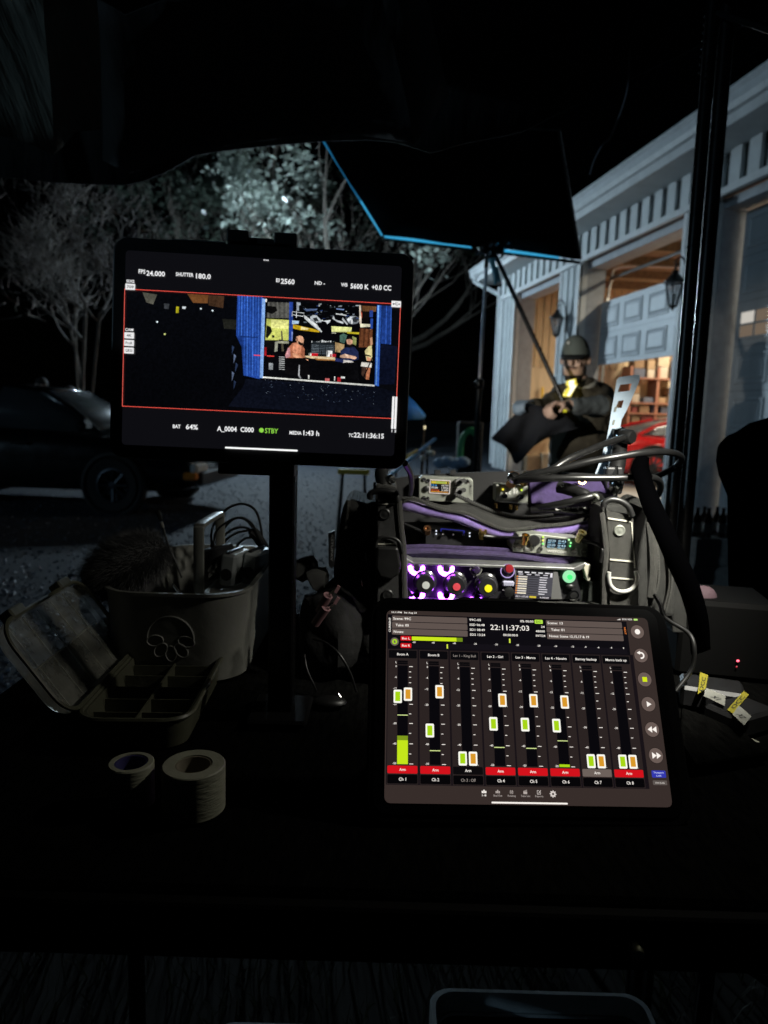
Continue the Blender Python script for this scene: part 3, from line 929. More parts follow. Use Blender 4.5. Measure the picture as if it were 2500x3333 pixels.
# right front leg: two nested square-ish tubes with adjusting holes
lt = P(2328, -60, 1.42); lb_ = P(2166, 1900, 1.30)
ldir = (lb_ - lt).normalized()
lend = lt + ldir * ((lt.z) / -ldir.z)
leg = MB()
leg.tube([lt, lt + (lend - lt) * .999], .0118, 10)
leg.build('leg', m_pole, can, smooth=True)
side = V((.0265, -.004, 0))
leg = MB(); leg.tube([lt + side, lt + side * .9 + (lend - lt) * .97], .0135, 10); leg.build('leg_sleeve', m_pole, can, smooth=True)
ho = MB()
for k in range(8):
    q = P(2294 - k * 2.6, 55 + k * 26, 1.38)
    ho.ball(q, .0023, 6)
ho.build('adjusting_hole', M('bright_edge', (.5, .5, .5), .25, .9, emit=(.5, .55, .6), estr=.0), can)
MB().box((lend.x, lend.y, .006), (.1, .1, .012), bev=.003).build('foot_plate', m_pole, can)
for x, y in ((-1.5, 1.55), (-1.5, -1.6), (1.35, -1.6)):
    MB().tube([V((x, y, 0)), V((x, y, 2.3))], .02, 8).build('leg', m_pole, can)
# thin cord hanging from the canopy
tag(MB().tube(px_path([(2050, 160, 1.8), (2040, 300, 1.8), (1990, 440, 1.8), (1962, 470, 1.8), (1935, 520, 1.8), (1920, 568, 1.8)], 6), .0022, 5).build('hanging_cord', M('grey_cord', (.25, .24, .27), .6)), 'thin grey cord hanging from the canopy in front of the garage roof', 'cord')
# ================================================================== SOUND DESK
m_blk = M('black_plastic', (.012, .012, .013), .45, var=.2, vscale=30)
m_blkm = M('black_matte', (.006, .006, .0065), .8, var=.3, vscale=20)
m_carpet = M('black_carpet', (.0038, .0038, .0036), .95, spec=.0, var=.5, vscale=160, bump=1, bscale=420, stretch=(1, .25, 1))
m_fab = M('bag_cordura', (.045, .045, .041), .75, var=.25, vscale=60, bump=.9, bscale=240, kind='weave')
m_web = M('bag_webbing', (.085, .083, .074), .7, var=.2, vscale=90, bump=1, bscale=330, kind='weave')
m_purp = M('purple_fleece', (.15, .10, .30), .95, var=.3, vscale=120, bump=.9, bscale=700, sheen=.6)
m_ppipe = M('purple_braid', (.10, .065, .20), .7, var=.3, vscale=200, bump=1, bscale=420, kind='weave')
m_stitch = M('white_stitch', (.72, .70, .60), .8)
m_chrome = M('chrome', (.75, .75, .74), .16, 1.0)
m_gold = M('gold_plate', (.72, .50, .17), .25, 1.0)
m_rub = M('black_rubber', (.011, .011, .011), .38, var=.15, vscale=40)
m_alum = M('bare_aluminium', (.55, .56, .55), .35, .9, var=.12, vscale=30)
m_anod = M('grey_anodised', (.23, .24, .21), .5, .4, var=.12, vscale=60)
desk = thing('work_table', 'black carpeted work table carrying the sound gear', 'table', (.1, .9, 0))
MB().box((.095, .865, TZ - .0165), (1.14, .74, .028), bev=.004).build('table_top', m_carpet, desk)
MB().box((.095, .488, TZ - .030), (1.13, .012, .045), bev=.002).build('front_lip', M('lip_wood', (.0025, .0023, .002), .8, spec=.1, var=.4, vscale=30, stretch=(.2, 1, 4)), desk)
for x in (-.44, .63):
    for y in (.53, 1.2):
        MB().tube([(x, y, 0), (x, y, TZ - .031)], .016, 8).build('leg', m_pole, desk, smooth=True)
kb = PZ(1986, 2908, TZ - .03); kb.y = .482
kn = MB().lathe([(.0065, 0), (.0065, .006), (.004, .010), (0, .0105)], V((kb.x, .4815, kb.z)), (0, -1, 0), 14)
kn.build('round_knob', M('brass_knob', (.30, .30, .20), .35, .8), desk, smooth=True)

# ---- generic slab tablet -------------------------------------------------
def eul(a, b_, c):
    return Matrix.Rotation(c, 3, 'Z') @ Matrix.Rotation(a, 3, 'X') @ Matrix.Rotation(b_, 3, 'Y')
def local(px, py, mt, W_, H_):
    n = mt.to_3x3() @ V((0, 0, 1)); o = mt.translation
    q = mt.inverted() @ PP(px, py, o, n)
    return (q.x + W_ / 2) * 1000, (H_ / 2 - q.y) * 1000
def slab(mb, mt, W_, H_, r, z0, z1, dx=0, dy=0):
    lo = [mt @ V((a + dx, b_ + dy, z0)) for a, b_ in rrect(W_, H_, r, 6)]
    mb.prism(lo, (mt.to_3x3() @ V((0, 0, 1))) * (z1 - z0))
    return mb

# ---- lower tablet: mixer app
LW, LH = .2629, .1758
MTL = Matrix.Translation((.13786, .64047, .97928)) @ eul(1.02923, .03397, .02780).to_4x4()
tab = thing('mixer_tablet', 'large tablet showing eight audio fader channels, propped on the table', 'tablet', (.138, .60, TZ))
slab(MB(), MTL, LW + .036, LH + .030, .020, -.013, -.0012, .002, -.0015).build('case', M('case_rubber', (.004, .004, .0045), .9, spec=.12), tab, bevel=.0015)
slab(MB(), MTL, LW + .020, LH + .018, .013, -.0012, -.0004).build('glass_front', M('black_glass', (.004, .004, .005), .35, spec=.3), tab)
nb = MB()
for x in (-.02, ):
    nb.prism([MTL @ V((x - .045, LH / 2 + .0130, -.008)), MTL @ V((x + .045, LH / 2 + .0130, -.008)), MTL @ V((x + .035, LH / 2 + .0158, -.008)), MTL @ V((x - .035, LH / 2 + .0158, -.008))], (MTL.to_3x3() @ V((0, 0, 1))) * .007)
nb.build('pencil_clip', m_blk, tab)
ks = MB()
ks.prism([MTL @ V((-.08, .02, -.014)), MTL @ V((.08, .02, -.014)), V((.21, .785, TZ + .002)), V((.06, .785, TZ + .002))], (0, 0, .003))
ks.build('kickstand', m_blk, tab)
FL = MTL @ Matrix.Translation((-LW / 2, LH / 2, 0))
W255 = '#fff8f0'; BRN = '#3c312e'; DRK = '#231c1c'; FLD = '#5f534e'; BLK = '#0a090c'; GRN = '#c3e61b'; ORG = '#d9992a'; RED = '#d3121c'
f = Flat(FL)
f.rect(0, 0, 262.9, 175.8, '#372d2a', 0, r=5)
sc_ = f.build('display', tab)
f = Flat(FL)
f.rect(1.2, 4.2, 240.8, 37.6, '#0d0b10', .06)
f.rect(1.2, 37.6, 243.4, 160.5, '#171216', .06)
for (x0, x1) in ((5.5, 79.8), (158.8, 235.8)):
    for y0 in (5.3, 11.8, 18.3):
        f.rect(x0, y0, x1, y0 + 5.9, FLD, .1, r=.8)
f.rect(24.9, 31.3, 238, 37, '#131016', .1)
f.build('header_panel', sc_)
f = Flat(FL)
f.text('10:11PM', 5, 2.0, 1.5, W255, 10); f.text('Sat Aug 23', 17.2, 2.0, 1.5, W255, 12.5)
f.text('SOS 92%', 236.5, 2.0, 1.5, W255, 10.5); f.rect(248.5, 1.1, 252.6, 3.0, '#b9e67a', .2, r=.7)
for k in range(4): f.rect(231.5 + k * .9, 2.6 - .35 * k, 232.2 + k * .9, 2.9, W255, .2)
f.text('CURRENT', 3.3, 14.6, 1.9, W255, 14.5, 'C', ang=-math.pi / 2); f.text('NEXT', 238.4, 13.8, 1.7, '#e8823c', 7.2, 'C', ang=math.pi / 2)
for s_, x, y, w_ in (('Scene: 99C', 6.6, 8.2, 17.5), ('Take: 05', 9, 14.7, 13), ('Notes:', 7.2, 21.2, 9.8), ('Scene: 13', 160.2, 8.0, 15.5), ('Take: 01', 163.2, 14.7, 13.5), ('Notes: Scene 13,15,17 & 19', 161, 21.1, 40)):
    f.text(s_, x, y, 2.4, W255, w_)
for s_, x, y, w_ in (('99C-05', 82, 7.2, 11.5), ('SSD 06:48', 82, 12.2, 15), ('SD1 08:49', 82, 17.1, 15), ('SD2 13:24', 82, 22, 15)):
    f.text(s_, x, y, 2.2, W255, w_)
f.text('22:11:37:03', 102.5, 14.0, 5.2, W255, 38.8, bold=.004); f.text('00:00:00:0', 115, 21.4, 2.2, W255, 14.6)
f.text('0% 00:00', 146.2, 7.1, 2.2, W255, 13.4, 'R'); f.rect(147.3, 5.2, 155.5, 9.2, '#b6e64b', .15, r=.9); f.text('DC', 151.2, 7.2, 2.2, '#3b4a12', 5, 'C', z=.3)
f.text('24', 157, 12.2, 2.1, W255, 3.6, 'R'); f.text('48000', 157, 16.7, 2.1, W255, 9.4, 'R'); f.text('INT/24', 157, 21.2, 2.1, W255, 9.4, 'R')
for s_, x in (('-60', 27), ('-45', 45.7), ('-40', 66.3), ('-35', 86.9), ('-30', 107.6), ('-25', 128.6), ('-20', 149.8), ('-16', 166.5), ('-12', 183.4), ('-9', 196.4), ('-6', 209.3), ('-3', 222.2), ('0', 234.6)):
    f.text(s_, x, 31.1, 1.7, W255, None, 'C')
for i in range(8):
    x0 = 2.4 + 29.93 * i; xc = x0 + 13.7
    nm = ('Boom A', 'Boom B', 'Lav 1 - King Bull', 'Lav 2 - Girl', 'Lav 3 - Marco', 'Las 4 - Nassim', 'Barney backup', 'Marco back up')[i]
    f.text(nm, xc, 43.1, 2.3, '#8d857f' if i == 2 else W255, (11, 11, 22, 15.5, 19.5, 21, 21, 21)[i], 'C', z=.4)
    xs = x0 + 7.4
    f.text('L', xs, 50.8, 1.9, W255, None, 'C')
    for s_, y in (('0', 54.7), ('-6', 64.9), ('-12', 75.5), ('-20', 89.9), ('-30', 107.3), ('-40', 125.2), ('-50', 142.2)):
        f.text(s_, xs + .6, y, 1.8, W255, None, 'R')
    for y, wd in ((54.8, 3.4), (59.8, 1.8), (64.9, 1.8), (70, 1.8), (75.7, 3.4), (82.8, 1.8), (89.9, 3.4), (98.6, 1.8), (107.2, 3.4), (116, 1.8), (125.2, 3.4), (134, 1.8), (142.6, 3.6)):
        f.rect(xc + 6.2 - (0 if wd > 2 else .2), y - .28, xc + 6.2 + wd, y + .28, W255, .2)
    f.text('Arm', xc, 147.4, 2.4, W255, 5.6, 'C', z=.5)
    f.text('Ch %d' % (i + 1) if i != 2 else 'Ch 3 : Off', xc, 155.6, 2.6, '#8d857f' if i == 2 else W255, 6.6 if i != 2 else 13.5, 'C', z=.4)
for s_, x, w_ in (('1-8', 89.9, 3.8), ('Bus/Out', 102.4, 8), ('Routing', 115, 7.2), ('Take List', 127.6, 8.6), ('Reports', 140.2, 7.4)):
    f.text(s_, x, 168.1, 1.6, W255 if s_ == '1-8' else '#a79d98', w_, 'C')
f.text('Transport', 253.7, 146.2, 1.5, '#cdd6ff', 9.6, 'C', z=.4); f.text('Lock', 253.7, 148.8, 1.5, '#cdd6ff', 4.8, 'C', z=.4); f.text('Arm Lock', 253.8, 155, 1.5, '#d9d2cb', 9, 'C', z=.4)
f.build('screen_lettering', sc_)
ARM = [RED, RED, '#0c0a0c', RED, RED, RED, '#6e625c', RED]
FG = (82.9, 113.1, 137.1, 105.9, 106, 106.3, 137.3, 137.2); FO = (80.7, 77.7, 137.1, 84.2, 83.9, 84.5, 137.3, 137.2)
PK = (99.8, 130.8, None, 126.8, 127.1, 119.9, None, None)
for i in range(8):
    x0 = 2.4 + 29.93 * i; xc = x0 + 13.7
    f = Flat(FL)
    f.rect(x0 - .4, 38.6, x0 + 27.9, 160, '#2b2322', .1); f.rect(x0 + .3, 39.3, x0 + 27.2, 46.9, BLK, .18, r=.8)
    f.rect(xc - 4.9, 49.2, xc + 4.9, 52.9, BLK, .18); f.rect(xc - 4.9, 51.0, xc + 4.9, 51.2, '#2b2322', .19); f.rect(xc - 4.9, 53.8, xc + 4.9, 143, '#08070b', .18)
    f.rect(x0, 151.7, x0 + 27.3, 159.4, '#060507', .18, r=1)
    f.build('channel_strip', sc_)
    f = Flat(FL); f.rect(x0, 144.2, x0 + 27.3, 150.8, ARM[i], .3, r=.9); f.build('arm_button', sc_)
    if PK[i]:
        f = Flat(FL); f.rect(xc - 4.9, PK[i] - .35, xc + 4.9, PK[i] + .35, '#dcef9a', .25); f.build('peak_mark', sc_)
    if i == 0:
        f = Flat(FL); f.rect(xc - 4.9, 118.2, xc + 4.9, 122.2, '#7f9a1c', .25); f.rect(xc - 4.9, 122.2, xc + 4.9, 142.9, GRN, .26); f.build('level_meter', sc_)
    if i == 5:
        f = Flat(FL); f.rect(xc - 4.9, 140.6, xc + 4.9, 142.9, '#a9d614', .25); f.build('level_meter', sc_)
    for cx_, cy_, c_ in ((xc - 4.65, FG[i], '#a8d614'), (xc + 5.0, FO[i], ORG)):
        f = Flat(FL)
        f.rect(cx_ - 4.4, cy_ - 6.8, cx_ + 4.4, cy_ + 6.9, '#0b090a', .45, r=1.4)
        f.rect(cx_ - 3.9, cy_ - 6.1, cx_ + 3.9, cy_ + 6.1, '#fffdf3', .5, r=1.1); f.rect(cx_ - 2.4, cy_ - 4.4, cx_ + 2.4, cy_ + 4.4, c_, .55)
        f.build('fader_cap', sc_)
f = Flat(FL); f.rect(24.9, 25.6, 68.6, 29.4, '#cbe81d', .2); f.rect(68.6, 25.6, 74.6, 29.4, '#6f8a1a', .2); f.rect(120.5, 25, 121.9, 29.2, '#d8ec4a', .2); f.rect(58.8, 32.3, 60.1, 36.5, '#d8ec4a', .2)
f.build('bus_meter', sc_)
for y, s_ in ((25.6, 'Bus L'), (32.6, 'Bus R')):
    f = Flat(FL); f.rect(13.9, y - .2, 24.4, y + 4.3, RED, .3, r=.8); f.text(s_, 19.2, y + 2.05, 2.1, W255, 7.8, 'C', z=.45); f.build('bus_button', sc_)
f = Flat(FL); f.disc(8.2, 31.1, 4, '#6a5e57', .2)
for k in (0, 1):
    pts = []
    for q in range(9):
        a = math.pi * q / 8 + math.pi * k + .6; pts.append((8.2 + 2.6 * math.cos(a), 31.1 + 2.6 * math.sin(a)))
    for q in range(8, -1, -1):
        a = math.pi * q / 8 + math.pi * k + .6; pts.append((8.2 + 1.3 * math.cos(a) + .5 * math.cos(.6 + math.pi * k), 31.1 + 1.3 * math.sin(a) + .4 * math.sin(.6)))
    f.poly(pts, '#a5d02b', .3)
f.build('link_icon', sc_)
for k, (bx, by) in enumerate(((250.8, 14.4), (251.4, 38), (252, 61.2), (252.5, 84.6), (253, 107.9), (253.4, 131.3))):
    f = Flat(FL); f.disc(bx, by, 7.3, '#2a2220', .2, 28); f.disc(bx, by, 6.7, '#6a5b55', .25, 28)
    z = .4
    if k == 0: f.disc(bx, by, 2.7, W255, z)
    if k == 1:
        pts = [(bx + 3.4 * math.cos(a), by + 3.4 * math.sin(a)) for a in [math.radians(q) for q in range(-120, 111, 15)]]
        pts += [(bx + 1.9 * math.cos(a), by + 1.9 * math.sin(a)) for a in [math.radians(q) for q in range(110, -121, -15)]]
        for q in range(15):
            f.poly([pts[q], pts[q + 1], pts[-2 - q], pts[-1 - q]], W255, z)
        f.poly([(bx - 4.2, by - 2.6), (bx - .6, by - 4.6), (bx - .9, by - .8)], W255, z)
    if k == 2: f.rect(bx - 2.3, by - 2.3, bx + 2.3, by + 2.3, '#d4e818', z)
    if k == 3: f.poly([(bx - 1.6, by - 2.6), (bx + 3.0, by), (bx - 1.6, by + 2.6)], W255, z)
    if k == 4:
        for e in (-4.4, -.1): f.poly([(bx + e, by), (bx + e + 4.2, by - 2.9), (bx + e + 4.2, by + 2.9)], W255, z + e * .01)
    if k == 5:
        for e in (-3.6, .6): f.poly([(bx + e + 4.2, by), (bx + e, by - 2.9), (bx + e, by + 2.9)], W255, z + e * .01)
    f.build('transport_button', sc_)
f = Flat(FL); f.rect(247.1, 144.4, 260.4, 150.6, '#3338ad', .3, r=.8); f.build('transport_lock', sc_)
f = Flat(FL); f.rect(247.2, 153, 260.5, 157, '#5d5551', .3, r=.5); f.build('arm_lock', sc_)
f = Flat(FL)
for x in (88.4, 89.9, 91.4): f.rect(x - .6, 164.4 - (.9 if x == 89.9 else 0), x + .6, 166.3, W255, .2)
for x in (101, 102.4, 103.8): f.rect(x - .55, 164.4 - (1 if x == 102.4 else 0), x + .55, 166.2, '#b5aaa4', .2)
for e in (-.7, .7): f.rect(113.2, 165 + e - .18, 116.8, 165 + e + .18, '#b5aaa4', .2); f.rect(115 + e - .18, 163.4, 115 + e + .18, 166.7, '#b5aaa4', .2)
f.rect(125.8, 164.3, 129.3, 166.5, '#b5aaa4', .2); f.poly([(125.8, 164), (129.2, 162.9), (129.4, 163.5), (125.9, 164.2)], '#b5aaa4', .2)
for q in ((138.4, 163.2, 138.8, 166.6), (138.4, 166.2, 141.8, 166.6), (141.4, 164.6, 141.8, 166.6), (138.4, 163.2, 140.2, 163.6)): f.rect(*q, '#cfc5bf', .2)
f.poly([(139.6, 165.4), (141.6, 163), (142.1, 163.5), (140.1, 165.8)], '#cfc5bf', .2)
pts = []
for q in range(32):
    a = 2 * math.pi * q / 32; r_ = 3.1 if (q // 2) % 2 == 0 else 2.3
    pts.append((153 + r_ * math.cos(a), 166.1 + r_ * math.sin(a)))
f.poly(pts, '#d8cfc9', .2); f.disc(153, 166.1, 1.0, '#372d2a', .3)
f.build('tool_icon', sc_)
f = Flat(FL); f.rect(96.3, 173.3, 165.9, 174.7, W255, .2, r=.65); f.build('home_bar', sc_)

# ---- upper tablet: camera feed monitor
UW, UH = .2297, .1605
MTU = Matrix.Translation((-.10648, .61118, 1.29421)) @ eul(1.48576, .19685, -.13966).to_4x4()
mon = thing('monitor_tablet', 'tablet on a post showing the camera feed of men at a table', 'tablet', (-.106, .62, 1.2))
slab(MB(), MTU, UW + .021, UH + .022, .012, -.010, -.0006).build('case', m_blk, mon, bevel=.0012)
FU_ = MTU @ Matrix.Translation((-UW / 2, UH / 2, 0))
f = Flat(FU_); f.rect(0, 0, 229.7, 160.5, '#0d0d11', 0, r=3); ms = f.build('display', mon)
def q8(a, b_):
    return local(850 + a / 3.318, 950 + b_ / 3.318, MTU, UW, UH)
def q1(a, b_):
    return local(350 + a / 1.58, 750 + b_ / 1.58, MTU, UW, UH)
f = Flat(FU_); f.jit = .42
zc = [0.05]
def pp8(pts, c): zc[0] += .004; f.poly([q8(*p) for p in pts], c, zc[0])
def pp1(pts, c): zc[0] += .004; f.poly([q1(*p) for p in pts], c, zc[0])
def bx8(x0, y0, x1, y1, c, sk=.058): pp8([(x0, y0), (x1, y0 + (x1 - x0) * sk), (x1 - (y1 - y0) * .03, y1 + (x1 - x0) * sk), (x0 - (y1 - y0) * .03, y1)], c)
f.rect(.4, 32, 230, 128.6, '#06070b', .05)
R8 = random.Random(8)
pp1([(710, 765), (1385, 805), (1480, 830), (1480, 960), (620, 905), (700, 800)], '#0a0d17')
pp1([(180, 318), (255, 330), (235, 380), (200, 370)], '#5b5a50'); pp1([(410, 325), (520, 333), (515, 375), (440, 372)], '#6b4424'); pp1([(520, 333), (600, 338), (595, 400), (520, 385)], '#3d2a1c')
pp1([(353, 392), (368, 392), (366, 425), (352, 424)], '#a8a01c'); pp1([(385, 390), (405, 392), (400, 405), (384, 402)], '#b5bcc0'); pp1([(290, 375), (318, 378), (315, 405), (292, 402)], '#3a3d42')
for x, y in ((480, 402), (540, 412), (255, 470), (294, 533)):
    pp1([(x - 4, y - 4), (x + 5, y - 3), (x + 4, y + 5), (x - 4, y + 4)], '#d6e4ea' if y != 533 else '#d9e08a')
pp1([(590, 455), (665, 460), (663, 510), (600, 505)], '#23241f')
for k in range(5): pp1([(640 + k * 10 % 30, 590 + k * 45), (652 + k * 10 % 30, 600 + k * 45), (640 + k * 8 % 24, 640 + k * 45)], '#54617a' if k % 2 else '#27344f')
pp1([(668, 335), (805, 345), (785, 765), (700, 745), (690, 600), (662, 540)], '#1f3f8c')
for k in range(9):
    x = 674 + k * 14.5
    pp1([(x, 338), (x + 6, 338.5), (x + 4 - k * .5, 748 if k > 1 else 540), (x - 2 - k * .3, 747 if k > 1 else 540)], '#3c6cc8' if k % 2 else '#2a55ae')
pp1([(680, 543), (775, 548), (775, 553), (680, 548)], '#16306e')
pp1([(795, 350), (812, 352), (800, 760), (783, 758)], '#7fa5dc'); pp1([(812, 352), (820, 353), (808, 760), (800, 760)], '#e9e6dc')
pp8([(45, 110), (1245, 150), (1225, 1010), (20, 930)], '#07070a')                       # dark interior
pp8([(70, 110), (305, 118), (300, 285), (62, 280)], '#4d4d49')
for k in range(9): bx8(80 + k * 24, 112, 86 + k * 24, 278, '#2d2d2b' if k % 2 else '#6a6a64')
pp8([(55, 150), (160, 160), (175, 205), (120, 240), (60, 220)], '#0b0b0b')
pp8([(60, 290), (300, 305), (296, 525), (45, 520)], '#c9cf6a'); pp8([(110, 300), (290, 312), (286, 400), (105, 390)], '#dfe08a'); pp8([(60, 360), (105, 380), (120, 430), (70, 500), (50, 490)], '#15160f')
bx8(118, 468, 145, 495, '#1c1d16'); pp8([(215, 420), (230, 420), (245, 640), (222, 645)], '#5a5545'); bx8(180, 530, 300, 555, '#9fa08a'); pp8([(150, 540), (180, 535), (178, 640), (145, 650)], '#8d8f80')
bx8(190, 515, 245, 530, '#2b2c28'); bx8(50, 520, 140, 620, '#0e0e0e')
pp8([(305, 110), (345, 112), (340, 530), (298, 525)], '#27449a'); pp8([(330, 430), (342, 430), (338, 530), (328, 530)], '#7b90c8')
pp8([(382, 112), (425, 114), (428, 140), (408, 150), (408, 205), (384, 200)], '#9fa8b4')
pp8([(335, 215), (400, 208), (462, 225), (460, 262), (335, 262)], '#14181c'); 
for a, b_ in (((335, 215), (462, 228)), ((340, 250), (450, 262)), ((380, 205), (378, 275)), ((335, 215), (332, 262))):
    pp8([a, (a[0] + 6, a[1] - 4), (b_[0] + 6, b_[1]), (b_[0], b_[1] + 6)], '#e5e8ea')
pp8([(455, 245), (500, 275), (600, 350), (660, 430), (650, 438), (560, 370), (470, 290)], '#cfd3d4')
pp8([(530, 270), (560, 250), (600, 255), (655, 315), (650, 330), (570, 325), (535, 300)], '#aeb4b8'); pp8([(560, 285), (600, 275), (625, 315), (580, 318)], '#25282b')
pp8([(660, 315), (750, 305), (745, 325), (715, 350), (700, 325)], '#c9cdd0'); pp8([(780, 250), (800, 300), (890, 325), (885, 345), (820, 325), (770, 290)], '#c3c8cb')
pp8([(880, 275), (940, 350), (925, 355), (875, 300)], '#b9bec2')
pts = [(995 + 68 * math.cos(a), 305 + 46 * math.sin(a)) for a in [k * math.pi / 8 for k in range(16)]]; pp8(pts, '#8c9399'); pts = [(1020 + 38 * math.cos(a), 300 + 30 * math.sin(a)) for a in [k * math.pi / 6 for k in range(12)]]; pp8(pts, '#2b2f33')
pp8([(925, 300), (955, 270), (990, 268), (950, 330)], '#d5dade'); pp8([(970, 300), (985, 298), (988, 345), (974, 345)], '#e5e9ea')
for k in range(46):
    x = R8.uniform(440, 1040); y = R8.uniform(130, 330); w_ = R8.uniform(8, 40); h_ = R8.uniform(3, 12)
    pp8([(x, y), (x + w_, y + R8.uniform(-8, 8)), (x + w_, y + h_), (x, y + h_)], R8.choice(('#3a4048', '#6f7880', '#20242a', '#98a0a4', '#2b3d6a', '#d8dcdc')))
pp8([(455, 185), (610, 185), (600, 198), (490, 212)], '#53658c'); pp8([(810, 180), (900, 188), (890, 200), (815, 190)], '#7c94c8'); pp8([(808, 232), (925, 250), (922, 260), (808, 244)], '#d7dadb')
pp8([(345, 350), (430, 372), (560, 400), (630, 420), (628, 438), (420, 415), (345, 395)], '#c9a41c'); pp8([(435, 375), (520, 398), (500, 412), (430, 408)], '#efe0a0'); pp8([(335, 310), (410, 315), (405, 345), (335, 350)], '#a9c4de')
pp8([(760, 372), (980, 385), (972, 440), (762, 432)], '#e0e496'); pp8([(925, 432), (1060, 440), (1055, 460), (930, 450)], '#cdbb2a'); bx8(762, 440, 810, 448, '#e8e8d0')
pp8([(1060, 145), (1078, 145), (1085, 345), (1062, 345)], '#d9cbb8'); pp8([(1075, 200), (1100, 250), (1085, 290)], '#c8553a'); pp8([(1085, 150), (1245, 160), (1240, 215), (1095, 210)], '#6d4a2c')
for k in range(6): bx8(1090 + k * 26, 152, 1094 + k * 26, 210, '#4a2f1a')
pp8([(1090, 212), (1170, 215), (1165, 335), (1095, 335)], '#0d0b0a'); pp8([(1070, 345), (1180, 350), (1178, 378), (1072, 385)], '#d9d5b8')
pp8([(1172, 200), (1210, 203), (1205, 275), (1172, 272)], '#27428f'); pp8([(1180, 290), (1208, 290), (1205, 400), (1180, 398)], '#2a4da6'); pp8([(1175, 405), (1190, 405), (1165, 460), (1155, 455)], '#d0c6b2')
pp8([(1065, 390), (1205, 410), (1195, 600), (1055, 600)], '#5a3420')
for k in range(5): pp8([(1085 + k * 26, 400), (1095 + k * 26, 402), (1088 + k * 24, 590), (1076 + k * 24, 590)], ('#6e4228', '#3f2415')[k % 2])
pp8([(850, 470), (890, 450), (930, 470), (900, 560), (850, 540)], '#4a6a5e'); pp8([(985, 480), (1030, 500), (1025, 580), (985, 560)], '#a9b06a'); pp8([(800, 545), (900, 570), (890, 660), (800, 650)], '#b7996c')
pp8([(540, 540), (800, 560), (790, 690), (535, 680)], '#22282c')
for k in range(6): bx8(545, 572 + k * 17, 625, 577 + k * 17, '#77828a'); bx8(632, 576 + k * 17, 695, 581 + k * 17, '#525c64'); bx8(702, 580 + k * 17, 790, 584 + k * 17, '#69747c')
for k in range(14): x = 545 + k * 18; bx8(x, 520 + R8.uniform(0, 18), x + R8.uniform(6, 16), 542 + R8.uniform(0, 8), R8.choice(('#8d9296', '#33383c', '#c8cccc', '#59605f')))
# far blue wall right of the opening
pp8([(1252, 145), (1300, 148), (1270, 1020), (1225, 1010)], '#2c58b4'); pp8([(1258, 148), (1275, 149), (1248, 1010), (1236, 1008)], '#6fa3e4'); pp8([(1300, 148), (1408, 155), (1400, 570), (1295, 560)], '#1c3a80'); pp8([(1350, 152), (1358, 152), (1350, 565), (1342, 565)], '#2f57b0'); pp8([(1398, 156), (1410, 156), (1402, 570), (1392, 570)], '#2f57b0')
pp8([(1296, 570), (1470, 590), (1440, 1000), (1270, 1000)], '#0b1022')
# threshold
pp8([(20, 915), (1225, 1005), (1224, 1022), (18, 930)], '#e9e9e2')
# table top and drinks
pp8([(470, 690), (800, 708), (800, 735), (540, 720), (480, 708)], '#d8c39a'); pp8([(575, 718), (800, 735), (798, 746), (600, 738)], '#9a6a3a')
for k in range(7): bx8(195, 700 + k * 22, 255, 708 + k * 22, '#b9bcbc')
bx8(540, 662, 615, 694, '#c01a24'); bx8(515, 660, 545, 690, '#e5e2da'); bx8(708, 635, 770, 700, '#d8dad8')
for x in (490, 500, 518, 648, 712, 775, 812): bx8(x, 640, x + 9, 692, '#101410'); bx8(x + 2, 625, x + 6, 642, '#1a1f1a')
for x in (745, 768, 790): bx8(x, 672, x + 18, 704, '#b0202a')
# seated men
skin, skin2 = '#d08a6a', '#b06a4e'
pp8([(262, 680), (300, 600), (340, 555), (390, 545), (440, 570), (470, 620), (470, 690), (420, 715), (340, 715), (290, 720)], skin2); pp8([(262, 690), (290, 610), (310, 600), (320, 700), (270, 720)], '#c78d92')
pp8([(345, 560), (400, 552), (440, 585), (425, 660), (370, 680), (340, 640)], skin); pp8([(340, 660), (380, 670), (470, 720), (510, 735), (500, 758), (440, 740), (345, 700)], '#e0a07c'); pp8([(395, 660), (430, 665), (480, 700), (470, 720), (420, 705)], '#c27a58')
pp8([(375, 520), (385, 485), (420, 474), (450, 487), (463, 520), (455, 570), (430, 578), (400, 570)], '#d9a484'); pp8([(402, 530), (440, 555), (456, 555), (452, 578), (425, 580), (402, 562)], '#120d0c'); pp8([(380, 500), (392, 490), (398, 530), (384, 545)], '#8b5a44')
pp8([(255, 715), (470, 715), (520, 760), (525, 905), (430, 925), (260, 880)], '#0c0b0d'); pp8([(408, 790), (420, 792), (415, 900), (435, 935), (425, 940), (400, 905)], '#aeb0b4')
pp8([(855, 640), (900, 605), (960, 590), (1010, 600), (1050, 650), (1055, 730), (1000, 745), (870, 745)], '#1d2444'); pp8([(870, 650), (900, 612), (960, 600), (950, 660), (900, 680)], '#26305a')
pp8([(855, 690), (900, 672), (1020, 700), (1035, 715), (1010, 732), (950, 718), (880, 715), (850, 708)], '#d9ae92'); pp8([(905, 672), (940, 680), (945, 700), (900, 700)], '#e8c4aa')
pp8([(922, 520), (935, 500), (965, 497), (988, 515), (985, 570), (955, 592), (930, 575)], '#cf9c80'); pp8([(926, 560), (955, 575), (986, 560), (980, 600), (950, 605), (930, 595)], '#140f0e'); pp8([(920, 520), (932, 498), (968, 492), (992, 512), (985, 525), (960, 510), (935, 516)], '#1a1412')
pp8([(800, 715), (905, 735), (900, 770), (800, 750)], '#232b58'); pp8([(890, 735), (980, 745), (1010, 770), (990, 785), (930, 760), (885, 770)], '#cfcac4'); pp8([(880, 770), (1040, 760), (1060, 960), (880, 930)], '#08080a')
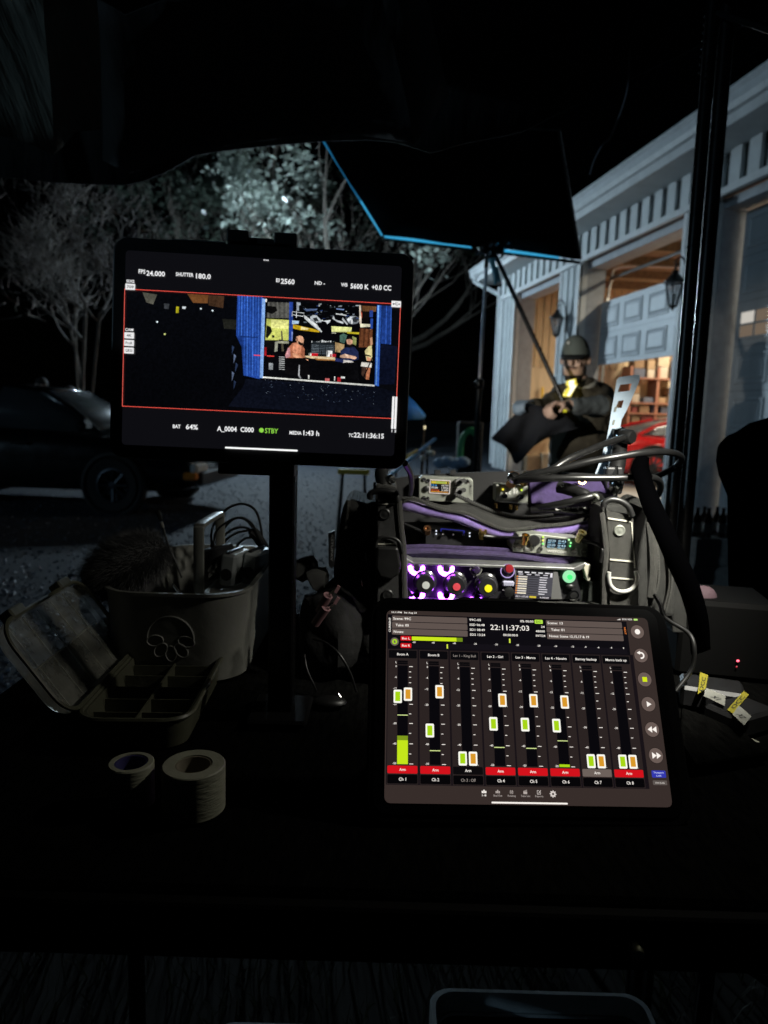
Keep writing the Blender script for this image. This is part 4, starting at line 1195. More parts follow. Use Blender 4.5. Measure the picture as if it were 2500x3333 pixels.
pp8([(1120, 640), (1160, 590), (1195, 580), (1200, 740), (1140, 745)], '#d4c890'); pp8([(1175, 500), (1200, 490), (1205, 570), (1182, 580)], '#d2a07c'); pp8([(1110, 670), (1180, 690), (1190, 705), (1120, 690)], '#1c1a14'); pp8([(1085, 760), (1195, 770), (1190, 820), (1075, 805)], '#d6d2c8'); pp8([(1085, 810), (1130, 815), (1125, 940), (1085, 900)], '#3c2a22'); pp8([(1135, 820), (1180, 822), (1165, 950), (1130, 945)], '#a8694a')
pp8([(1225, 645), (1235, 650), (1095, 970), (1082, 965)], '#0a0a0c'); pp8([(1140, 700), (1190, 720), (1180, 750), (1145, 745)], '#c98f6c')
bx8(825, 925, 862, 970, '#c8242e'); bx8(862, 915, 905, 935, '#dfe0dc'); bx8(692, 935, 740, 965, '#d06a6a'); bx8(508, 900, 522, 940, '#dcdcd8'); bx8(790, 915, 800, 960, '#e2e2de'); bx8(40, 600, 62, 690, '#a01820'); bx8(85, 770, 130, 840, '#8f9598')
for k in range(170):
    x = R8.uniform(20, 1230); y = R8.uniform(945, 1150) + x * .055
    s_ = R8.uniform(2, 7)
    pp8([(x, y), (x + s_ * 2, y + .5), (x + s_ * 1.6, y + s_ * .7)], R8.choice(('#26314a', '#3c4c6a', '#1a2236', '#6c7c96', '#aab6c4')))
f.build('video_picture', ms, VIDEO)
f = Flat(FU_ @ Matrix.Translation((0, 0, .0014)))
f.rect(.3, 31.8, 229.9, 32.25, '#ff5a4c', .5); f.rect(.3, 128.3, 229.9, 128.75, '#ff5a4c', .5); f.rect(.25, 31.8, .65, 128.75, '#ff6a5c', .5); f.rect(229.45, 31.8, 229.9, 128.75, '#ff6a5c', .5)
a, b_ = q8(40, 693), q8(135, 703); f.rect(a[0] - 9, a[1] - .35, a[0] - 3.5, a[1] + .35, '#ff4a40', .5); f.rect(a[0] + 2, a[1] - .3, a[0] + 8, a[1] + .4, '#ff4a40', .5)
f.build('frame_lines', ms)
f = Flat(FU_ @ Matrix.Translation((0, 0, .0014)))
for s_, x, y, h_, w_ in (('FPS', 11.3, 17, 3.4, 5.6), ('24.000', 17.6, 18, 4.1, 15.2), ('SHUTTER', 41.7, 17.5, 3.0, 14.5), ('180.0', 58.2, 18, 4.1, 12.2), ('EI', 124.5, 17.8, 2.9, 2.8), ('2560', 128.4, 18.4, 4.1, 11.5), ('ND -', 156.7, 18.2, 2.9, 8.6), ('WB', 178.8, 18.4, 2.9, 5.4), ('5600 K', 186.8, 19.1, 4.1, 15.4), ('+0.0 CC', 204.8, 19, 4.1, 16.4),
                      ('SDI2', 1.5, 25.4, 2.2, 6.6), ('CAM', 1.4, 65.1, 2.2, 6.6), ('BAT', 42.3, 143.3, 3.0, 6.4), ('64%', 53.1, 143.2, 4.1, 10), ('A_0004', 79.1, 143.5, 4.1, 16.4), ('C000', 98.6, 143.4, 4.1, 11.2), ('MEDIA', 139.9, 144.3, 2.9, 10.2), ('1:43 h', 151.6, 143.9, 4.1, 13.4), ('TC', 190, 144.2, 2.9, 4), ('22:11:36:15', 194.4, 143.8, 4.1, 25.8), ('1 2', 226.6, 139, 2.2, 4)):
    q_ = Flat(f.m); q_.text(s_, x, y, h_, '#f2f2f4', w_, bold=.022); q_.build('screen_lettering', ms)
q_ = Flat(f.m); q_.text('STBY', 119.2, 143.5, 4.1, '#8fd84a', 11); q_.build('screen_lettering', ms)
q_ = Flat(f.m); q_.disc(116.2, 143.4, 2.0, '#8fd84a', .2, 14); q_.build('standby_dot', ms)
for x in (114, 115.6, 117.2):
    q_ = Flat(f.m); q_.disc(x, 1.9, .55, '#f2f2f4', .2, 10); q_.build('menu_dot', ms)
badge = []
for (y, s_) in ((27.6, '709'), (67.4, '4K'), (73.6, 'ProR'), (79.8, 'G833')):
    q_ = Flat(f.m); q_.rect(.9, y, 8.9, y + 5, '#e9e9ea', .55, r=.4); q_.text(s_, 4.9, y + 2.5, 2.2, '#202226', 4 if s_ == '4K' else 5.6, 'C', z=.65); q_.build('status_badge', ms)
q_ = Flat(f.m)
q_.rect(221.9, 29.6, 230, 34.8, '#efefef', .55, r=.4); q_.rect(223.2, 32.0, 228.6, 32.4, '#333333', .65); q_.disc(223.6, 32.2, .7, '#333333', .65, 10); q_.poly([(228.2, 31.4), (229.4, 32.2), (228.2, 33)], '#333333', .65)
q_.poly([(224.4, 32.1), (225.6, 30.8), (227.2, 30.8), (227.2, 31.1), (225.8, 31.1), (224.8, 32.1)], '#333333', .65); q_.poly([(225, 32.3), (226.2, 33.6), (227.6, 33.6), (227.6, 33.3), (226.4, 33.3), (225.4, 32.3)], '#333333', .65)
q_.build('usb_badge', ms)
for x_ in (226.0, 228.4):
    q_ = Flat(f.m); q_.rect(x_, 109.9, x_ + 1.9, 137.2, '#f4f4f4', .6); q_.build('audio_bar', ms)
q_ = Flat(f.m); q_.rect(86.2, 158.6, 147.4, 160.1, '#ffffff', .55, r=.7); q_.build('home_bar', ms)

# holder clamps and post
hb = MB()
def mbx(mb, x0, x1, y0, y1, z0, z1):
    pts = [MTU @ V((x, y, z)) for x in (x0, x1) for y in (y0, y1) for z in (z0, z1)]
    return mb.add(pts, [(0, 1, 3, 2), (4, 6, 7, 5), (0, 4, 5, 1), (2, 3, 7, 6), (0, 2, 6, 4), (1, 5, 7, 3)])
stand = thing('monitor_stand', 'black post with tablet clamp holding up the camera monitor', 'stand', (-.11, .8, TZ))
for (x0, x1, nm) in ((-.032, -.014, 'clamp_jaw'), (.007, .026, 'clamp_jaw')):
    mbx(MB(), x0, x1, UH / 2 + .0115, UH / 2 + .021, -.013, .004).build(nm, m_blk, stand, bevel=.001)
mbx(MB(), -.030, .024, UH / 2 + .0118, UH / 2 + .0165, -.014, -.0005).build('clamp_bar', m_blk, stand)
mbx(MB(), -.034, .030, -UH / 2 - .021, -UH / 2 - .0115, -.013, .002).build('lower_clamp', m_blk, stand, bevel=.001)
mbx(MB(), -.03, .02, -UH / 2 - .012, UH / 2 + .016, -.020, -.0145).build('back_spine', m_blk, stand)
mbx(MB(), -.104, -.026, -UH / 2 - .0122, -UH / 2 - .0112, -.009, -.001).build('edge_strip', m_alum, stand)
mbx(MB(), -.078, -.034, UH / 2 + .0112, UH / 2 + .0119, -.008, -.001).build('edge_strip', m_alum, stand)  # metal strip standing for the backlight along the top edge
pt = P(921, 1500, .80); pb = P(921, 2330, .80)
px_ = pt.x
MB().box((px_ + .001, .80, (TZ + pt.z) / 2 + .02), (.0285, .028, pt.z - TZ - .002 + .04), bev=.002).build('post', m_pole, stand)
am = MB(); am.tube([MTU @ V((0, -.03, -.018)), V((px_, .79, pt.z + .03))], .011, 10); am.build('arm', m_pole, stand, smooth=True)
MB().box((px_, .80, TZ + .006), (.07, .08, .008), bev=.003).build('base_plate', M('case_rubber', (.004, .004, .0045), .9, spec=.12), stand)

# ---- tape rolls
m_tape = M('pale_tape', (.36, .36, .27), .55, var=.12, vscale=20, bump=.3, bscale=90, stretch=(1, 1, 6))
def tape(px, py, ro, ri, h, label, core, tilt=0):
    c = PZ(px, py, TZ + .0005)
    t = thing('tape_roll', label, 'tape', c, 'rolls of tape at the table front')
    MB().lathe([(ri, 0), (ro - .001, 0), (ro, .001), (ro, h - .001), (ro - .001, h), (ri, h)], c, n=48, closed=True).build('tape_winding', m_tape, t, smooth=True)
    MB().lathe([(ri - .0018, .0005), (ri - .0001, .0005), (ri - .0001, h - .001), (ri - .0018, h - .001)], c, n=40, closed=True).build('cardboard_core', core, t, smooth=True)
tape(430, 2614, .0200, .0148, .040, 'narrow roll of pale cloth tape with blue core', M('blue_core', (.05, .045, .16), .6))
tape(632, 2628, .0278, .0165, .042, 'wide roll of pale tape at the front of the table', M('kraft_core', (.25, .22, .16), .7))

# ---- tackle box, open
m_clear = M('clear_plastic', (.60, .60, .52), .3, trans=.5, spec=.5, alpha=.5, var=.5, vscale=30)
m_tray = M('olive_plastic', (.11, .11, .075), .4, var=.15, vscale=20, bump=.15, bscale=60)
tc_ = V((-.262, .808, TZ)); tw_, tl_, thh = .118, .215, .034
TR = Matrix.Translation(tc_) @ Matrix.Rotation(math.radians(2.5), 4, 'Z')
tk = thing('tackle_box', 'open olive compartment box with clear lid on the table', 'box', tc_)
oo = rrect(tw_, tl_, .028, 6); ii = rrect(tw_ - .010, tl_ - .010, .024, 6)
tb = MB()
ringf = lambda pts, z: [TR @ V((a, b_, z)) for a, b_ in pts]
tb.loft([ringf(rrect(tw_ - .012, tl_ - .012, .024, 6), .001), ringf(oo, thh), ringf(ii, thh), ringf(rrect(tw_ - .018, tl_ - .018, .022, 6), .004)], caps=True)
tb.build('tray', m_tray, tk, smooth=True)
MB().tube(ringf(oo, thh) + ringf(oo[:1], thh), .0027, 6, caps=False).build('rim', m_tray, tk, smooth=True)
def tbx(mb, x0, x1, y0, y1, z0, z1):
    return mb.add([TR @ V((x, y, z)) for x in (x0, x1) for y in (y0, y1) for z in (z0, z1)], [(0, 1, 3, 2), (4, 6, 7, 5), (0, 4, 5, 1), (2, 3, 7, 6), (0, 2, 6, 4), (1, 5, 7, 3)])
tbx(MB(), -.0009, .0009, -tl_ / 2 + .010, tl_ / 2 - .010, .005, .029).build('divider', m_tray, tk)
for k in range(1, 6):
    y = -tl_ / 2 + tl_ * k / 6
    for s_ in (-1, 1):
        x0, x1 = (.001, tw_ / 2 - .008) if s_ > 0 else (-tw_ / 2 + .008, -.001)
        tbx(MB(), x0, x1, y - .0007, y + .0007, .005, .027).build('divider', m_tray, tk)
la = math.radians(126)
lid = thing  # (lid built below as part)
LT = TR @ Matrix.Translation((-tw_ / 2 - .003, 0, thh + .003)) @ Matrix.Rotation(-la, 4, 'Y')
lb2 = MB()
lr = lambda pts, z: [LT @ V((a + tw_ / 2, b_, z)) for a, b_ in pts]
lb2.loft([lr(rrect(tw_, tl_, .028, 6), 0), lr(rrect(tw_, tl_, .028, 6), .010), lr(rrect(tw_ - .008, tl_ - .008, .024, 6), .0145)], caps=False)
lb2.add(lr(rrect(tw_ - .008, tl_ - .008, .024, 6), .0145), [tuple(range(28))])
lidp = lb2.build('clear_lid', m_clear, tk, smooth=False, recalc=False)
fr_ = MB(); fr_.tube(lr(oo, 0) + lr(oo[:1], 0), .0026, 6, caps=False); fr_.build('lid_rim', m_tray, lidp, smooth=True)
for k in range(1, 6):
    y = -tl_ / 2 + tl_ * k / 6
    MB().tube([LT @ V((.006, y, .0135)), LT @ V((tw_ - .006, y, .0135))], .0009, 4).build('lid_rib', m_clear, lidp)
MB().tube([LT @ V((tw_ / 2, -tl_ / 2 + .008, .0135)), LT @ V((tw_ / 2, tl_ / 2 - .008, .0135))], .001, 4).build('lid_rib', m_clear, lidp)
for y in (-.062, .062):
    h_ = MB(); 
    for k in range(4):
        h_.tube([TR @ V((-tw_ / 2 - .0035, y - .012 + k * .007, thh + .001)), TR @ V((-tw_ / 2 - .0035, y - .007 + k * .007, thh + .001))], .0032, 8)
    h_.build('hinge', m_tray, tk)
    l_ = MB(); l_.box((0, 0, 0), (.012, .03, .016), bev=.002)
    l_.v = [tuple(LT @ (V(p) + V((tw_ + .004, y, .004)))) for p in l_.v]; l_.build('latch', m_tray, tk)
sl_ = MB().prism([TR @ V((a, b_, .006)) for a, b_ in ((-.045, .006), (-.006, .010), (-.006, .034), (-.046, .032))], (0, 0, .0012))
o = sl_.build('paper_slip', M('paper_slip', (.55, .54, .5), .8, var=.5, vscale=60)); tag(o, 'small white printed slip in a tackle box compartment', 'paper')
for (a, b_, nm, cm) in ((-.03, .088, 'white foam scrap in the back compartment of the tackle box', m_stitch), (.028, .045, 'small coiled clip in a right compartment of the tackle box', m_anod)):
    q = MB().ball(TR @ V((a, b_, .010)), .011, 10, (1.2, .8, .5)); o = q.build('small_part', cm, smooth=True); tag(o, nm, 'small part')

# ---- grey caddy with its contents
m_cad = M('putty_plastic', (.23, .23, .205), .42, var=.08, vscale=14, bump=.12, bscale=40)
BX, BY, BW, BL, BH = -.272, 1.045, .192, .330, .118
cad = thing('caddy_bucket', 'putty grey caddy bucket full of small gear', 'bucket', (BX, BY, TZ))
rg = lambda w_, l_, r_, z: [V((BX + a, BY + b_, TZ + z)) for a, b_ in rrect(w_, l_, r_, 8)]
cb = MB(); cb.loft([rg(BW - .018, BL - .022, .05, .0008), rg(BW - .012, BL - .014, .052, .004), rg(BW, BL, .056, BH), rg(BW + .006, BL + .006, .058, BH + .001), rg(BW + .006, BL + .006, .058, BH + .005), rg(BW - .006, BL - .006, .053, BH + .005), rg(BW - .03, BL - .03, .05, .008)])
cb.build('tub', m_cad, cad, smooth=True)
hp0, hp1 = P(612, 1935, .985), P(690, 1790, 1.12)
hx = BX + .012
ht = P(622, 1712, .985).z
hd = MB()
ring2 = lambda y, z, w_, h_: None
path = bez([V((hx, .985, TZ + .02)), V((hx, .985, ht - .02)), V((hx, .99, ht - .004)), V((hx, 1.0, ht)), V((hx, 1.10, ht)), V((hx, 1.11, ht - .004)), V((hx, 1.115, ht - .02)), V((hx, 1.115, TZ + .02))], 5)
rows_ = []
for i, p in enumerate(path):
    t_ = (path[min(i + 1, len(path) - 1)] - path[max(i - 1, 0)]).normalized()
    nrm = V((1, 0, 0)).cross(t_)
    rows_.append([p + V((a, 0, 0)) + nrm * b_ for a, b_ in rrect(.015, .008, .003, 2)])
hd.loft(rows_); hd.build('handle', m_cad, cad, smooth=True)
MB().box((hx, 1.05, TZ + .05), (.004, BL - .05, .08)).build('divider', m_cad, cad)
tr_ = MB(); tr_.box((BX + .052, 1.06, TZ + .088), (.075, BL - .06, .004)); tr_.build('tray', m_cad, cad)
# flower-shaped badge on the front
bd = MB(); cen = V((BX + .012, 0, TZ + .058)); 
def onfront(x, z): 
    t_ = (z - TZ) / BH
    return V((x, BY - (BL - .014 + .014 * t_) / 2 - .0010, z))
cb_ = P(556, 2078, .883)
arc = [onfront(cb_.x + .030 * math.cos(math.radians(q)), cb_.z + .030 * math.sin(math.radians(q))) for q in range(-5, 186, 6)]
bd.tube(arc, .0011, 5)
for k in range(5):
    a = math.radians(190 + k * 40)
    lc = (cb_.x + .0205 * math.cos(a), cb_.z + .0205 * math.sin(a))
    e1_ = (math.cos(a), math.sin(a)); e2_ = (-math.sin(a), math.cos(a))
    bd.tube([onfront(lc[0] + e1_[0] * .0105 * math.cos(q) + e2_[0] * .0072 * math.sin(q), lc[1] + e1_[1] * .0105 * math.cos(q) + e2_[1] * .0072 * math.sin(q)) for q in [math.radians(j_) for j_ in range(0, 361, 20)]], .0010, 5)
bd.build('flower_badge', M('badge_white', (.40, .40, .37), .6), cad)
# furry windscreen
ws = thing('microphone_windscreen', 'black furry microphone windscreen sticking out of the caddy', 'windscreen', (BX - .05, .93, TZ + .1))
a0, a1 = P(290, 1905, .93), P(540, 1775, .96)
axis = (a1 - a0).normalized(); Lw = (a1 - a0).length
core = MB(); rq = V((0, 0, 1)).rotation_difference(axis).to_matrix()
core.ball((a0 + a1) / 2, .5, 16, (.075, .075, Lw * 1.02), rq)
core.build('foam_core', M('black_fur_core', (.008, .008, .008), .95), ws, smooth=True)
fur = MB(); rf2 = random.Random(4)
for k in range(9000):
    th = math.acos(rf2.uniform(-1, 1)); ph = rf2.uniform(0, 6.283)
    n_ = V((math.sin(th) * math.cos(ph), math.sin(th) * math.sin(ph), math.cos(th)))
    p = (a0 + a1) / 2 + rq @ V((n_.x * .036, n_.y * .036, n_.z * Lw * .5))
    nn = (rq @ V((n_.x, n_.y, n_.z * .5))).normalized()
    d_ = (nn + axis * -.6 + V((rf2.uniform(-1, 1), rf2.uniform(-1, 1), rf2.uniform(-1, .6))) * .45).normalized()
    L_ = rf2.uniform(.009, .019); s_ = d_.orthogonal().normalized() * .00028
    fur.add([p - s_, p + s_, p + d_ * L_], [(0, 1, 2)])
stuff(fur.build('fur', M('black_fur', (.014, .014, .015), .45, sheen=.5), ws, recalc=False))
MB().tube([a0 - axis * .018, a0 + axis * .01], .009, 10).build('cable_collar', m_rub, ws, smooth=True)
# whip antenna, charger blocks, plastic sachet, cable coils, adapter
an = thing('whip_antenna', 'thin black whip antenna standing up from the caddy', 'antenna', P(592, 1880, .96))
MB().tube(px_path([(526, 1700, .96), (548, 1775, .96), (570, 1825, .96), (592, 1880, .96)], 4), .0016, 6).build('whip', m_rub, an, smooth=True)
MB().tube([P(513, 1660, .96), P(516, 1668, .96), P(524, 1694, .96)], [.002, .0038, .003], 8).build('rubber_tip', m_rub, an, smooth=True)
MB().tube([P(525, 1699, .96), P(530, 1717, .96)], .0026, 8).build('pale_band', m_cad, an)
m_chg = M('pale_charger', (.42, .45, .45), .4, var=.1, vscale=20)
for i, (qx, qy, lab) in enumerate(((.0485, 1.055, 'left pale grey battery charger in the caddy tray'), (.0785, 1.07, 'right pale grey battery charger in the caddy tray'))):
    t = thing('battery_charger', lab, 'charger', (BX + qx, qy, TZ + .095), 'battery chargers in the caddy')
    R_ = Matrix.Rotation(math.radians(-14), 3, 'Z') @ Matrix.Rotation(math.radians(6), 3, 'Y')
    c = V((BX + qx, qy, TZ + .120))
    MB().box(c, (.025, .055, .05), R_, bev=.004).build('body', m_chg, t, smooth=False)
    MB().box(c + V((0, 0, .026)), (.006, .05, .004), R_, bev=.001).build('top_groove', m_blk, t)
    MB().lathe([(.009, 0), (.009, .002), (0, .002)], c + R_ @ V((0, -.0276, -.006)), R_ @ V((0, -1, 0)), 16).build('round_port', m_blk, t)
pb_ = MB(); rp = random.Random(9); gp = []
for i in range(7):
    row = []
    for j in range(7):
        q = P(650 + i * 11, 1838 + j * 9 - i * 4, 1.04) + V((0, rp.uniform(-.010, .010), rp.uniform(-.003, .003)))
        row.append(q)
    gp.append(row)
pb_.loft(gp, close=False, caps=False)
o = pb_.build('plastic_sachet', M('shiny_film', (.35, .35, .33), .08, trans=.5, alpha=.6, spec=1.0), recalc=False, solid=.0004); tag(o, 'crumpled clear plastic sachet in the caddy', 'sachet')
cc = thing('cable_coil', 'loosely coiled thin black cable rising from the caddy', 'cable', P(840, 1800, 1.1))
for k, path_ in enumerate((((690, 1800), (688, 1740), (700, 1700), (740, 1655), (790, 1640), (830, 1660), (848, 1710), (855, 1770), (862, 1800)),
                ((695, 1795), (700, 1740), (730, 1705), (780, 1685), (820, 1705), (840, 1745), (858, 1790)),
                ((705, 1795), (720, 1735), (760, 1690), (800, 1692), (835, 1735), (850, 1770)),
                ((712, 1792), (725, 1750), (760, 1722), (800, 1717), (836, 1740)), ((720, 1790), (735, 1758), (770, 1735), (815, 1728), (845, 1750)), ((768, 1792), (776, 1770), (800, 1752), (818, 1750)))):
    MB().tube(px_path([(x, y, 1.12 + .012 * k - .02 * (k % 2)) for x, y in path_], 6), .0021, 6).build('loop', m_rub, cc, smooth=True)
MB().tube(px_path([(812, 1728, 1.12), (832, 1740, 1.12), (855, 1775, 1.12), (872, 1810, 1.12)], 3), [.004] + [.009] * 3 + [.0085] * 3 + [.008] * 3, 8).build('velcro_wrap', m_blkm, cc, smooth=True)
tag(MB().tube(px_path([(660, 1815, 1.1), (720, 1822, 1.1), (790, 1812, 1.1), (865, 1805, 1.1)], 6), .0018, 6).build('thin_cable', m_rub), 'thin black cable lying across the back of the caddy', 'cable')
tag(MB().tube(px_path([(562, 1900, .9), (575, 1918, .9), (588, 1934, .9)], 4), .0022, 6).build('spring_cord', m_chrome), 'short metal bead cord hanging over the caddy rim', 'cord')
o = MB().box(P(622, 1800, 1.03) + V((.03, .03, -.02)), (.012, .07, .05), Matrix.Rotation(-.5, 3, 'Z'), bev=.003).build('small_case', m_blk); tag(o, 'small black case behind the caddy handle', 'case')
# ================================================================== SOUND BAG
bag = thing('sound_bag', 'black field recording bag with purple fleece lining behind the tablet', 'bag', (.19, 1.0, TZ))
YF = .905                                             # front plane of the bag
zt = lambda px, py, Y: P(px, py, Y).z
xl, xr = P(1225, 1800, .93).x, P(2110, 1800, .93).x
bb = MB()
zlow = zt(1600, 1965, YF)
bb.box(((xl + xr) / 2, 1.0, (TZ + zlow) / 2 + .0005), (xr - xl - .01, .20, zlow - TZ - .001), bev=.006)
bb.build('base', m_fab, bag)
pxprism([(1222, 1575), (1222, 2010), (1318, 2010), (1300, 1640), (1290, 1585)], YF + .02, .16).build('left_wall', m_fab, bag, bevel=.003)
pxprism([(1962, 1650), (1952, 1720), (1945, 2010), (2112, 2010), (2106, 1660), (2060, 1638)], YF + .02, .16).build('right_wall', m_fab, bag, bevel=.003)
# back panel rising behind, lined purple at the right
pxprism([(1215, 1570), (1340, 1548), (1500, 1540), (1720, 1533), (1960, 1545), (2000, 1600), (2020, 1750), (1215, 1750)], 1.085, .012).build('back_panel', m_blkm, bag)
pxprism([(1722, 1565), (1760, 1548), (1900, 1550), (1955, 1562), (1975, 1600), (1960, 1640), (1730, 1640)], 1.075, .008).build('purple_lining', M('purple_cloth', (.045, .028, .095), .9, var=.3, vscale=90, bump=.5, bscale=300), bag, bevel=.002)
for x in (1425, 1475):
    pxprism([(x - 9, 1532), (x + 9, 1531), (x + 9, 1545), (x - 9, 1546)], 1.078, .02).build('velcro_tab', m_blk, bag)
# inner floor and dark well behind the receivers
pxprism([(1300, 1700), (1960, 1700), (1960, 1850), (1300, 1850)], 1.055, .004).build('inner_wall', m_blkm, bag)
# fleece-edged flap: lofted cloth between the zip and the fleece roll
fle = [(1308, 1640), (1345, 1650), (1390, 1662), (1440, 1672), (1490, 1685), (1540, 1705), (1590, 1725), (1640, 1737), (1690, 1737), (1740, 1731), (1800, 1725), (1860, 1719), (1910, 1712), (1946, 1696)]
top = [(1308, 1628), (1345, 1622), (1390, 1634), (1440, 1650), (1490, 1640), (1540, 1648), (1590, 1668), (1640, 1684), (1690, 1690), (1740, 1690), (1800, 1684), (1860, 1676), (1910, 1668), (1950, 1655)]
fp_ = [P(x, y, .985) for x, y in fle]
MB().tube(bez(fp_, 4), [.0045] + [.0075] * (len(fle) * 4 - 5) + [.004, .003][:2], 10).build('fleece_roll', m_purp, bag, smooth=True)
fb = MB(); r0 = bez([p + V((0, .004, .005)) for p in fp_], 4); r2 = bez([P(x, y, 1.03) for x, y in top], 4)
r1 = [(a + b_) / 2 + V((0, -.004, .004)) for a, b_ in zip(r0, r2)]
fb.loft([r0, r1, r2], close=False, caps=False); fb.build('flap', m_fab, bag, smooth=True, solid=.003)
def zipper(path, Y, r, name, mat, teeth=True, step=.0032):
    pts = px_path([(x, y, Y) for x, y in path], 10)
    MB().tube(pts, r, 6, flat=(0, -1, 0)).build(name, mat, bag, smooth=True)
    if teeth:
        tb_ = MB(); acc = 0; last = pts[0]
        for q in pts[1:]:
            while (q - last).length > step:
                last = last + (q - last).normalized() * step
                tb_.box(last + V((0, -r, .0)), (.0014, .0022, .0034))
        if tb_.v:
            stuff(tb_.build('zip_teeth', M('zip_teeth', (.07, .07, .065), .35), bag))
zipper([(1478, 1608), (1520, 1628), (1570, 1650), (1620, 1668), (1690, 1682), (1760, 1682), (1800, 1676)], 1.028, .0032, 'zip_tape', m_blkm)
zipper([(1310, 1632), (1350, 1622), (1400, 1645), (1450, 1660), (1520, 1672), (1580, 1700), (1640, 1722), (1690, 1722), (1760, 1712), (1840, 1705), (1900, 1690), (1948, 1664)], .978, .0026, 'zip_tape', m_web, True)
# divider with purple braided edge between receivers and recorder
dv = [(1308, 1790), (1400, 1788), (1500, 1793), (1600, 1797), (1700, 1806), (1800, 1822), (1880, 1830), (1932, 1836)]
MB().tube(px_path([(x, y - 9, .955) for x, y in dv], 6), .0032, 8).build('braided_edge', m_ppipe, bag, smooth=True)
MB().tube(px_path([(x, y + 5, .950) for x, y in dv], 6), .0036, 8).build('braided_edge', m_ppipe, bag, smooth=True)
pv = MB(); ra = px_path([(x, y + 8, .953) for x, y in dv], 4); rb2 = [p + V((0, .004, -.018)) for p in ra]
pv.loft([ra, rb2], close=False, caps=False); pv.build('divider_cloth', M('purple_dark_cloth', (.016, .010, .04), .95, var=.3, vscale=80), bag, solid=.003)
# left and right front straps with stitching, rivets and D-rings
pxprism([(1228, 1600), (1232, 1590), (1292, 1592), (1298, 1600), (1318, 2000), (1228, 2000)], YF, .008).build('strap', M('dull_strap', (.022, .022, .022), .7, bump=.8, bscale=300, kind='weave'), bag, bevel=.002)
pxprism([(1972, 1648), (1978, 1662), (2052, 1676), (2062, 1690), (2078, 1850), (2080, 2010), (1985, 2010), (1984, 1800)], YF, .008).build('strap', m_web, bag, bevel=.002)
MB().tube(px_path([(1958, 1668, YF), (1966, 1730, YF), (1972, 1800, YF), (1966, 1880, YF), (1965, 2000, YF)], 6), .0042, 8).build('edge_piping', m_web, bag, smooth=True)
MB().tube(px_path([(1298, 1630, YF), (1306, 1720, YF), (1314, 1800, YF), (1318, 2000, YF)], 6), .004, 8).build('edge_piping', m_web, bag, smooth=True)
def stitch(p0, p1, n, Y, name='stitching', amp=4):
    b = MB()
    for k in range(n):
        t0, t1 = k / n, (k + .75) / n
        x0, y0 = p0[0] + (p1[0] - p0[0]) * t0, p0[1] + (p1[1] - p0[1]) * t0
        x1, y1 = p0[0] + (p1[0] - p0[0]) * t1, p0[1] + (p1[1] - p0[1]) * t1
        b.tube([P(x0, y0 - amp * .5, Y), P(x1, y1 + amp * .5, Y)], .0009, 4)
    b.build(name, m_stitch, bag)
for a, b_ in (((1980, 1687), (2053, 1698)), ((1986, 1821), (2061, 1828)), ((1988, 1880), (2062, 1886))):
    stitch(a, b_, 22, YF - .0008)
stitch((2056, 1700), (2066, 1850), 26, YF - .0006, amp=0); stitch((1222 + 10, 1640), (1288, 1640), 16, YF - .0008); stitch((1228, 1770), (1282, 1770), 14, YF - .0008)
for k in range(6):
    x = 1998 + k * 11
    stitch((x, 1735), (x + 2, 1815), 14, YF - .0004, 'bar_tack', amp=0) if False else None
for (x, y, r_, m_) in ((2016, 1727, .0075, m_anod), (1252, 1673, .0075, M('dark_rivet', (.03, .03, .03), .4, .6)), (1262, 1936, .0075, M('dark_rivet', (.03, .03, .03), .4, .6))):
    c = P(x, y, YF - .0002)
    MB().lathe([(r_, 0), (r_, .0012), (r_ * .82, .0022), (r_ * .62, .0016), (r_ * .3, .0022), (0, .0024)], c, (0, -1, 0), 22).build('rivet', m_, bag, smooth=True)
def dring(pts, Y, r_, mat, name='d_ring'):
    return MB().tube(px_path([(x, y, Y) for x, y in pts], 8), r_, 10).build(name, mat, bag, smooth=True)
dring([(1983, 1862), (1982, 1880), (1988, 1905), (2005, 1921), (2030, 1926), (2054, 1918), (2070, 1900), (2074, 1880), (2070, 1860)], YF - .006, .0027, M('bright_ring', (.72, .72, .68), .35, .35))
dring([(1965, 1650), (1968, 1635), (1990, 1626), (2020, 1632), (2045, 1650), (2058, 1680)], YF - .004, .004, m_rub, 'handle_ring')
dring([(1204, 1625), (1208, 1605), (1235, 1597), (1270, 1600), (1290, 1612), (1295, 1632)], YF - .004, .004, m_rub, 'handle_ring')
dring([(1224, 1800), (1225, 1768), (1240, 1750), (1275, 1750), (1300, 1765), (1310, 1800)], YF - .005, .0022, M('dark_rivet', (.03, .03, .03), .4, .6))
pxprism([(1226, 1780), (1296, 1782), (1306, 1840), (1300, 1872), (1270, 1888), (1235, 1880), (1222, 1850)], YF - .012, .014).build('cord_lock', m_rub, bag, bevel=.003)
# right end pockets with zips
pk = [(2088, 1655), (2120, 1640), (2150, 1652), (2172, 1700), (2186, 1770), (2196, 1850), (2200, 1920), (2196, 2010), (2085, 2010)]
pxprism(pk, YF + .03, .13, (.08, 1, 0)).build('side_pocket', m_fab, bag, bevel=.006)
for path_ in ([(2078, 1660), (2090, 1720), (2096, 1800), (2098, 1900), (2098, 2000)], [(2100, 1655), (2125, 1690), (2137, 1780), (2140, 1880), (2125, 1950)], [(2130, 1650), (2160, 1720), (2178, 1810), (2182, 1900), (2164, 1985)]):
    zipper(path_, YF + .026, .0034, 'pocket_zip', m_web, True, .0042)
MB().tube(px_path([(2112, 1700, YF + .024), (2122, 1780, YF + .022), (2124, 1860, YF + .022), (2116, 1940, YF + .024)], 5), .0072, 8, flat=(0, -1, 0)).build('ribbed_binding', m_web, bag, smooth=True)
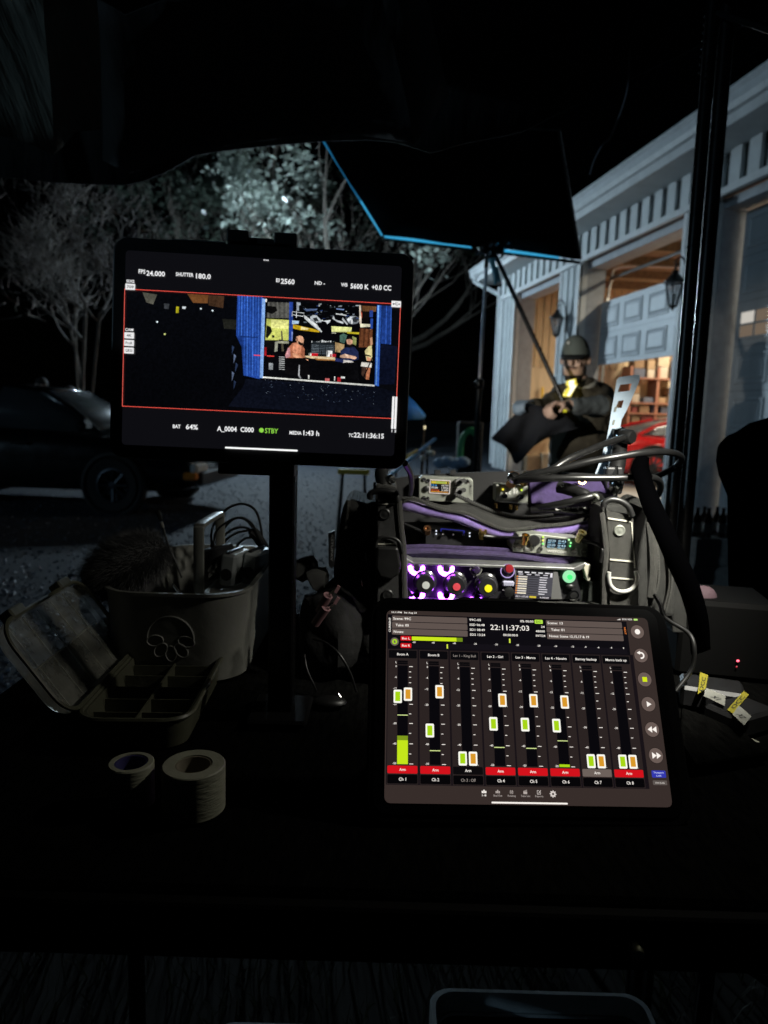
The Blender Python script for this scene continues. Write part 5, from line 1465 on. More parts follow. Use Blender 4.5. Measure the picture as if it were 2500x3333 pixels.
pxprism([(2190, 1900), (2200, 1895), (2240, 1940), (2235, 2060), (2190, 2060)], YF + .05, .10).build('lower_pocket', m_fab, bag, bevel=.004)
# left end pockets, side label
pxprism([(1118, 1640), (1140, 1622), (1160, 1630), (1185, 1640), (1225, 1630), (1225, 2020), (1090, 2020), (1085, 1850), (1100, 1740)], YF + .035, .12).build('side_pocket', m_fab, bag, bevel=.006)
for path_ in ([(1134, 1628), (1128, 1680), (1122, 1720)], [(1196, 1636), (1200, 1690), (1196, 1745)], [(1202, 1880), (1208, 1930), (1200, 1975)]):
    zipper(path_, YF + .030, .0036, 'pocket_zip', m_web, True, .004)
pxprism([(1069, 1735), (1090, 1728), (1088, 1840), (1080, 1852), (1070, 1840)], YF + .03, .004).build('brand_label', m_rub, bag)
lb3 = Flat(frame(P(1082, 1740, YF + .0285), P(1080, 1835, YF + .0285) - P(1082, 1740, YF + .0285), V((1, 0, 0))))
lb3.text('KSTUPAV', 0, 0, 3.2, (.10, .09, .12, 1), 36, z=.3)
m_print = M('grey_print', (.22, .22, .22), .6)
lb3.build('label_lettering', bag, m_print)
for (x, y) in ((1190, 1815), (1176, 1898), (1218, 1972)):
    MB().tube([P(x, y - 14, YF + .028), P(x + 4, y + 10, YF + .026)], .0013, 6).build('zip_pull', m_chrome, bag)
# wide shoulder strap crossing at the right
ss = MB(); cpath = px_path([(2096, 1482, .985), (2088, 1540, .95), (2120, 1640, .90), (2165, 1740, .87), (2200, 1820, .86), (2245, 1920, .86), (2272, 2020, .87), (2280, 2120, .89)], 6)
rows_ = []
for i, p in enumerate(cpath):
    wd = .0125 if i > 6 else .008 + .0012 * i
    t_ = (cpath[min(i + 1, len(cpath) - 1)] - cpath[max(i - 1, 0)]).normalized()
    sd_ = V((t_.z, 0, -t_.x)).normalized() if abs(t_.x) + abs(t_.z) > 0 else V((1, 0, 0))
    rows_.append([p + sd_ * wd, p + V((0, -.0025, 0)), p - sd_ * wd])
ss.loft(rows_, close=False, caps=False); ss.build('shoulder_strap', M('black_velvet', (.0004, .0004, .0005), 1.0, spec=.0), bag, smooth=True, solid=.003)

# ---- recorder / mixer inside the bag
mx = thing('field_recorder', 'field mixer recorder with glowing purple ring knobs and small screen', 'recorder', P(1620, 1950, .93))
fY = .925
def fr(px, py, dy=0): return P(px, py, fY + dy)
face = [(1318, 1815), (1335, 1828), (1420, 1832), (1560, 1840), (1700, 1846), (1820, 1850), (1880, 1852), (1890, 1870), (1892, 1952), (1320, 1952)]
pxprism(face, fY + .004, .055).build('chassis', M('recorder_black', (.02, .02, .022), .4, .3, var=.15, vscale=40), mx, bevel=.001)
pxprism([(1316, 1812), (1332, 1822), (1345, 1830), (1700, 1842), (1868, 1848), (1890, 1838), (1905, 1832), (1925, 1838), (1926, 1850), (1905, 1848), (1885, 1858), (1690, 1851), (1340, 1838), (1326, 1835)], fY - .003, .05).build('top_rail', m_alum, mx, bevel=.0008)
pxprism([(1906, 1835), (1926, 1838), (1921, 1890), (1912, 1892), (1900, 1850)], fY - .006, .05).build('corner_guard', M('pale_bracket', (.62, .60, .48), .4, .3), mx, bevel=.001)
pxprism([(1316, 1815), (1326, 1820), (1330, 1860), (1322, 1872), (1317, 1870)], fY - .006, .05).build('corner_guard', m_alum, mx, bevel=.001)
pxprism([(1316, 1912), (1330, 1918), (1345, 1935), (1345, 1945), (1316, 1945)], fY - .005, .03).build('corner_guard', m_alum, mx, bevel=.001)
purple_glow = emis('purple_ring', '#b04dff', 30, True)
m_trimknob = M('smoky_knob', (.03, .02, .05), .12, spec=.8, coat=.5)
def knob_ring(x, y, on, r_=.0082, partial=False):
    c = fr(x, y)
    if on:
        q0, q1 = math.radians(160 if not partial else 200), math.radians(380 if not partial else 340)
        pts = [c + V((r_ * math.cos(a), -.0015, r_ * math.sin(a))) for a in [q0 + (q1 - q0) * k / 20 for k in range(21)]]
        MB().tube(pts, [.0010] + [.0029] * 19 + [.0010], 6).build('light_ring', purple_glow, mx, smooth=True)
    else:
        MB().lathe([(r_ * .8, 0), (r_, .0), (r_, .0012), (r_ * .8, .0012)], c, (0, -1, 0), 24, closed=True).build('light_ring', m_anod, mx, smooth=True)
    MB().lathe([(r_ * .66, 0), (r_ * .62, .009), (r_ * .45, .0115), (0, .012)], c, (0, -1, .12), 18).build('trim_knob', m_trimknob, mx, smooth=True)
for (x, y, on, pt_) in ((1356, 1847, 1, 0), (1452, 1849, 1, 0), (1549, 1854, 0, 0), (1356, 1932, 1, 0), (1452, 1934, 1, 0), (1549, 1938, 1, 1)):
    knob_ring(x, y, on, partial=pt_)
for (x, y, cc_) in ((1386, 1897, (.55, .57, .54)), (1484, 1902, (.62, .06, .08)), (1585, 1907, (.75, .68, .01))):
    c = fr(x - 4, y - 6)
    kb_ = MB(); 
    prof = [(.0155, 0), (.0155, .004), (.0135, .0055), (.0125, .018), (.0115, .0192), (0, .0195)]
    kb_.lathe(prof, c, (0, -1, 0), 30); ko = kb_.build('fader_knob', M('knob_black', (.02, .02, .022), .28, coat=.4), mx, smooth=True)
    q = MB()
    for k in range(36):
        a = 2 * math.pi * k / 36
        q.box(c + V((.0155 * math.cos(a), -.002, .0155 * math.sin(a))), (.0008, .004, .0008), Matrix.Rotation(-a, 3, 'Y'))
    q.build('knurling', M('knob_knurl', (.05, .05, .05), .5), ko)
    MB().lathe([(.0050, 0), (.0050, .0006), (0, .0007)], c + V((.0008, -.0196, -.001)), (0, -1, 0), 24).build('colour_cap', M('cap_%d' % int(x), cc_, .5, emit=cc_, estr=.25), ko)
m_white_print = M('white_print', (.5, .5, .5), .6, emit=(.4, .38, .45), estr=.5)
pf = Flat(frame(fr(1316, 1812, -.0005) , fr(1900, 1845, -.0005) - fr(1316, 1812, -.0005), V((0, 0, 1))))
ori = frame(fr(1316, 1812, -.0005), fr(1900, 1845, -.0005) - fr(1316, 1812, -.0005), V((0, 0, 1)))
def ptext(px, py, s_, h_, ang=0, align='C'):
    q = ori.inverted() @ P(px, py, fY - .0005)
    pf.text(s_, q.x * 1000, -q.y * 1000, h_, (.5, .5, .55, 1), None, align, .1, ang=ang)
for (x, y, s_) in ((1447, 1872, '2'), (1542, 1877, '3'), (1383, 1938, '4'), (1480, 1940, '5'), (1405, 1838, '12'), (1502, 1842, '13'), (1600, 1846, '14'), (1644, 1906, 'Meter'), (1642, 1920, 'Select')):
    ptext(x, y, s_, 2.2 if len(s_) < 3 else 1.5)
pf.build('panel_lettering', mx, m_white_print)
# red headphone knob, buttons
c = fr(1652, 1858)
MB().lathe([(.0085, 0), (.0095, 0), (.0095, .0016), (.0085, .0016)], c, (0, -1, 0), 26, closed=True).build('light_ring', emis('violet_ring', '#c9b3f2', .9), mx, smooth=True)
MB().lathe([(.006, 0), (.006, .012), (.005, .014), (0, .0145)], c + V((0, 0, .003)), (0, -1, .2), 20).build('headphone_knob', M('ruby_knob', (.22, .015, .02), .2, coat=.8), mx, smooth=True)
MB().box(fr(1654, 1900), (.016, .004, .008), bev=.0018).build('toggle_button', M('lilac_button', (.32, .32, .42), .3), mx)
MB().lathe([(.007, 0), (.0065, .004), (0, .006)], fr(1656, 1925), (0, -1, 0), 18).build('round_button', m_rub, mx, smooth=True)
# small display
d0_, d1_ = fr(1678, 1850, -.001), fr(1836, 1858, -.001)
pxprism([(1676, 1848), (1806, 1856), (1815, 1862), (1830, 1950), (1676, 1950)], fY - .0005, .004).build('display_bezel', M('bezel_grey', (.12, .12, .12), .35), mx)
mf = frame(fr(1682, 1854, -.001), fr(1802, 1861, -.001) - fr(1682, 1854, -.001), V((0, 0, 1)))
f = Flat(mf)
Wd = (fr(1802, 1861, -.001) - fr(1682, 1854, -.001)).length * 1000; Hd = 38
f.rect(0, 0, Wd, Hd, '#4b4a52', 0); f.rect(0, 0, Wd, 7.5, '#141318', .05)
R9 = random.Random(3)
for k in range(5): f.rect(2 + k * 9, 2, 8 + k * 9, 3.6, '#e8e6ea', .1)
for k in range(4): f.rect(3 + k * 11, 5, 9 + k * 11, 6.2, '#cfccd4', .1)
for k in range(8):
    y = 9 + k * 3.2
    f.rect(.6, y - .9, 2.6, y + .9, '#e58a2e', .1); f.rect(3, y - .9, 15, y + .9, '#f4ead0' if k % 2 else '#dcd6cc', .1)
    f.rect(17, y - .35, 30, y + .35, '#151418', .1); f.rect(31.5, y - .5, Wd - 6 - R9.uniform(0, 4), y + .5, '#f1eef4', .1); f.rect(15.8, y - 1, 16.5, y + 1, '#232228', .1)
f.rect(Wd - 4, 2, Wd - 1, 8, '#e9e6ec', .1); f.rect(0, 34.2, Wd, Hd, '#232028', .12); f.text('22:11:37:03', 1.5, 36, 2.4, '#f4eef4', 17, z=.2); f.rect(20, 34.7, 29, 37.2, '#d9c23a', .2); f.text('0:00:00', 46, 36, 2.0, '#f4eef4', 12, 'R', z=.2)
f.build('display', mx)
gm = emis('green_power', '#35e06a', 1.6, True)
c = fr(1852, 1876)
MB().lathe([(.0085, 0), (.0085, .002), (.006, .003), (0, .003)], c, (0, -1, 0), 24).build('power_button', emis('green_halo', '#9df0b4', 1.0), mx, smooth=True)
MB().lathe([(.0035, .0031), (.0035, .006), (0, .0062)], c, (0, -1, 0), 14).build('power_core', gm, mx, smooth=True)
MB().ball(fr(1856, 1909), .0052, 12, (1.2, .6, .7)).build('menu_button', m_rub, mx, smooth=True)
MB().lathe([(.0052, 0), (.0072, 0), (.0072, .0022), (.0052, .0022)], fr(1866, 1937), (0, -1, 0), 22, closed=True).build('jack_ring', m_chrome, mx, smooth=True)
MB().lathe([(.0045, 0), (.0045, .0016), (0, .0024)], fr(1866, 1937), (0, -1, 0), 16).build('jack', m_rub, mx, smooth=True)
o = pxprism([(1892, 1895), (1950, 1892), (1948, 1956), (1886, 1956)], fY + .005, .02).build('foam_pad', M('fuzzy_foam', (.025, .03, .025), .95, bump=1, bscale=500)); tag(o, 'black fuzzy foam pad beside the recorder in the bag', 'foam pad')

# ---- receivers in the slot above
def sma(root, c, r_=.0042, L=.012, axis=(0, -.6, .8), mat=None):
    MB().lathe([(r_, 0), (r_, L * .5), (r_ * 1.25, L * .5), (r_ * 1.25, L), (r_ * .6, L), (r_ * .55, L * .8), (0, L * .8)], c, axis, 14).build('antenna_connector', mat or m_gold, root, smooth=True)
rx = thing('wireless_receiver', 'grey wireless receiver with small blue display and round gold plugs in the bag', 'receiver', P(1790, 1800, .955))
pxprism([(1668, 1772), (1690, 1742), (1745, 1738), (1912, 1757), (1916, 1790), (1914, 1815), (1670, 1795)], .948, .05).build('body', m_anod, rx, bevel=.001)
q0, q1 = P(1672, 1772, .947), P(1912, 1791, .947)
rf_ = frame(q0, q1 - q0, V((0, 0, 1)))
def rl(px, py):
    q = rf_.inverted() @ P(px, py, .947); return q.x * 1000, -q.y * 1000
f = Flat(rf_); a = rl(1780, 1750); b_ = rl(1844, 1783)
f.rect(a[0], a[1], b_[0], b_[1], '#101c28', .2)
for k in range(2):
    for j in range(2):
        f.text('550.200' if j == 0 else '0:43', a[0] + 2 + j * 14, a[1] + 3.3 + k * 6.2, 2.6, '#bfe4f6', 10.5, z=.3); f.text('Mk 01', a[0] + 2 + j * 14, a[1] + 6.2 + k * 6.2, 1.8, '#8fc4e0', 9, z=.3)
f.build('display', rx)
f = Flat(rf_); a = rl(1812, 1795)
f.text('WISYCOM', a[0], a[1], 3.2, (.62, .62, .6, 1), 26, 'C', z=.2)
f.build('brand_lettering', rx, M('pale_print', (.6, .6, .57), .6))
for (x, y, s_) in ((1688, 1780, 'SYNC'), (1718, 1783, 'MON'), (1867, 1795, 'SCAN'), (1900, 1795, 'SET')):
    MB().lathe([(.0048, 0), (.0048, .001), (.0042, .0016), (0, .0016)], P(x, y, .947), (0, -1, 0), 18).build('button', M('button_grey', (.12, .12, .11), .4), rx, smooth=True)
    f = Flat(rf_); a = rl(x, y); f.text(s_, a[0], a[1], 1.6, (.6, .6, .6, 1), 6, 'C', z=2.0); f.build('button_lettering', rx, MATS['pale_print'])
for (x, y, c_) in ((1768, 1748, '#b9e84a'), (1768, 1759, '#e8dc5a'), (1768, 1770, '#6ee86a'), (1852, 1757, '#b8f0b0'), (1858, 1767, '#9af0a0'), (1856, 1777, '#6ff08a')):
    MB().ball(P(x, y, .946), .0014, 8).build('led', emis('led_' + c_[1:], c_, 1.5), rx)
MB().lathe([(.002, 0), (.0032, 0), (.0032, .0012), (.002, .0012)], P(1758, 1787, .947), (0, -1, 0), 16, closed=True).build('headphone_jack', m_blk, rx)
MB().lathe([(.0075, 0), (.0072, .006), (0, .0065)], P(1738, 1758, .947), (0, -1, 0), 22).build('selector_knob', m_rub, rx, smooth=True)
sma(rx, P(1706, 1770, .943), .0042, .014, (.05, -.35, .9)); sma(rx, P(1882, 1760, .939), .0046, .016, (.15, -.5, .8), M('lit_brass', (.85, .74, .35), .25, .9))
rx2 = thing('slot_receiver', 'dark receiver with tiny blue-lit slot at the left of the bag pocket', 'receiver', P(1480, 1780, 1.0))
pxprism([(1385, 1745), (1400, 1722), (1560, 1738), (1582, 1748), (1582, 1782), (1385, 1775)], 1.0, .045).build('body', M('recorder_black', (.02, .02, .022), .4), rx2, bevel=.001)
f = Flat(frame(P(1435, 1720, .998), P(1515, 1727, .998) - P(1435, 1720, .998), V((0, 0, 1)))); f.rect(0, 0, 34, .7, '#3538a8', .2); f.rect(0, 0, 1.2, 4, '#2d30a0', .2); f.rect(32.8, 0, 34, 4, '#2d30a0', .2); f.build('display_edge', rx2)
for x in (1440, 1474, 1508): MB().ball(P(x, 1741, .996), .0024, 8).build('button', m_chrome, rx2)
for y in (1728, 1738): MB().ball(P(1420, y, .996), .0012, 6).build('led', emis('led_white', '#e8f0ff', 1.2), rx2)
for y in (1735, 1745): MB().ball(P(1529, y, .996), .0012, 6).build('led', emis('led_white', '#e8f0ff', 1.2), rx2)
sma(rx2, P(1392, 1735, .985), .0042, .013, (-.1, -.7, .6), M('copper_plate', (.55, .30, .16), .3, 1.0)); sma(rx2, P(1567, 1750, .985), .0045, .015, (.05, -.6, .8))
tag(MB().tube(px_path([(1575, 1744, .975), (1620, 1748, .975), (1660, 1750, .955), (1700, 1752, .94)], 6), .0022, 8).build('antenna_jumper', m_rub), 'short black antenna jumper cable between the two receivers', 'cable')
tag(MB().tube(px_path([(1895, 1762, .93), (1925, 1766, .925), (1950, 1775, .915), (1962, 1790, .905), (1955, 1830, .905)], 6), .0024, 8).build('receiver_cable', m_rub), 'grey cable leaving the right plug of the receiver', 'cable')
tag(MB().tube(px_path([(1310, 1703, .99), (1340, 1715, .985), (1385, 1735, .978)], 6), .002, 8).build('left_jumper', m_rub), 'thin dark cable into the copper plug at the left of the bag', 'cable')

# ---- power and antenna boxes fixed on the back panel
ps = thing('power_distributor', 'grey power distributor plate with a tiny colour screen', 'power box', P(1450, 1590, 1.06))
pl_ = [(1364, 1556), (1374, 1549), (1532, 1556), (1540, 1564), (1540, 1640), (1364, 1628)]
pxprism(pl_, 1.06, .02).build('plate', m_anod, ps, bevel=.001)
mfr = frame(P(1402, 1563, 1.058), P(1464, 1566, 1.058) - P(1402, 1563, 1.058), V((0, 0, 1)))
f = Flat(mfr); f.rect(-1, -1, 29.6, 19.6, '#f5e6da', 0, r=1); f.rect(0, 0, 28.6, 18.6, '#0b0a10', .1); f.rect(1, .8, 27.6, 4.6, '#c9b43a', .2); f.rect(8, 1.2, 23, 4.2, '#9fae4a', .25); f.rect(24.5, 1.2, 26.6, 4.2, '#1c1a14', .3)
for s_, x, y, c_, w_ in (('12.4', 1.4, 7, '#4aa6f0', 8), ('30.0A', 1.4, 10.6, '#f2ece4', 10), ('25.2 Deg', 1.4, 14.2, '#e8642e', 12), ('14.71V', 17, 7, '#f2ece4', 10.5), ('1.392A', 17, 10.6, '#f2ece4', 10.5), ('21.04W', 17, 14.2, '#f2ece4', 10.5)):
    f.text(s_, x, y, 2.6, c_, w_, z=.3)
f.rect(1, 16.4, 27, 17.4, '#e8a23a', .3); f.build('screen', ps)
for (x, y) in ((1380, 1560), (1522, 1566), (1522, 1625), (1380, 1620), (1394, 1564), (1392, 1622)):
    MB().lathe([(.003, 0), (.003, .0015), (0, .0025)], P(x, y, 1.059), (0, -1, 0), 12).build('bolt', m_chrome, ps, smooth=True)
MB().lathe([(.0045, 0), (.0045, .003), (.003, .004), (0, .004)], P(1388, 1590, 1.059), (0, -1, 0), 14).build('button', m_rub, ps, smooth=True)
for (x, y) in ((1500, 1566), (1500, 1597)):
    MB().tube([P(x - 4, y + 2, 1.058), P(x + 10, y - 2, 1.03)], [.003, .0036], 10).build('toggle_switch', m_chrome, ps, smooth=True)
    MB().tube([P(x - 12, y + 5, 1.058), P(x - 4, y + 2, 1.045)], .006, 10).build('switch_boot', m_rub, ps, smooth=True)
f = Flat(frame(P(1534, 1560, 1.058), P(1534, 1625, 1.058) - P(1534, 1560, 1.058), V((1, 0, 0)))); f.text('eSMART', 3, 0, 3.2, (.1, .1, .1, 1), 20, z=.2); f.build('plate_lettering', ps, M('dark_print', (.08, .08, .075), .6))
ab = thing('antenna_power_box', 'small grey antenna power box with two toggle switches and gold plugs', 'power box', P(1665, 1610, 1.05))
pxprism([(1614, 1577), (1719, 1582), (1718, 1640), (1613, 1632)], 1.05, .03).build('body', m_anod, ab, bevel=.0012)
pxprism([(1613, 1630), (1719, 1637), (1719, 1641), (1613, 1634)], 1.0485, .002).build('edge_line', m_alum, ab)
af = frame(P(1640, 1590, 1.048), P(1640, 1640, 1.048) - P(1640, 1590, 1.048), V((1, 0, 0)))
f = Flat(af)
def al(px, py):
    q = af.inverted() @ P(px, py, 1.048); return q.x * 1000, -q.y * 1000
for (x, s_) in ((1648, 'ANT'), (1659, 'PWR'), (1674, 'MAIN'), (1683, 'PWR')):
    a = al(x, 1598); f.text(s_, a[0], a[1], 3.4, (.6, .6, .58, 1), 9.5, 'C', z=.2, ang=math.pi)
f.build('box_lettering', ab, MATS['pale_print'])
for x, y, c_ in ((1637, 1593, '#e6d23c'), (1698, 1595, '#bfe23c')): MB().ball(P(x, y, 1.048), .0017, 8).build('led', emis('led_' + c_[1:], c_, 1.3), ab)
for (x, y) in ((1641, 1613), (1693, 1616)):
    MB().lathe([(.004, 0), (.004, .002), (0, .002)], P(x, y, 1.049), (0, -1, 0), 14).build('switch_nut', m_chrome, ab, smooth=True)
    MB().tube([P(x, y, 1.048), P(x + 5, y + 3, 1.036)], [.0018, .003], 8).build('toggle_switch', m_chrome, ab, smooth=True)
for (x, y, r_, L, m_) in ((1660, 1580, .007, .02, MATS['copper_plate']), (1702, 1575, .006, .018, m_gold)):
    MB().lathe([(r_, 0), (r_, L * .6), (r_ * 1.3, L * .6), (r_ * 1.3, L), (r_ * .7, L), (0, L)], P(x, y, 1.045), (.25, -.5, .8), 18).build('antenna_connector', m_, ab, smooth=True)
MB().lathe([(.0085, 0), (.0085, .006), (.006, .011), (0, .012)], P(1668, 1562, 1.02), (.25, -.6, .7), 18).build('plug_collar', m_chrome, ab, smooth=True)
for (x, y) in ((1614, 1646), (1662, 1650), (1680, 1652)):
    MB().tube([P(x, y - 8, 1.05), P(x, y + 8, 1.05)], .0032, 8).build('lower_connector', m_gold, ab, smooth=True)

# ---- coax cables, each one thing
m_coax = M('coax_jacket', (.009, .009, .009), .32, var=.15, vscale=60)
def cable(pts, r_, label, mat=m_coax, name='coax_cable', n=10):
    return tag(MB().tube(px_path(pts, n), r_, 10).build(name, mat, smooth=True), label, 'cable')
cable([(1672, 1565, 1.01), (1720, 1545, 1.0), (1790, 1530, .99), (1850, 1495, 1.0), (1920, 1465, 1.03), (1980, 1440, 1.06), (2030, 1425, 1.08)], .0050, 'thick black coax cable rising to the silver fin antenna')
cable([(1675, 1568, 1.0), (1740, 1545, .985), (1830, 1525, .975), (1920, 1502, .97), (2020, 1485, .97), (2110, 1472, .985), (2180, 1472, 1.03), (2214, 1484, 1.08), (2216, 1500, 1.12), (2190, 1525, 1.14), (2130, 1555, 1.12)], .0050, 'black coax cable looping widest over the bag to the canopy leg')
cable([(1690, 1562, .99), (1760, 1558, .965), (1850, 1556, .955), (1950, 1556, .955), (2060, 1555, .96), (2120, 1554, .99), (2148, 1570, 1.03), (2145, 1605, 1.06), (2110, 1640, 1.08), (2080, 1680, 1.08)], .0049, 'black coax cable running straight across the top of the bag')
cable([(1745, 1655, 1.0), (1800, 1645, .98), (1870, 1630, .965), (1930, 1615, .965), (1950, 1620, .975), (1960, 1640, .985), (1930, 1662, .985), (1860, 1662, .985), (1790, 1658, .99), (1730, 1660, 1.0)], .0052, 'black printed coax cable coiled on top of the bag flap')
cl_ = P(1955, 1650, .972)
cfm = frame(P(1958, 1645, .975), P(1800, 1660, .975) - P(1958, 1645, .975), V((0, 0, -1)))
f = Flat(cfm); f.text('240-UF UltraFlex 50 ohms', 0, 0, 3.4, (.5, .5, .48, 1), 64, z=1.5)
o = f.build('cable_print', None, MATS['pale_print']); o.parent = bpy.data.objects['coax_cable.003'] if 'coax_cable.003' in bpy.data.objects else None
cable([(1905, 1625, .97), (1935, 1612, .96), (1945, 1622, .96), (1930, 1635, .97)], .0025, 'small pale cable ring on the coil at the bag top', m_anod, 'cable_ring')
xp = thing('xlr_plug', 'black cable plug lying against the purple lining of the bag', 'plug', P(1860, 1600, 1.0))
MB().tube(px_path([(1818, 1585, 1.03), (1850, 1592, 1.02), (1890, 1605, 1.0), (1925, 1618, .99), (1945, 1628, .985)], 5), [.009] * 8 + [.0085] * 5 + [.007] * 5 + [.004] * 3, 12).build('plug_body', m_rub, xp, smooth=True)
for x in (1830, 1857): MB().ball(P(x, 1582 + (x - 1830) * .2, 1.015), .0024, 8).build('plug_screw', m_chrome, xp, smooth=True)
MB().lathe([(.004, 0), (.006, 0), (.006, .003), (.004, .003)], P(1893, 1567, 1.06), (0, -1, .5), 16, closed=True).build('brass_ring', m_gold, xp, smooth=True)

# ---- silver fin antenna and its arm
fin = thing('fin_antenna', 'silver slotted fin antenna standing behind the bag', 'antenna', P(1960, 1545, 1.15))
def k3(x, y): return (1560 + x / 2.86, 1030 + y / 2.86)
outer = [(1300, 565), (1475, 540), (1492, 548), (1496, 590), (1440, 720), (1375, 870), (1325, 960), (1312, 1042), (1255, 1048), (1235, 1180), (1200, 1330), (1188, 1468), (1078, 1468), (1140, 1300), (1185, 1150), (1215, 980), (1240, 820), (1262, 700), (1280, 590)]
h1_ = [(1312, 636), (1418, 624), (1402, 690), (1288, 706)]
h2_ = [(1296, 786), (1346, 780), (1324, 852), (1270, 850)]
def holed(outer, holes, Y, th):
    bm = bmesh.new(); ed = []
    for lp in [outer] + holes:
        vs_ = [bm.verts.new(P(*k3(*p), Y)) for p in lp]
        ed += [bm.edges.new((vs_[i], vs_[(i + 1) % len(vs_)])) for i in range(len(vs_))]
    bmesh.ops.triangle_fill(bm, use_beauty=True, use_dissolve=False, edges=ed)
    r_ = bmesh.ops.extrude_face_region(bm, geom=bm.faces[:])
    bmesh.ops.translate(bm, verts=[v for v in r_['geom'] if isinstance(v, bmesh.types.BMVert)], vec=V((.0012, th, 0)))
    bmesh.ops.recalc_face_normals(bm, faces=bm.faces)
    b = MB(); bm.verts.index_update()
    b.add([v.co.copy() for v in bm.verts], [[v.index for v in f_.verts] for f_ in bm.faces]); bm.free()
    return b
m_fin = M('brushed_fin', (.56, .70, .84), .45, .1, var=.2, vscale=18, bump=.1, bscale=120)
holed(outer, [h1_, h2_], 1.13, .0035).build('fin_plate', m_fin, fin)
for (x, y) in ((2005, 1332), (1999, 1375), (1975, 1520)):
    MB().prism([P(x - 3, y - 8, 1.129), P(x + 4, y - 8, 1.129), P(x - 1, y + 8, 1.129), P(x - 7, y + 8, 1.129)], (0, -.0006, 0)).build('etched_mark', m_anod, fin)
pxprism([(2000, 1395), (2042, 1400), (2040, 1425), (1998, 1425)], 1.118, .02).build('clamp_block', m_blk, fin, bevel=.001)
MB().lathe([(.012, 0), (.0145, .002), (.0145, .008), (.012, .011), (.0095, .012), (.0095, .019), (.007, .022), (0, .022)], P(2013, 1421, 1.12), (.55, -.8, .15), 24).build('threaded_plug', m_chrome, fin, smooth=True)
MB().lathe([(.011, .0), (.0115, .004), (.0115, .016), (.009, .02), (0, .02)], P(2026, 1418, 1.105), (.5, -.8, -.1), 20).build('plug_sleeve', m_rub, fin, smooth=True)
ball_arm = thing('ball_joint_arm', 'short black ball-joint arm holding up the fin antenna', 'mount', P(1998, 1640, 1.02))
MB().tube([P(2020, 1440, 1.12), P(2010, 1500, 1.10), P(2000, 1560, 1.08)], [.011, .013, .012], 12).build('upper_arm', m_rub, ball_arm, smooth=True)
pxprism([(1975, 1520), (2030, 1520), (2035, 1570), (2025, 1610), (1978, 1610), (1970, 1570)], 1.07, .018).build('arm_clamp', m_blk, ball_arm, bevel=.003)
MB().lathe([(.005, 0), (.005, .008), (.0095, .014), (.0105, .02), (.0085, .027), (.004, .03), (0, .03)], P(1998, 1622, 1.03), (0, 0, 1), 18).build('steel_ball', m_chrome, ball_arm, smooth=True)
MB().tube([P(2000, 1608, 1.05), P(2006, 1520, 1.075)], .004, 8).build('tension_bolt', m_chrome, ball_arm, smooth=True)
MB().tube([P(1992, 1640, .99), P(1998, 1620, 1.03)], .006, 8).build('stud', m_chrome, ball_arm, smooth=True)
la_ = thing('left_ball_arm', 'small black clip arm between the bag and the monitor', 'mount', P(1245, 1600, .95))
MB().tube(px_path([(1248, 1600, .94), (1246, 1570, .95), (1240, 1545, .96), (1246, 1525, .97)], 5), .009, 10).build('arm', m_rub, la_, smooth=True)
MB().lathe([(.006, 0), (.007, .004), (.005, .009), (0, .01)], P(1268, 1560, .95), (.4, -.9, 0), 14).build('thumb_screw', m_chrome, la_, smooth=True)
MB().tube([P(1247, 1600, .93), P(1245, 1575, .935)], .0016, 6).build('chrome_pin', m_chrome, la_, smooth=True)
cable([(1318, 1508, .75), (1335, 1540, .80), (1340, 1580, .9), (1336, 1610, .98)], .0034, 'black cable dropping from the monitor corner to the bag', m_rub, 'monitor_cable')

# ---- dark things between caddy and bag
pouch = thing('soft_pouch', 'slouched black cloth pouch behind the tape, left of the tablet', 'pouch', (-.03, .93, TZ))
m_pch = M('pouch_cloth', (.003, .003, .003), .9, bump=.4, bscale=80)
def lump(c, r_, name, root, seed):
    b = MB(); b.ball((0, 0, 0), 1, 28)
    out = []
    for p in b.v:
        p = V(p); k = 1 + .22 * noise.noise(p * 1.7 + V((seed, 0, 0))) + .10 * noise.noise(p * 4.5 + V((0, seed, 0)))
        q = V((c[0] + p.x * r_[0] * k, c[1] + p.y * r_[1] * k, c[2] + p.z * r_[2] * k)); q.z = max(q.z, TZ + .002); out.append(tuple(q))
    b.v = out
    return b.build(name, m_pch, root, smooth=True)
lump((-.055, .955, TZ + .05), (.062, .055, .075), 'pouch_body', pouch, 1)
lump((.005, .95, TZ + .035), (.050, .05, .055), 'pouch_fold', pouch, 5)
lump((-.02, .99, TZ + .085), (.055, .05, .05), 'pouch_neck', pouch, 9)
rl_ = thing
for i, (pts, lab) in enumerate(((((958, 1862), (1000, 1840), (1035, 1836)), 'upper rolled black sleeve beside the bag'), (((1010, 1890), (1040, 1876), (1070, 1876)), 'lower rolled black sleeve beside the bag'))):
    o = MB().tube(px_path([(x, y + 6, .97 - .02 * i) for x, y in pts], 5), [.008] + [.016] * 8 + [.012, .006][:2], 12).build('rolled_sleeve', m_fab, smooth=True)
    tag(o, lab, 'sleeve', 'rolled sleeves beside the bag')
m_pink = M('pink_plastic', (.24, .13, .14), .45)
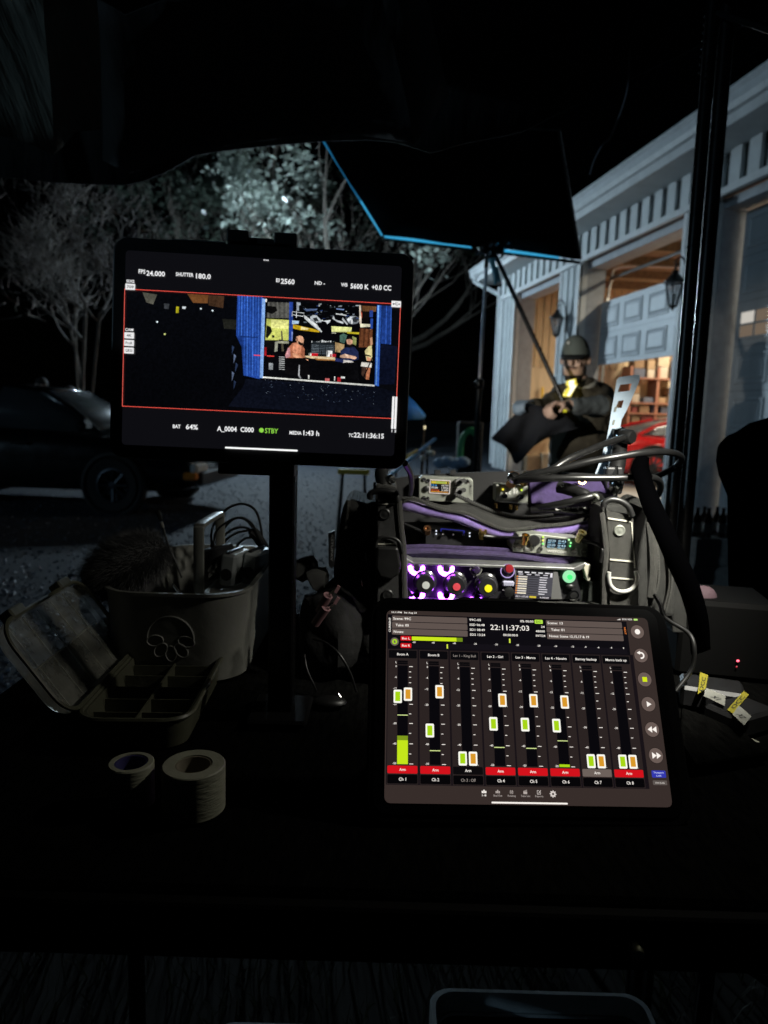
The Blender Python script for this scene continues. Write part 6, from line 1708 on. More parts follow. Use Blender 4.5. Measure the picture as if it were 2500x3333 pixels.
for i, (a, b_, c_) in enumerate((((1040, 1990), (1068, 1938), (1092, 1918)), ((1026, 2030), (1062, 1978), (1090, 1955)))):
    t = thing('lavalier_clip', ('upper', 'lower')[i] + ' pink lavalier microphone clip beside the bag', 'clip', P(*b_, .90), 'lavalier clips beside the bag')
    MB().tube([P(*a, .90), P(*b_, .89)], [.006, .0065], 10).build('sleeve', m_pink, t, smooth=True)
    MB().tube([P(*b_, .89), P(*c_, .885)], .0016, 6).build('pin', m_chrome, t); MB().tube([P(b_[0] + 7, b_[1] + 6, .89), P(c_[0] + 6, c_[1] + 4, .885)], .0012, 6).build('pin', m_chrome, t)
    MB().box(P(c_[0] + 6, c_[1], .885), (.004, .003, .010), Matrix.Rotation(.5, 3, 'Y')).build('jaw', m_pink, t)
cable([(1020, 2080, .87), (1060, 2092, .86), (1105, 2130, .85), (1140, 2190, .845), (1160, 2252, .845)], .0016, 'thin black cable arching over the dark pouch', m_coax, 'thin_lead')
cable([(990, 2130, .875), (1000, 2180, .865), (1022, 2230, .86), (1030, 2250, .86)], .0014, 'short thin lead hanging down the dark pouch', m_coax, 'thin_lead')
tag(MB().tube([P(1101, 2258, .86), P(1112, 2274, .858)], .0011, 6).build('metal_pin', m_chrome), 'tiny shiny metal pin on the table edge of the pouch', 'pin')
o = MB().ball(PZ(1075, 2285, TZ + .006), .016, 14, (1.3, .8, .45)).build('cable_plug', m_rub, smooth=True); tag(o, 'small black plug lying on the carpet', 'plug')

# ---- gear at the right end of the table
t1 = thing('belt_transmitter', 'black transmitter pack tagged OCC X1 at the right of the table', 'transmitter', PZ(2300, 2260, TZ), 'tagged transmitter packs')
m_yel = M('yellow_tag', (.30, .26, .02), .6, var=.1, vscale=40); m_wht = M('white_tag', (.26, .26, .23), .6, var=.1, vscale=40); m_ink = M('black_ink', (.01, .01, .01), .7)
tz1, tz2 = TZ + .030, TZ + .028
def flat_tag(pts, z, mat, root, name): 
    return MB().prism([PZ(x, y, z) for x, y in pts], (0, 0, .0006)).build(name, mat, root)
def tag_text(s_, a, b_, z, h_, root, w_):
    p0, p1 = PZ(*a, z + .0008), PZ(*b_, z + .0008)
    f = Flat(frame(p0, p1 - p0, V((0, 0, 1)).cross(p1 - p0)))
    f.text(s_, 0, 0, h_, (.01, .01, .01, 1), (p1 - p0).length * 1000, z=.1, bold=.02); f.build('tag_lettering', root, m_ink)
def pack(root, px, py, size, rz, z=TZ):
    c = PZ(px, py, z + size[2]); c.z = z + size[2] / 2 + .0005
    MB().box(c, size, Matrix.Rotation(rz, 3, 'Z'), bev=.004).build('pack_body', m_blk, root)
pack(t1, 2318, 2225, (.075, .055, .028), -.35); pack_c = None
flat_tag([(2279, 2189), (2305, 2199), (2297, 2242), (2271, 2260)], tz1, m_yel, t1, 'yellow_tag'); flat_tag([(2299, 2240), (2362, 2267), (2359, 2299), (2290, 2266)], tz1 + .0009, m_wht, t1, 'white_tag')
tag_text('OCC', (2281, 2250), (2292, 2205), tz1, 4.6, t1, 0); tag_text('X1', (2318, 2266), (2342, 2277), tz1 + .001, 7.5, t1, 0)
t2 = thing('belt_transmitter', 'black transmitter pack tagged OCC X2, rightmost on the table', 'transmitter', PZ(2410, 2310, TZ), 'tagged transmitter packs')
pack(t2, 2412, 2300, (.070, .05, .026), .5)
flat_tag([(2421, 2250), (2437, 2262), (2385, 2324), (2367, 2311)], tz2, m_yel, t2, 'yellow_tag'); flat_tag([(2405, 2297), (2446, 2333), (2422, 2362), (2384, 2326)], tz2 + .0009, m_wht, t2, 'white_tag')
tag_text('OCC', (2383, 2306), (2420, 2266), tz2, 4.6, t2, 0); tag_text('X2', (2406, 2324), (2422, 2338), tz2 + .001, 6.5, t2, 0)
pw = thing('battery_case', 'black battery case with a small red light at the right of the table', 'case', P(2360, 2100, .98))
MB().box((P(2370, 2120, .98).x, 1.02, TZ + .055), (.13, .12, .11), Matrix.Rotation(-.2, 3, 'Z'), bev=.006).build('case_body', M('case_black', (.002, .002, .002), .8, spec=.1), pw)
cfr = P(2402, 2151, .955)
MB().ball(cfr, .0016, 8, (1.4, 1, 1)).build('red_light', emis('red_led', '#ff5a70', 3), pw)
MB().ball(P(2398, 2170, .955), .0012, 8).build('small_red_light', emis('red_led_dim', '#c02a3c', 1), pw)
MB().lathe([(.006, 0), (.006, .006), (.004, .01), (0, .01)], P(2358, 2068, .99), (0, -.3, 1), 14).build('gold_post', m_gold, pw, smooth=True)
MB().tube([P(2296, 2070, .97), P(2340, 2066, .97)], .0012, 6).build('metal_edge', m_alum, pw)
cable([(2236, 2400, .82), (2270, 2392, .81), (2310, 2386, .80), (2360, 2386, .79), (2420, 2398, .78), (2480, 2424, .77)], .0019, 'thin pale cable curving over the table at the right edge', M('pale_cable', (.42, .41, .33), .5), 'pale_cable')
cable([(2130, 1935, .9), (2150, 1970, .89), (2165, 2010, .88), (2240, 2060, .87), (2260, 2110, .86), (2250, 2180, .86), (2200, 2250, .85)], .0028, 'black cable looping down from the bag right end to the table', m_rub, 'loop_cable')
o = MB().tube([P(2326, 2320, .83), P(2354, 2336, .825)], .0028, 8).build('metal_clip', m_alum, smooth=True); tag(o, 'small shiny metal clip between the two tagged packs', 'clip')
o = MB().prism([PZ(x, y, TZ + .001) for x, y in ((2215, 2330), (2400, 2395), (2500, 2480), (2260, 2520), (2210, 2440))], (0, 0, .012)).build('carpet_offcut', m_carpet, bevel=.003); tag(o, 'rumpled black cloth offcut at the right end of the table', 'cloth')
ring_c = MB().tube(px_path([(2424, 2060, 1.0), (2428, 2040, 1.0), (2444, 2032, 1.0), (2462, 2050, 1.0), (2466, 2090, 1.0)], 6), .0016, 6).build('wire_loop', m_chrome, smooth=True); tag(ring_c, 'bright wire loop beside the hanging jacket', 'wire')
pg = MB().ball(P(2288, 1945, 1.0), .020, 14, (1, .7, .9)).build('pink_bundle', M('dusky_pink_cloth', (.07, .04, .05), .8, bump=.6, bscale=80), smooth=True); tag(pg, 'dusky pink cloth bundle half hidden behind the shoulder strap', 'cloth')
MB_ = MB().tube(px_path([(2196, 1860, .9), (2208, 1866, .89), (2222, 1880, .885)], 4), .003, 8).build('purple_knot', m_ppipe, smooth=True); tag(MB_, 'purple cord knot on the right side of the bag', 'cord')
# hanging dark jacket on a stand, right edge
jk = thing('clothes_stand', 'pale-edged stand with a black jacket hung at the right edge', 'stand', (P(2428, 1700, 1.25).x, 1.25, 0))
xj = P(2430, 1900, 1.25).x
MB().tube([V((xj, 1.25, 0)), V((xj + .014, 1.25, P(2440, 1500, 1.25).z))], .0095, 8).build('pole', M('blue_grey_pole', (.16, .19, .24), .4, .4), jk, smooth=True)
for a in (0, 2.1, 4.2): MB().tube([V((xj, 1.25, .25)), V((xj + .35 * math.cos(a), 1.25 + .35 * math.sin(a), .012))], .009, 8).build('leg', m_pole, jk)
jm = MB(); js = []
jp = [(2400, 1500), (2412, 1440), (2440, 1400), (2480, 1385), (2540, 1350), (2600, 1340), (2700, 1420), (2720, 1700), (2700, 2150), (2560, 2200), (2455, 2190), (2446, 1900), (2440, 1640), (2415, 1560)]
jm.prism([P(x, y, 1.2) + V((0, .006 * math.sin(i * 2.0), 0)) for i, (x, y) in enumerate(jp)], (.02, .14, 0), .9); jm.build('jacket', M('black_velvet', (.0004, .0004, .0005), 1.0, spec=.0), jk, bevel=.006)
# ---- things under the table, bottom of the picture
m_bin = M('grey_bin', (.42, .46, .48), .4, var=.12, vscale=20, bump=.1, bscale=50)
def tub(px0, px1, pyt, z, dep, H, label, mat, name='storage_bin'):
    a, b_ = PZ(px0, pyt, z), PZ(px1, pyt, z)
    cx2, cy2 = (a.x + b_.x) / 2, a.y - dep / 2; w_ = b_.x - a.x
    t = thing(name, label, 'bin', (cx2, cy2, 0), 'bins under the table')
    r_ = lambda s_, zz: [V((cx2 + x * s_, cy2 + y * s_, zz)) for x, y in rrect(w_, dep, .03, 5)]
    m = MB(); m.loft([r_(.86, .001), r_(.95, z - .03), r_(.92, z - .03), r_(.84, .01)]); m.build('tub', mat, t, smooth=True)
    q = MB(); q.loft([r_(.95, z - .035), r_(1.0, z - .032), r_(1.0, z - .002), r_(.99, z), r_(.95, z), r_(.94, z - .035)]); q.build('rim', mat, t, smooth=True)
    for s_ in (-1, 1):
        h_ = MB(); h_.tube(bez([V((cx2 + s_ * w_ * .5, cy2 - .05, z - .02)), V((cx2 + s_ * (w_ * .5 + .02), cy2 - .04, z - .015)), V((cx2 + s_ * (w_ * .5 + .02), cy2 + .04, z - .015)), V((cx2 + s_ * w_ * .5, cy2 + .05, z - .02))], 5), .006, 6); h_.build('handle', mat, t, smooth=True)
    return t
tub(1395, 2085, 3212, .42, .28, .4, 'larger grey storage bin on the grass under the table', m_bin)
tub(700, 1190, 3322, .40, .26, .38, 'smaller pale bin at the bottom edge under the table', M('pale_bin', (.3, .32, .4), .4, var=.1))
ck = MB()
for k in range(5):
    q = PZ(1500 + k * 110, 3325 + 3 * (k % 2), .33)
    ck.tube([q, q + V((.03, .01, .02)), q + V((.06, -.01, .0))], .006, 6)
tag(ck.build('cable_bundle', m_rub), 'black cable bundle inside the larger grey bin', 'cables')
# ---- unseen work lamp on the canopy leg; second head added to light the table
wl_ = thing('clip_lamp', 'small unseen clip lamp with an added second head on the canopy leg, lighting bag and table', 'lamp', (.58, .80, 1.52))
heads = ((V((.46, .62, 1.50)), V((.30, .95, 1.10)), 68, 46), (V((.57, .80, 1.50)), V((-.05, .85, .92)), 118, 4))
for hi_, (lp, aim, cone, power) in enumerate(heads):
    dv_ = (aim - lp).normalized()
    MB().lathe([(.02, -.05), (.03, -.03), (.045, .03), (.043, .03), (.028, -.028), (0, -.03)], lp, dv_, 20).build('lamp_shade', m_blk, wl_, smooth=True)
    MB().ball(lp, .012, 10).build('bulb', emis('lamp_bulb', '#fff4d0', 3), wl_)
    MB().tube(bez([lp - dv_ * .05, lp - dv_ * .1 + V((.03, .1, .06)), lt + V((0, 0, -.02 - .03 * hi_))], 6), .005, 8).build('gooseneck', m_rub, wl_, smooth=True)
    ld = bpy.data.lights.new('clip_lamp_glow', 'SPOT'); ld.energy = power; ld.color = (1.0, .97, .86); ld.spot_size = math.radians(cone); ld.spot_blend = 1.0; ld.shadow_soft_size = .02
    lo = bpy.data.objects.new('clip_lamp_glow', ld); col.objects.link(lo); lo.location = lp + dv_ * .035; lo.rotation_euler = (-dv_).to_track_quat('Z', 'Y').to_euler(); attach(lo, wl_)
# ================================================================== FLAG ON ITS STAND, MAN, BACKGROUND
m_flagc = M('duvetyne', (.0015, .0015, .0018), .95, spec=.05)
m_tubeb = M('rim_light_blue', (.28, .74, .90), .35, .1)  # blue light on the metal put into the paint colour
BLp, BRp = P(1246, 766, 4.5), P(1890, 842, 4.0)
e2 = BRp - BLp
d_ = ray(1010, 385)
tt_ = (BLp - CAM).dot(e2) / d_.dot(e2)
TLp = CAM + d_ * tt_
if not (2.5 < TLp.y < 7.5): TLp = P(1010, 385, 4.2)
e1 = TLp - BLp
if e1.length > 1.5: e1 = e1.normalized() * 1.5
TLp = BLp + e1; TRp = BRp + e1
flag = thing('black_flag', 'large black fabric light flag with blue-lit frame edge above the man', 'light flag', BLp)
nrm = e1.cross(e2).normalized()
fm = MB(); rows_ = []
for i in range(7):
    rows_.append([BLp + e1 * (i / 6) * .995 + e2 * (j / 6) + nrm * .006 * math.sin(i * 1.3 + j * 1.9) for j in range(7)])
fm.loft(rows_, close=False, caps=False); fm.build('fabric', m_flagc, flag, smooth=True, solid=.002)
eu = e2.normalized(); ev = e1.normalized()
led_b = emis('blue_rim_glow', '#3aa2d2', 1.0); led_d = emis('blue_rim_glow_dim', '#1c5f86', 1.0)  # blue light on the frame edges put in as glowing tubes
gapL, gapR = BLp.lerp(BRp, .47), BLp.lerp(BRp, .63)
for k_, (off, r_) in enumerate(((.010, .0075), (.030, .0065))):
    MB().tube([BLp - ev * off + eu * .01, gapL - ev * off], r_, 8).build('rim_glow', led_b, flag, smooth=True)
    MB().tube([gapR - ev * off, BLp.lerp(BRp, .90 - .05 * k_) - ev * off], r_, 8).build('rim_glow', led_b if k_ == 0 else led_d, flag, smooth=True)
MB().tube([BLp - eu * .006, BLp.lerp(TLp, .35) - eu * .006], .005, 8).build('rim_glow', led_b, flag, smooth=True)
MB().tube([BLp.lerp(TLp, .35) - eu * .006, TLp - eu * .006], .005, 8).build('rim_glow', led_d, flag, smooth=True)
MB().tube([BLp - ev * .02 - nrm * .012, BRp - ev * .02 - nrm * .012], .008, 8).build('frame_tube', m_pole, flag, smooth=True)
MB().tube([BRp, TRp], .007, 8).build('frame_tube', m_pole, flag, smooth=True)
MB().tube([TLp, TRp], .007, 8).build('frame_tube', m_pole, flag, smooth=True)
# stand
gy = 4.15
hdp = P(1590, 812, gy)
st = thing('flag_stand', 'tall thin grip stand carrying the black flag', 'stand', (hdp.x, gy, 0))
b0 = P(1575, 1000, gy).x
MB().tube([V((b0 - .015, gy, .35)), V((b0 - .005, gy, P(1573, 1250, gy).z))], .017, 10).build('lower_riser', m_pole, st, smooth=True)
MB().tube([V((b0 - .005, gy, P(1573, 1250, gy).z)), V((b0 + .002, gy, P(1574, 870, gy).z))], .0105, 10).build('upper_riser', M('chrome_riser', (.42, .42, .46), .3, .8), st, smooth=True)
MB().tube([V((b0 + .002, gy, P(1574, 872, gy).z)), V((b0 + .004, gy, hdp.z + .02))], .012, 8).build('riser_top', m_pole, st, smooth=True)
for z_ in (P(1573, 1250, gy).z,):
    MB().lathe([(.02, -.03), (.026, -.02), (.026, .02), (.02, .03)], V((b0 - .005, gy, z_)), n=14).build('collar', m_pole, st, smooth=True)
    MB().tube([V((b0, gy, z_)), V((b0 - .05, gy - .02, z_))], .008, 8).build('collar_knob', m_pole, st)
for a in (.4, 2.5, 4.6):
    MB().tube(bez([V((b0 - .015, gy, .45)), V((b0 + .15 * math.cos(a), gy + .15 * math.sin(a), .33)), V((b0 + .5 * math.cos(a), gy + .5 * math.sin(a), .03)), V((b0 + .55 * math.cos(a), gy + .55 * math.sin(a), .012))], 5), .0115, 8).build('leg', m_pole, st, smooth=True)
hd_ = MB()
for (x, y, r_) in ((1580, 810, .035), (1610, 800, .04), (1625, 815, .03), (1598, 828, .03)):
    hd_.ball(P(x, y, gy - .02), r_, 12, (1, .8, .8))
hd_.build('grip_head', m_pole, st, smooth=True)
for (x, y) in ((1552, 824), (1567, 825), (1592, 828), (1615, 795), (1656, 790), (1632, 836), (1597, 798)):
    MB().tube([P(x - 4, y + 4, gy - .07), P(x + 5, y - 5, gy - .06)], [.006, .008], 8).build('head_knob', M('shiny_knob', (.5, .55, .6), .25, .8), st, smooth=True)
MB().tube(bez([P(1600, 842, gy - .06), P(1606, 870, gy - .06), P(1612, 905, gy - .06), P(1612, 925, gy - .06)], 4), [.022, .02, .016, .014, .012, .011, .012, .011, .01, .008, .008, .008, .008], 8).build('t_handle', m_tubeb, st, smooth=True)
MB().tube(bez([P(1616, 868, gy - .05), P(1620, 900, gy - .05), P(1625, 918, gy - .05)], 4), .011, 8).build('t_handle', m_tubeb, st, smooth=True)
MB().tube([P(1606, 815, gy), P(1840, 1322, gy - .22)], .0125, 10).build('grip_arm', m_pole, st, smooth=True)

# ---- people ---------------------------------------------------------------
m_skin = M('skin', (.66, .45, .36), .5, var=.12, vscale=12)
m_jkt = M('olive_jacket', (.070, .062, .045), .85, var=.25, vscale=14, bump=.4, bscale=45)
m_slv = M('grey_blue_sleeve', (.12, .14, .15), .85, var=.2, vscale=20, bump=.4, bscale=50)
m_trs = M('dark_trousers', (.03, .034, .042), .85, var=.2, vscale=14, bump=.3, bscale=45)
m_shoe = M('dark_boots', (.02, .018, .016), .6)
m_glove = M('blue_glove', (.22, .30, .40), .6)
m_hair = M('dark_hair', (.018, .013, .010), .8, bump=.8, bscale=160, stretch=(1, 1, .3))
def capsule(mb, p0, r0, p1, r1, n=12, flat=1.0):
    p0, p1 = V(p0), V(p1)
    mb.tube([p0, p0.lerp(p1, .25), p0.lerp(p1, .5), p0.lerp(p1, .75), p1], [r0, r0 + (r1 - r0) * .25, (r0 + r1) / 2, r0 + (r1 - r0) * .75, r1], n)
    mb.ball(p0, r0 * 1.0, n); mb.ball(p1, r1 * 1.0, n)
def body_mesh(name, caps, mats, root, voxel=.008, extra=()):
    """caps: (p0, r0, p1, r1, material index); grown into one continuous skin"""
    b = MB()
    for p0, r0, p1, r1, mi in caps: capsule(b, p0, r0, p1, r1)
    for c, r_, sc, rot, mi in extra: b.ball(c, r_, 14, sc, rot)
    o = b.build(name, mats[0], None, recalc=True)
    rm = o.modifiers.new('r', 'REMESH'); rm.mode = 'VOXEL'; rm.voxel_size = voxel
    sm = o.modifiers.new('s', 'SMOOTH'); sm.factor = .5; sm.iterations = 5
    dg = bpy.context.evaluated_depsgraph_get()
    me = bpy.data.meshes.new_from_object(o.evaluated_get(dg))
    old = o.data; o.modifiers.clear(); o.data = me; bpy.data.meshes.remove(old)
    me.name = name
    me.materials.clear()
    for m_ in mats: me.materials.append(m_)
    n = len(me.polygons); ct = np.empty(n * 3); me.polygons.foreach_get('center', ct); ct = ct.reshape(n, 3)
    best = np.full(n, 1e9); idx = np.zeros(n, int)
    for p0, r0, p1, r1, mi in caps:
        a = np.array(p0); ab = np.array(p1) - a; L2 = max(1e-9, ab @ ab)
        t = np.clip(((ct - a) @ ab) / L2, 0, 1)
        d = np.linalg.norm(ct - a - t[:, None] * ab, axis=1) - (r0 + (r1 - r0) * t)
        k = d < best; best[k] = d[k]; idx[k] = mi
    for c, r_, sc, rot, mi in extra:
        q = ct - np.array(c)
        if rot is not None: q = q @ np.array(rot)
        d = (np.linalg.norm(q / np.array(sc), axis=1) - r_) * min(sc)
        k = d < best; best[k] = d[k]; idx[k] = mi
    me.polygons.foreach_set('material_index', idx.tolist())
    skinv = set()
    for p in me.polygons:
        if mats[idx[p.index]].name in ('skin', 'blue_glove', 'dark_boots'): skinv.update(p.vertices)
    nv = len(me.vertices); co = np.empty(nv * 3); no = np.empty(nv * 3)
    me.vertices.foreach_get('co', co); me.vertices.foreach_get('normal', no); co = co.reshape(nv, 3); no = no.reshape(nv, 3)
    for k in range(nv):                                     # creases in the clothes
        if k not in skinv:
            c_ = V(co[k])
            co[k] += no[k] * (.013 * noise.noise(V((c_.x * 9, c_.y * 9, c_.z * 14))) + .006 * noise.noise(c_ * 26))
    me.vertices.foreach_set('co', co.ravel())
    me.polygons.foreach_set('use_smooth', [True] * n)
    attach(o, root)
    return o
def hand(caps, wrist, palm_dir, curl_dir, side, mi, s_=1.0):
    """palm plus four fingers of unequal length and a thumb"""
    f = V(palm_dir).normalized(); c = V(curl_dir).normalized(); a = f.cross(c).normalized() * side
    w_ = V(wrist)
    for k in range(4):
        base = w_ + f * .075 * s_ + a * (.030 - .020 * k) * s_
        caps.append((w_ + a * (.02 - .013 * k) * s_, .015 * s_, base, .0125 * s_, mi))
        L = (.040, .046, .043, .034)[k] * s_
        p1 = base + (f * .75 + c * .65).normalized() * L
        p2 = p1 + (c * .9 - f * .25).normalized() * L * .8
        p3 = p2 + (-f * .9 + c * .35).normalized() * L * .6
        caps += [(base, .0105 * s_, p1, .0098 * s_, mi), (p1, .0098 * s_, p2, .0092 * s_, mi), (p2, .0092 * s_, p3, .008 * s_, mi)]
    t0 = w_ + f * .02 * s_ + a * .032 * s_; t1 = t0 + (f * .5 + a * .5 + c * .5).normalized() * .042 * s_; t2 = t1 + (f * .5 + c * .8 - a * .3).normalized() * .034 * s_
    caps += [(w_ + a * .012 * s_, .016 * s_, t0, .014 * s_, mi), (t0, .0125 * s_, t1, .0115 * s_, mi), (t1, .0112 * s_, t2, .009 * s_, mi)]
def head(caps, extra, c, face, mi, R=.098):
    """skull, jaw, nose, brows, ears looking along face"""
    fz = V(face).normalized(); up = V((0, 0, 1)); rt = fz.cross(up).normalized(); up = rt.cross(fz).normalized()
    rot = Matrix((rt, fz, up)).transposed()
    extra.append((c + up * .02 - fz * .012, R, (.80, .98, 1.0), rot, mi))
    extra.append((c - up * .055 + fz * .022, R * .72, (.86, .95, .95), rot, mi))
    caps.append((c + fz * (R * .90) + up * .012, .010, c + fz * (R * 1.10) - up * .018, .0145, mi))
    for s_ in (-1, 1):
        extra.append((c + rt * s_ * R * .82 - fz * .012 - up * .006, .024, (.4, .8, 1.15), rot, mi))
        caps.append((c + fz * R * .82 + rt * s_ * .012 + up * .018, .009, c + fz * R * .74 + rt * s_ * .045 + up * .016, .008, mi))
        extra.append((c + fz * R * .72 + rt * s_ * .036 - up * .024, .019, (1, .6, .8), rot, mi))
    caps.append((c + fz * R * .88 - up * .050, .010, c + fz * R * .88 - up * .052 + rt * .001, .010, mi))
    return rot, rt, fz, up
def face_parts(root, c, rot, rt, fz, up, R=.098, beard=True, hair=m_hair):
    for s_ in (-1, 1):
        MB().ball(c + fz * R * .80 + rt * s_ * .033 - up * .010, .0065, 10, (1.2, .8, .7), rot).build('eye', M('eye_dark', (.03, .025, .02), .2), root, smooth=True)
        MB().tube([c + fz * R * .90 + rt * s_ * .014 + up * .006, c + fz * R * .83 + rt * s_ * .05 + up * .006], [.0025, .002], 6).build('eyebrow', hair, root)
    MB().tube([c + fz * R * .98 - rt * .022 - up * .050, c + fz * R * 1.02 - up * .048, c + fz * R * .98 + rt * .022 - up * .050], [.003, .005, .003], 6).build('mouth', M('lip', (.30, .14, .11), .5), root, smooth=True)
    if beard:
        b = MB(); b.ball(c - up * .098 + fz * .040, R * .50, 16, (1.0, .85, .80), rot)
        for s_ in (-1, 1):
            b.ball(c - up * .062 + fz * .012 + rt * s_ * .060, R * .26, 12, (.40, .8, 1.3), rot)
        b.tube([c + fz * R * .93 - rt * .03 - up * .043, c + fz * R * 1.03 - up * .036, c + fz * R * .93 + rt * .03 - up * .043], [.003, .0042, .003], 6)
        b.build('beard', hair, root, smooth=True)
MY = 4.3
man = thing('person', 'person in green cap and dark jacket holding a black cloth before the garage', 'person', (P(1895, 1560, MY).x, MY, 0))
pe = lambda x, y, dy=0: P(x, y, MY + dy)
caps = []; ext = []
hipz = .90; cxm = pe(1893, 1560).x
pel = V((cxm, MY, hipz)); ch = pe(1892, 1335); nk = pe(1893, 1262)
shR, shL = pe(1958, 1290, .06), pe(1822, 1290, -.02)
elR, haR = pe(1968, 1322, -.24), pe(1835, 1318, -.36)
elL, haL = pe(1770, 1332, -.18), pe(1722, 1316, -.30)
caps += [(pel, .165, pe(1892, 1460), .165, 0), (pe(1892, 1460), .165, ch, .165, 0), (ch, .165, pe(1890, 1300), .135, 0), (pe(1890, 1300), .10, nk, .065, 0)]
caps += [(pe(1930, 1345), .125, pe(1925, 1500), .12, 0), (pe(1850, 1345), .12, pe(1856, 1500), .125, 0)]
caps += [(shR, .080, pe(1900, 1282), .075, 0), (shL, .072, pe(1888, 1282), .075, 0), (shR, .076, elR, .062, 0), (elR, .060, haR.lerp(elR, .25), .044, 1), (shL, .068, elL, .056, 0), (elL, .054, haL.lerp(elL, .25), .042, 0)]
caps += [(haR.lerp(elR, .28), .033, haR.lerp(elR, .05), .028, 2), (haL.lerp(elL, .28), .032, haL.lerp(elL, .05), .028, 3)]
for sx in (-.10, .11):
    kn_ = V((cxm + sx, MY - .03, .50)); an_ = V((cxm + sx * 1.1, MY + .02, .10))
    caps += [(V((cxm + sx * .8, MY, hipz - .02)), .10, kn_, .075, 4), (kn_, .072, an_, .055, 4), (an_ + V((0, 0, -.03)), .045, V((an_.x - .03, an_.y - .16, .045)), .042, 5)]
hand(caps, haR, haR - elR, V((0, -.3, -1)), 1, 2, 1.08)
hand(caps, haL, haL - elL, V((-.2, -.3, -1)), -1, 3, 1.0)
hc = pe(1872, 1170, -.03)
caps.append((nk, .060, hc - V((0, -.02, .06)), .055, 2))
HR = .102
rot_h, rt_h, fz_h, up_h = head(caps, ext, hc, V((-.42, -.85, -.12)), 2, HR)
body_mesh('body', caps, [m_jkt, m_slv, m_skin, m_glove, m_trs, m_shoe], man, .0075, ext)
face_parts(man, hc, rot_h, rt_h, fz_h, up_h, HR)
# cap: grey-green front, dark back, peak
cm = MB(); rows_ = []
for i in range(9):
    th = math.radians(90 - 90 * i / 8)
    rows_.append([hc + rot_h @ V((HR * .82 * math.sin(th) ** .95 * math.cos(a), HR * 1.05 * math.sin(th) ** .9 * math.sin(a) - .008, .022 + .118 * math.cos(th) + .010 * math.sin(a) * math.sin(2 * th) - .020 * (math.sin(th) * max(0, -math.sin(a))))) for a in [2 * math.pi * k / 24 for k in range(24)]])
front = MB(); cm.loft(rows_, caps=True)
cm.cur = 0
cap = cm.build('cap', [M('cap_dark', (.018, .02, .022), .85, bump=.4, bscale=120), M('cap_green', (.12, .145, .135), .85, bump=.4, bscale=120)], man, smooth=True)
for p in cap.data.polygons:
    q = rot_h.transposed() @ (p.center - hc)
    p.material_index = 1 if q.y > .030 else 0
pk_ = MB(); pr = []
for t_ in (0, .5, 1.0):
    pr.append([hc + rot_h @ V((HR * (.82 - .14 * t_) * math.sin(a), HR * (1.0) * math.cos(a) + .074 * t_ * math.cos(a * .8),   .030 - .022 * t_ - .004 * abs(math.sin(a)) * t_)) for a in [math.radians(q) for q in range(-66, 67, 11)]])
pk_.loft(pr, close=False, caps=False); pk_.build('peak', MATS['cap_dark'], cap, smooth=True, solid=.004)
MB().lathe([(.010, 0), (.010, .003), (0, .004)], hc + rot_h @ V((.022, HR * .93, .098)), rot_h @ V((-.1, 1, .45)), 14).build('cap_badge', M('badge_light', (.5, .52, .5), .5), cap)
hb_ = MB(); hb_.ball(hc + rot_h @ V((0, -.022, .018)), HR * .93, 18, (.86, .98, .95), rot_h); hb_.build('hair', m_hair, man, smooth=True)
# collar, reflective chest patch, wrist band
MB().tube(bez([nk + V((-.075, -.055, .025)), nk + V((-.03, -.098, -.012)), nk + V((.04, -.085, .012)), nk + V((.075, -.03, .035))], 5), .014, 8).build('collar', M('pale_collar', (.40, .41, .38), .8), man, smooth=True)
glow = emis('vest_patch_glow', '#ffe95a', 1.0, True); glow_w = emis('vest_patch_glow_core', '#fffce0', 1.5)  # light thrown back by the reflective patch put in as glow
def chest(pts, dy, mat, nm):
    m_ = MB(); m_.prism([pe(1560 * 0 + x, y, dy) for x, y in pts], (0, .012, 0)); return m_.build(nm, mat, man)
kk = lambda x, y: (1560 + x / 2.86, 1030 + y / 2.86)
chest([kk(*q) for q in ((815, 600), (900, 578), (905, 625), (918, 628), (880, 690), (850, 748), (775, 745), (800, 690), (835, 650), (810, 640))], -.185, glow, 'reflective_patch')
chest([kk(*q) for q in ((835, 600), (885, 590), (882, 640), (905, 640), (870, 700), (840, 742), (815, 740), (850, 672), (835, 640))], -.188, glow_w, 'reflective_patch_core')
wc = haR.lerp(elR, .16)
chest([kk(*q) for q in ((805, 818), (830, 830), (812, 890), (782, 892))], -.36, emis('wrist_band_glow', '#d8cf35', .8), 'wrist_band')  # band glows in place of the light it throws back
# black cloth in his hands
cl = thing('black_cloth', 'black cloth hanging from the hands of the capped person', 'cloth', pe(1740, 1500, -.3))
top_ = [(1600, 1424), (1640, 1385), (1690, 1338), (1740, 1318), (1790, 1335), (1840, 1352), (1878, 1385)]
bot_ = [(1604, 1432), (1640, 1452), (1664, 1478), (1682, 1510), (1735, 1452), (1800, 1420), (1880, 1392)]
rows_ = []
for i in range(9):
    t_ = i / 8
    rows_.append([P(*a, MY - .36).lerp(P(*b_, MY - .40), t_) + V((0, .028 * math.sin(j * 2.2 + t_ * 3.0) * (.3 + t_), 0)) for j, (a, b_) in enumerate(zip(top_, bot_))])
qb = MB(); qb.loft([bez(r_, 3) for r_ in rows_], close=False, caps=False)
qb.build('cloth_sheet', M('navy_black_cloth', (.010, .012, .018), .85, var=.3, vscale=20, bump=.4, bscale=60), cl, smooth=True, solid=.005)

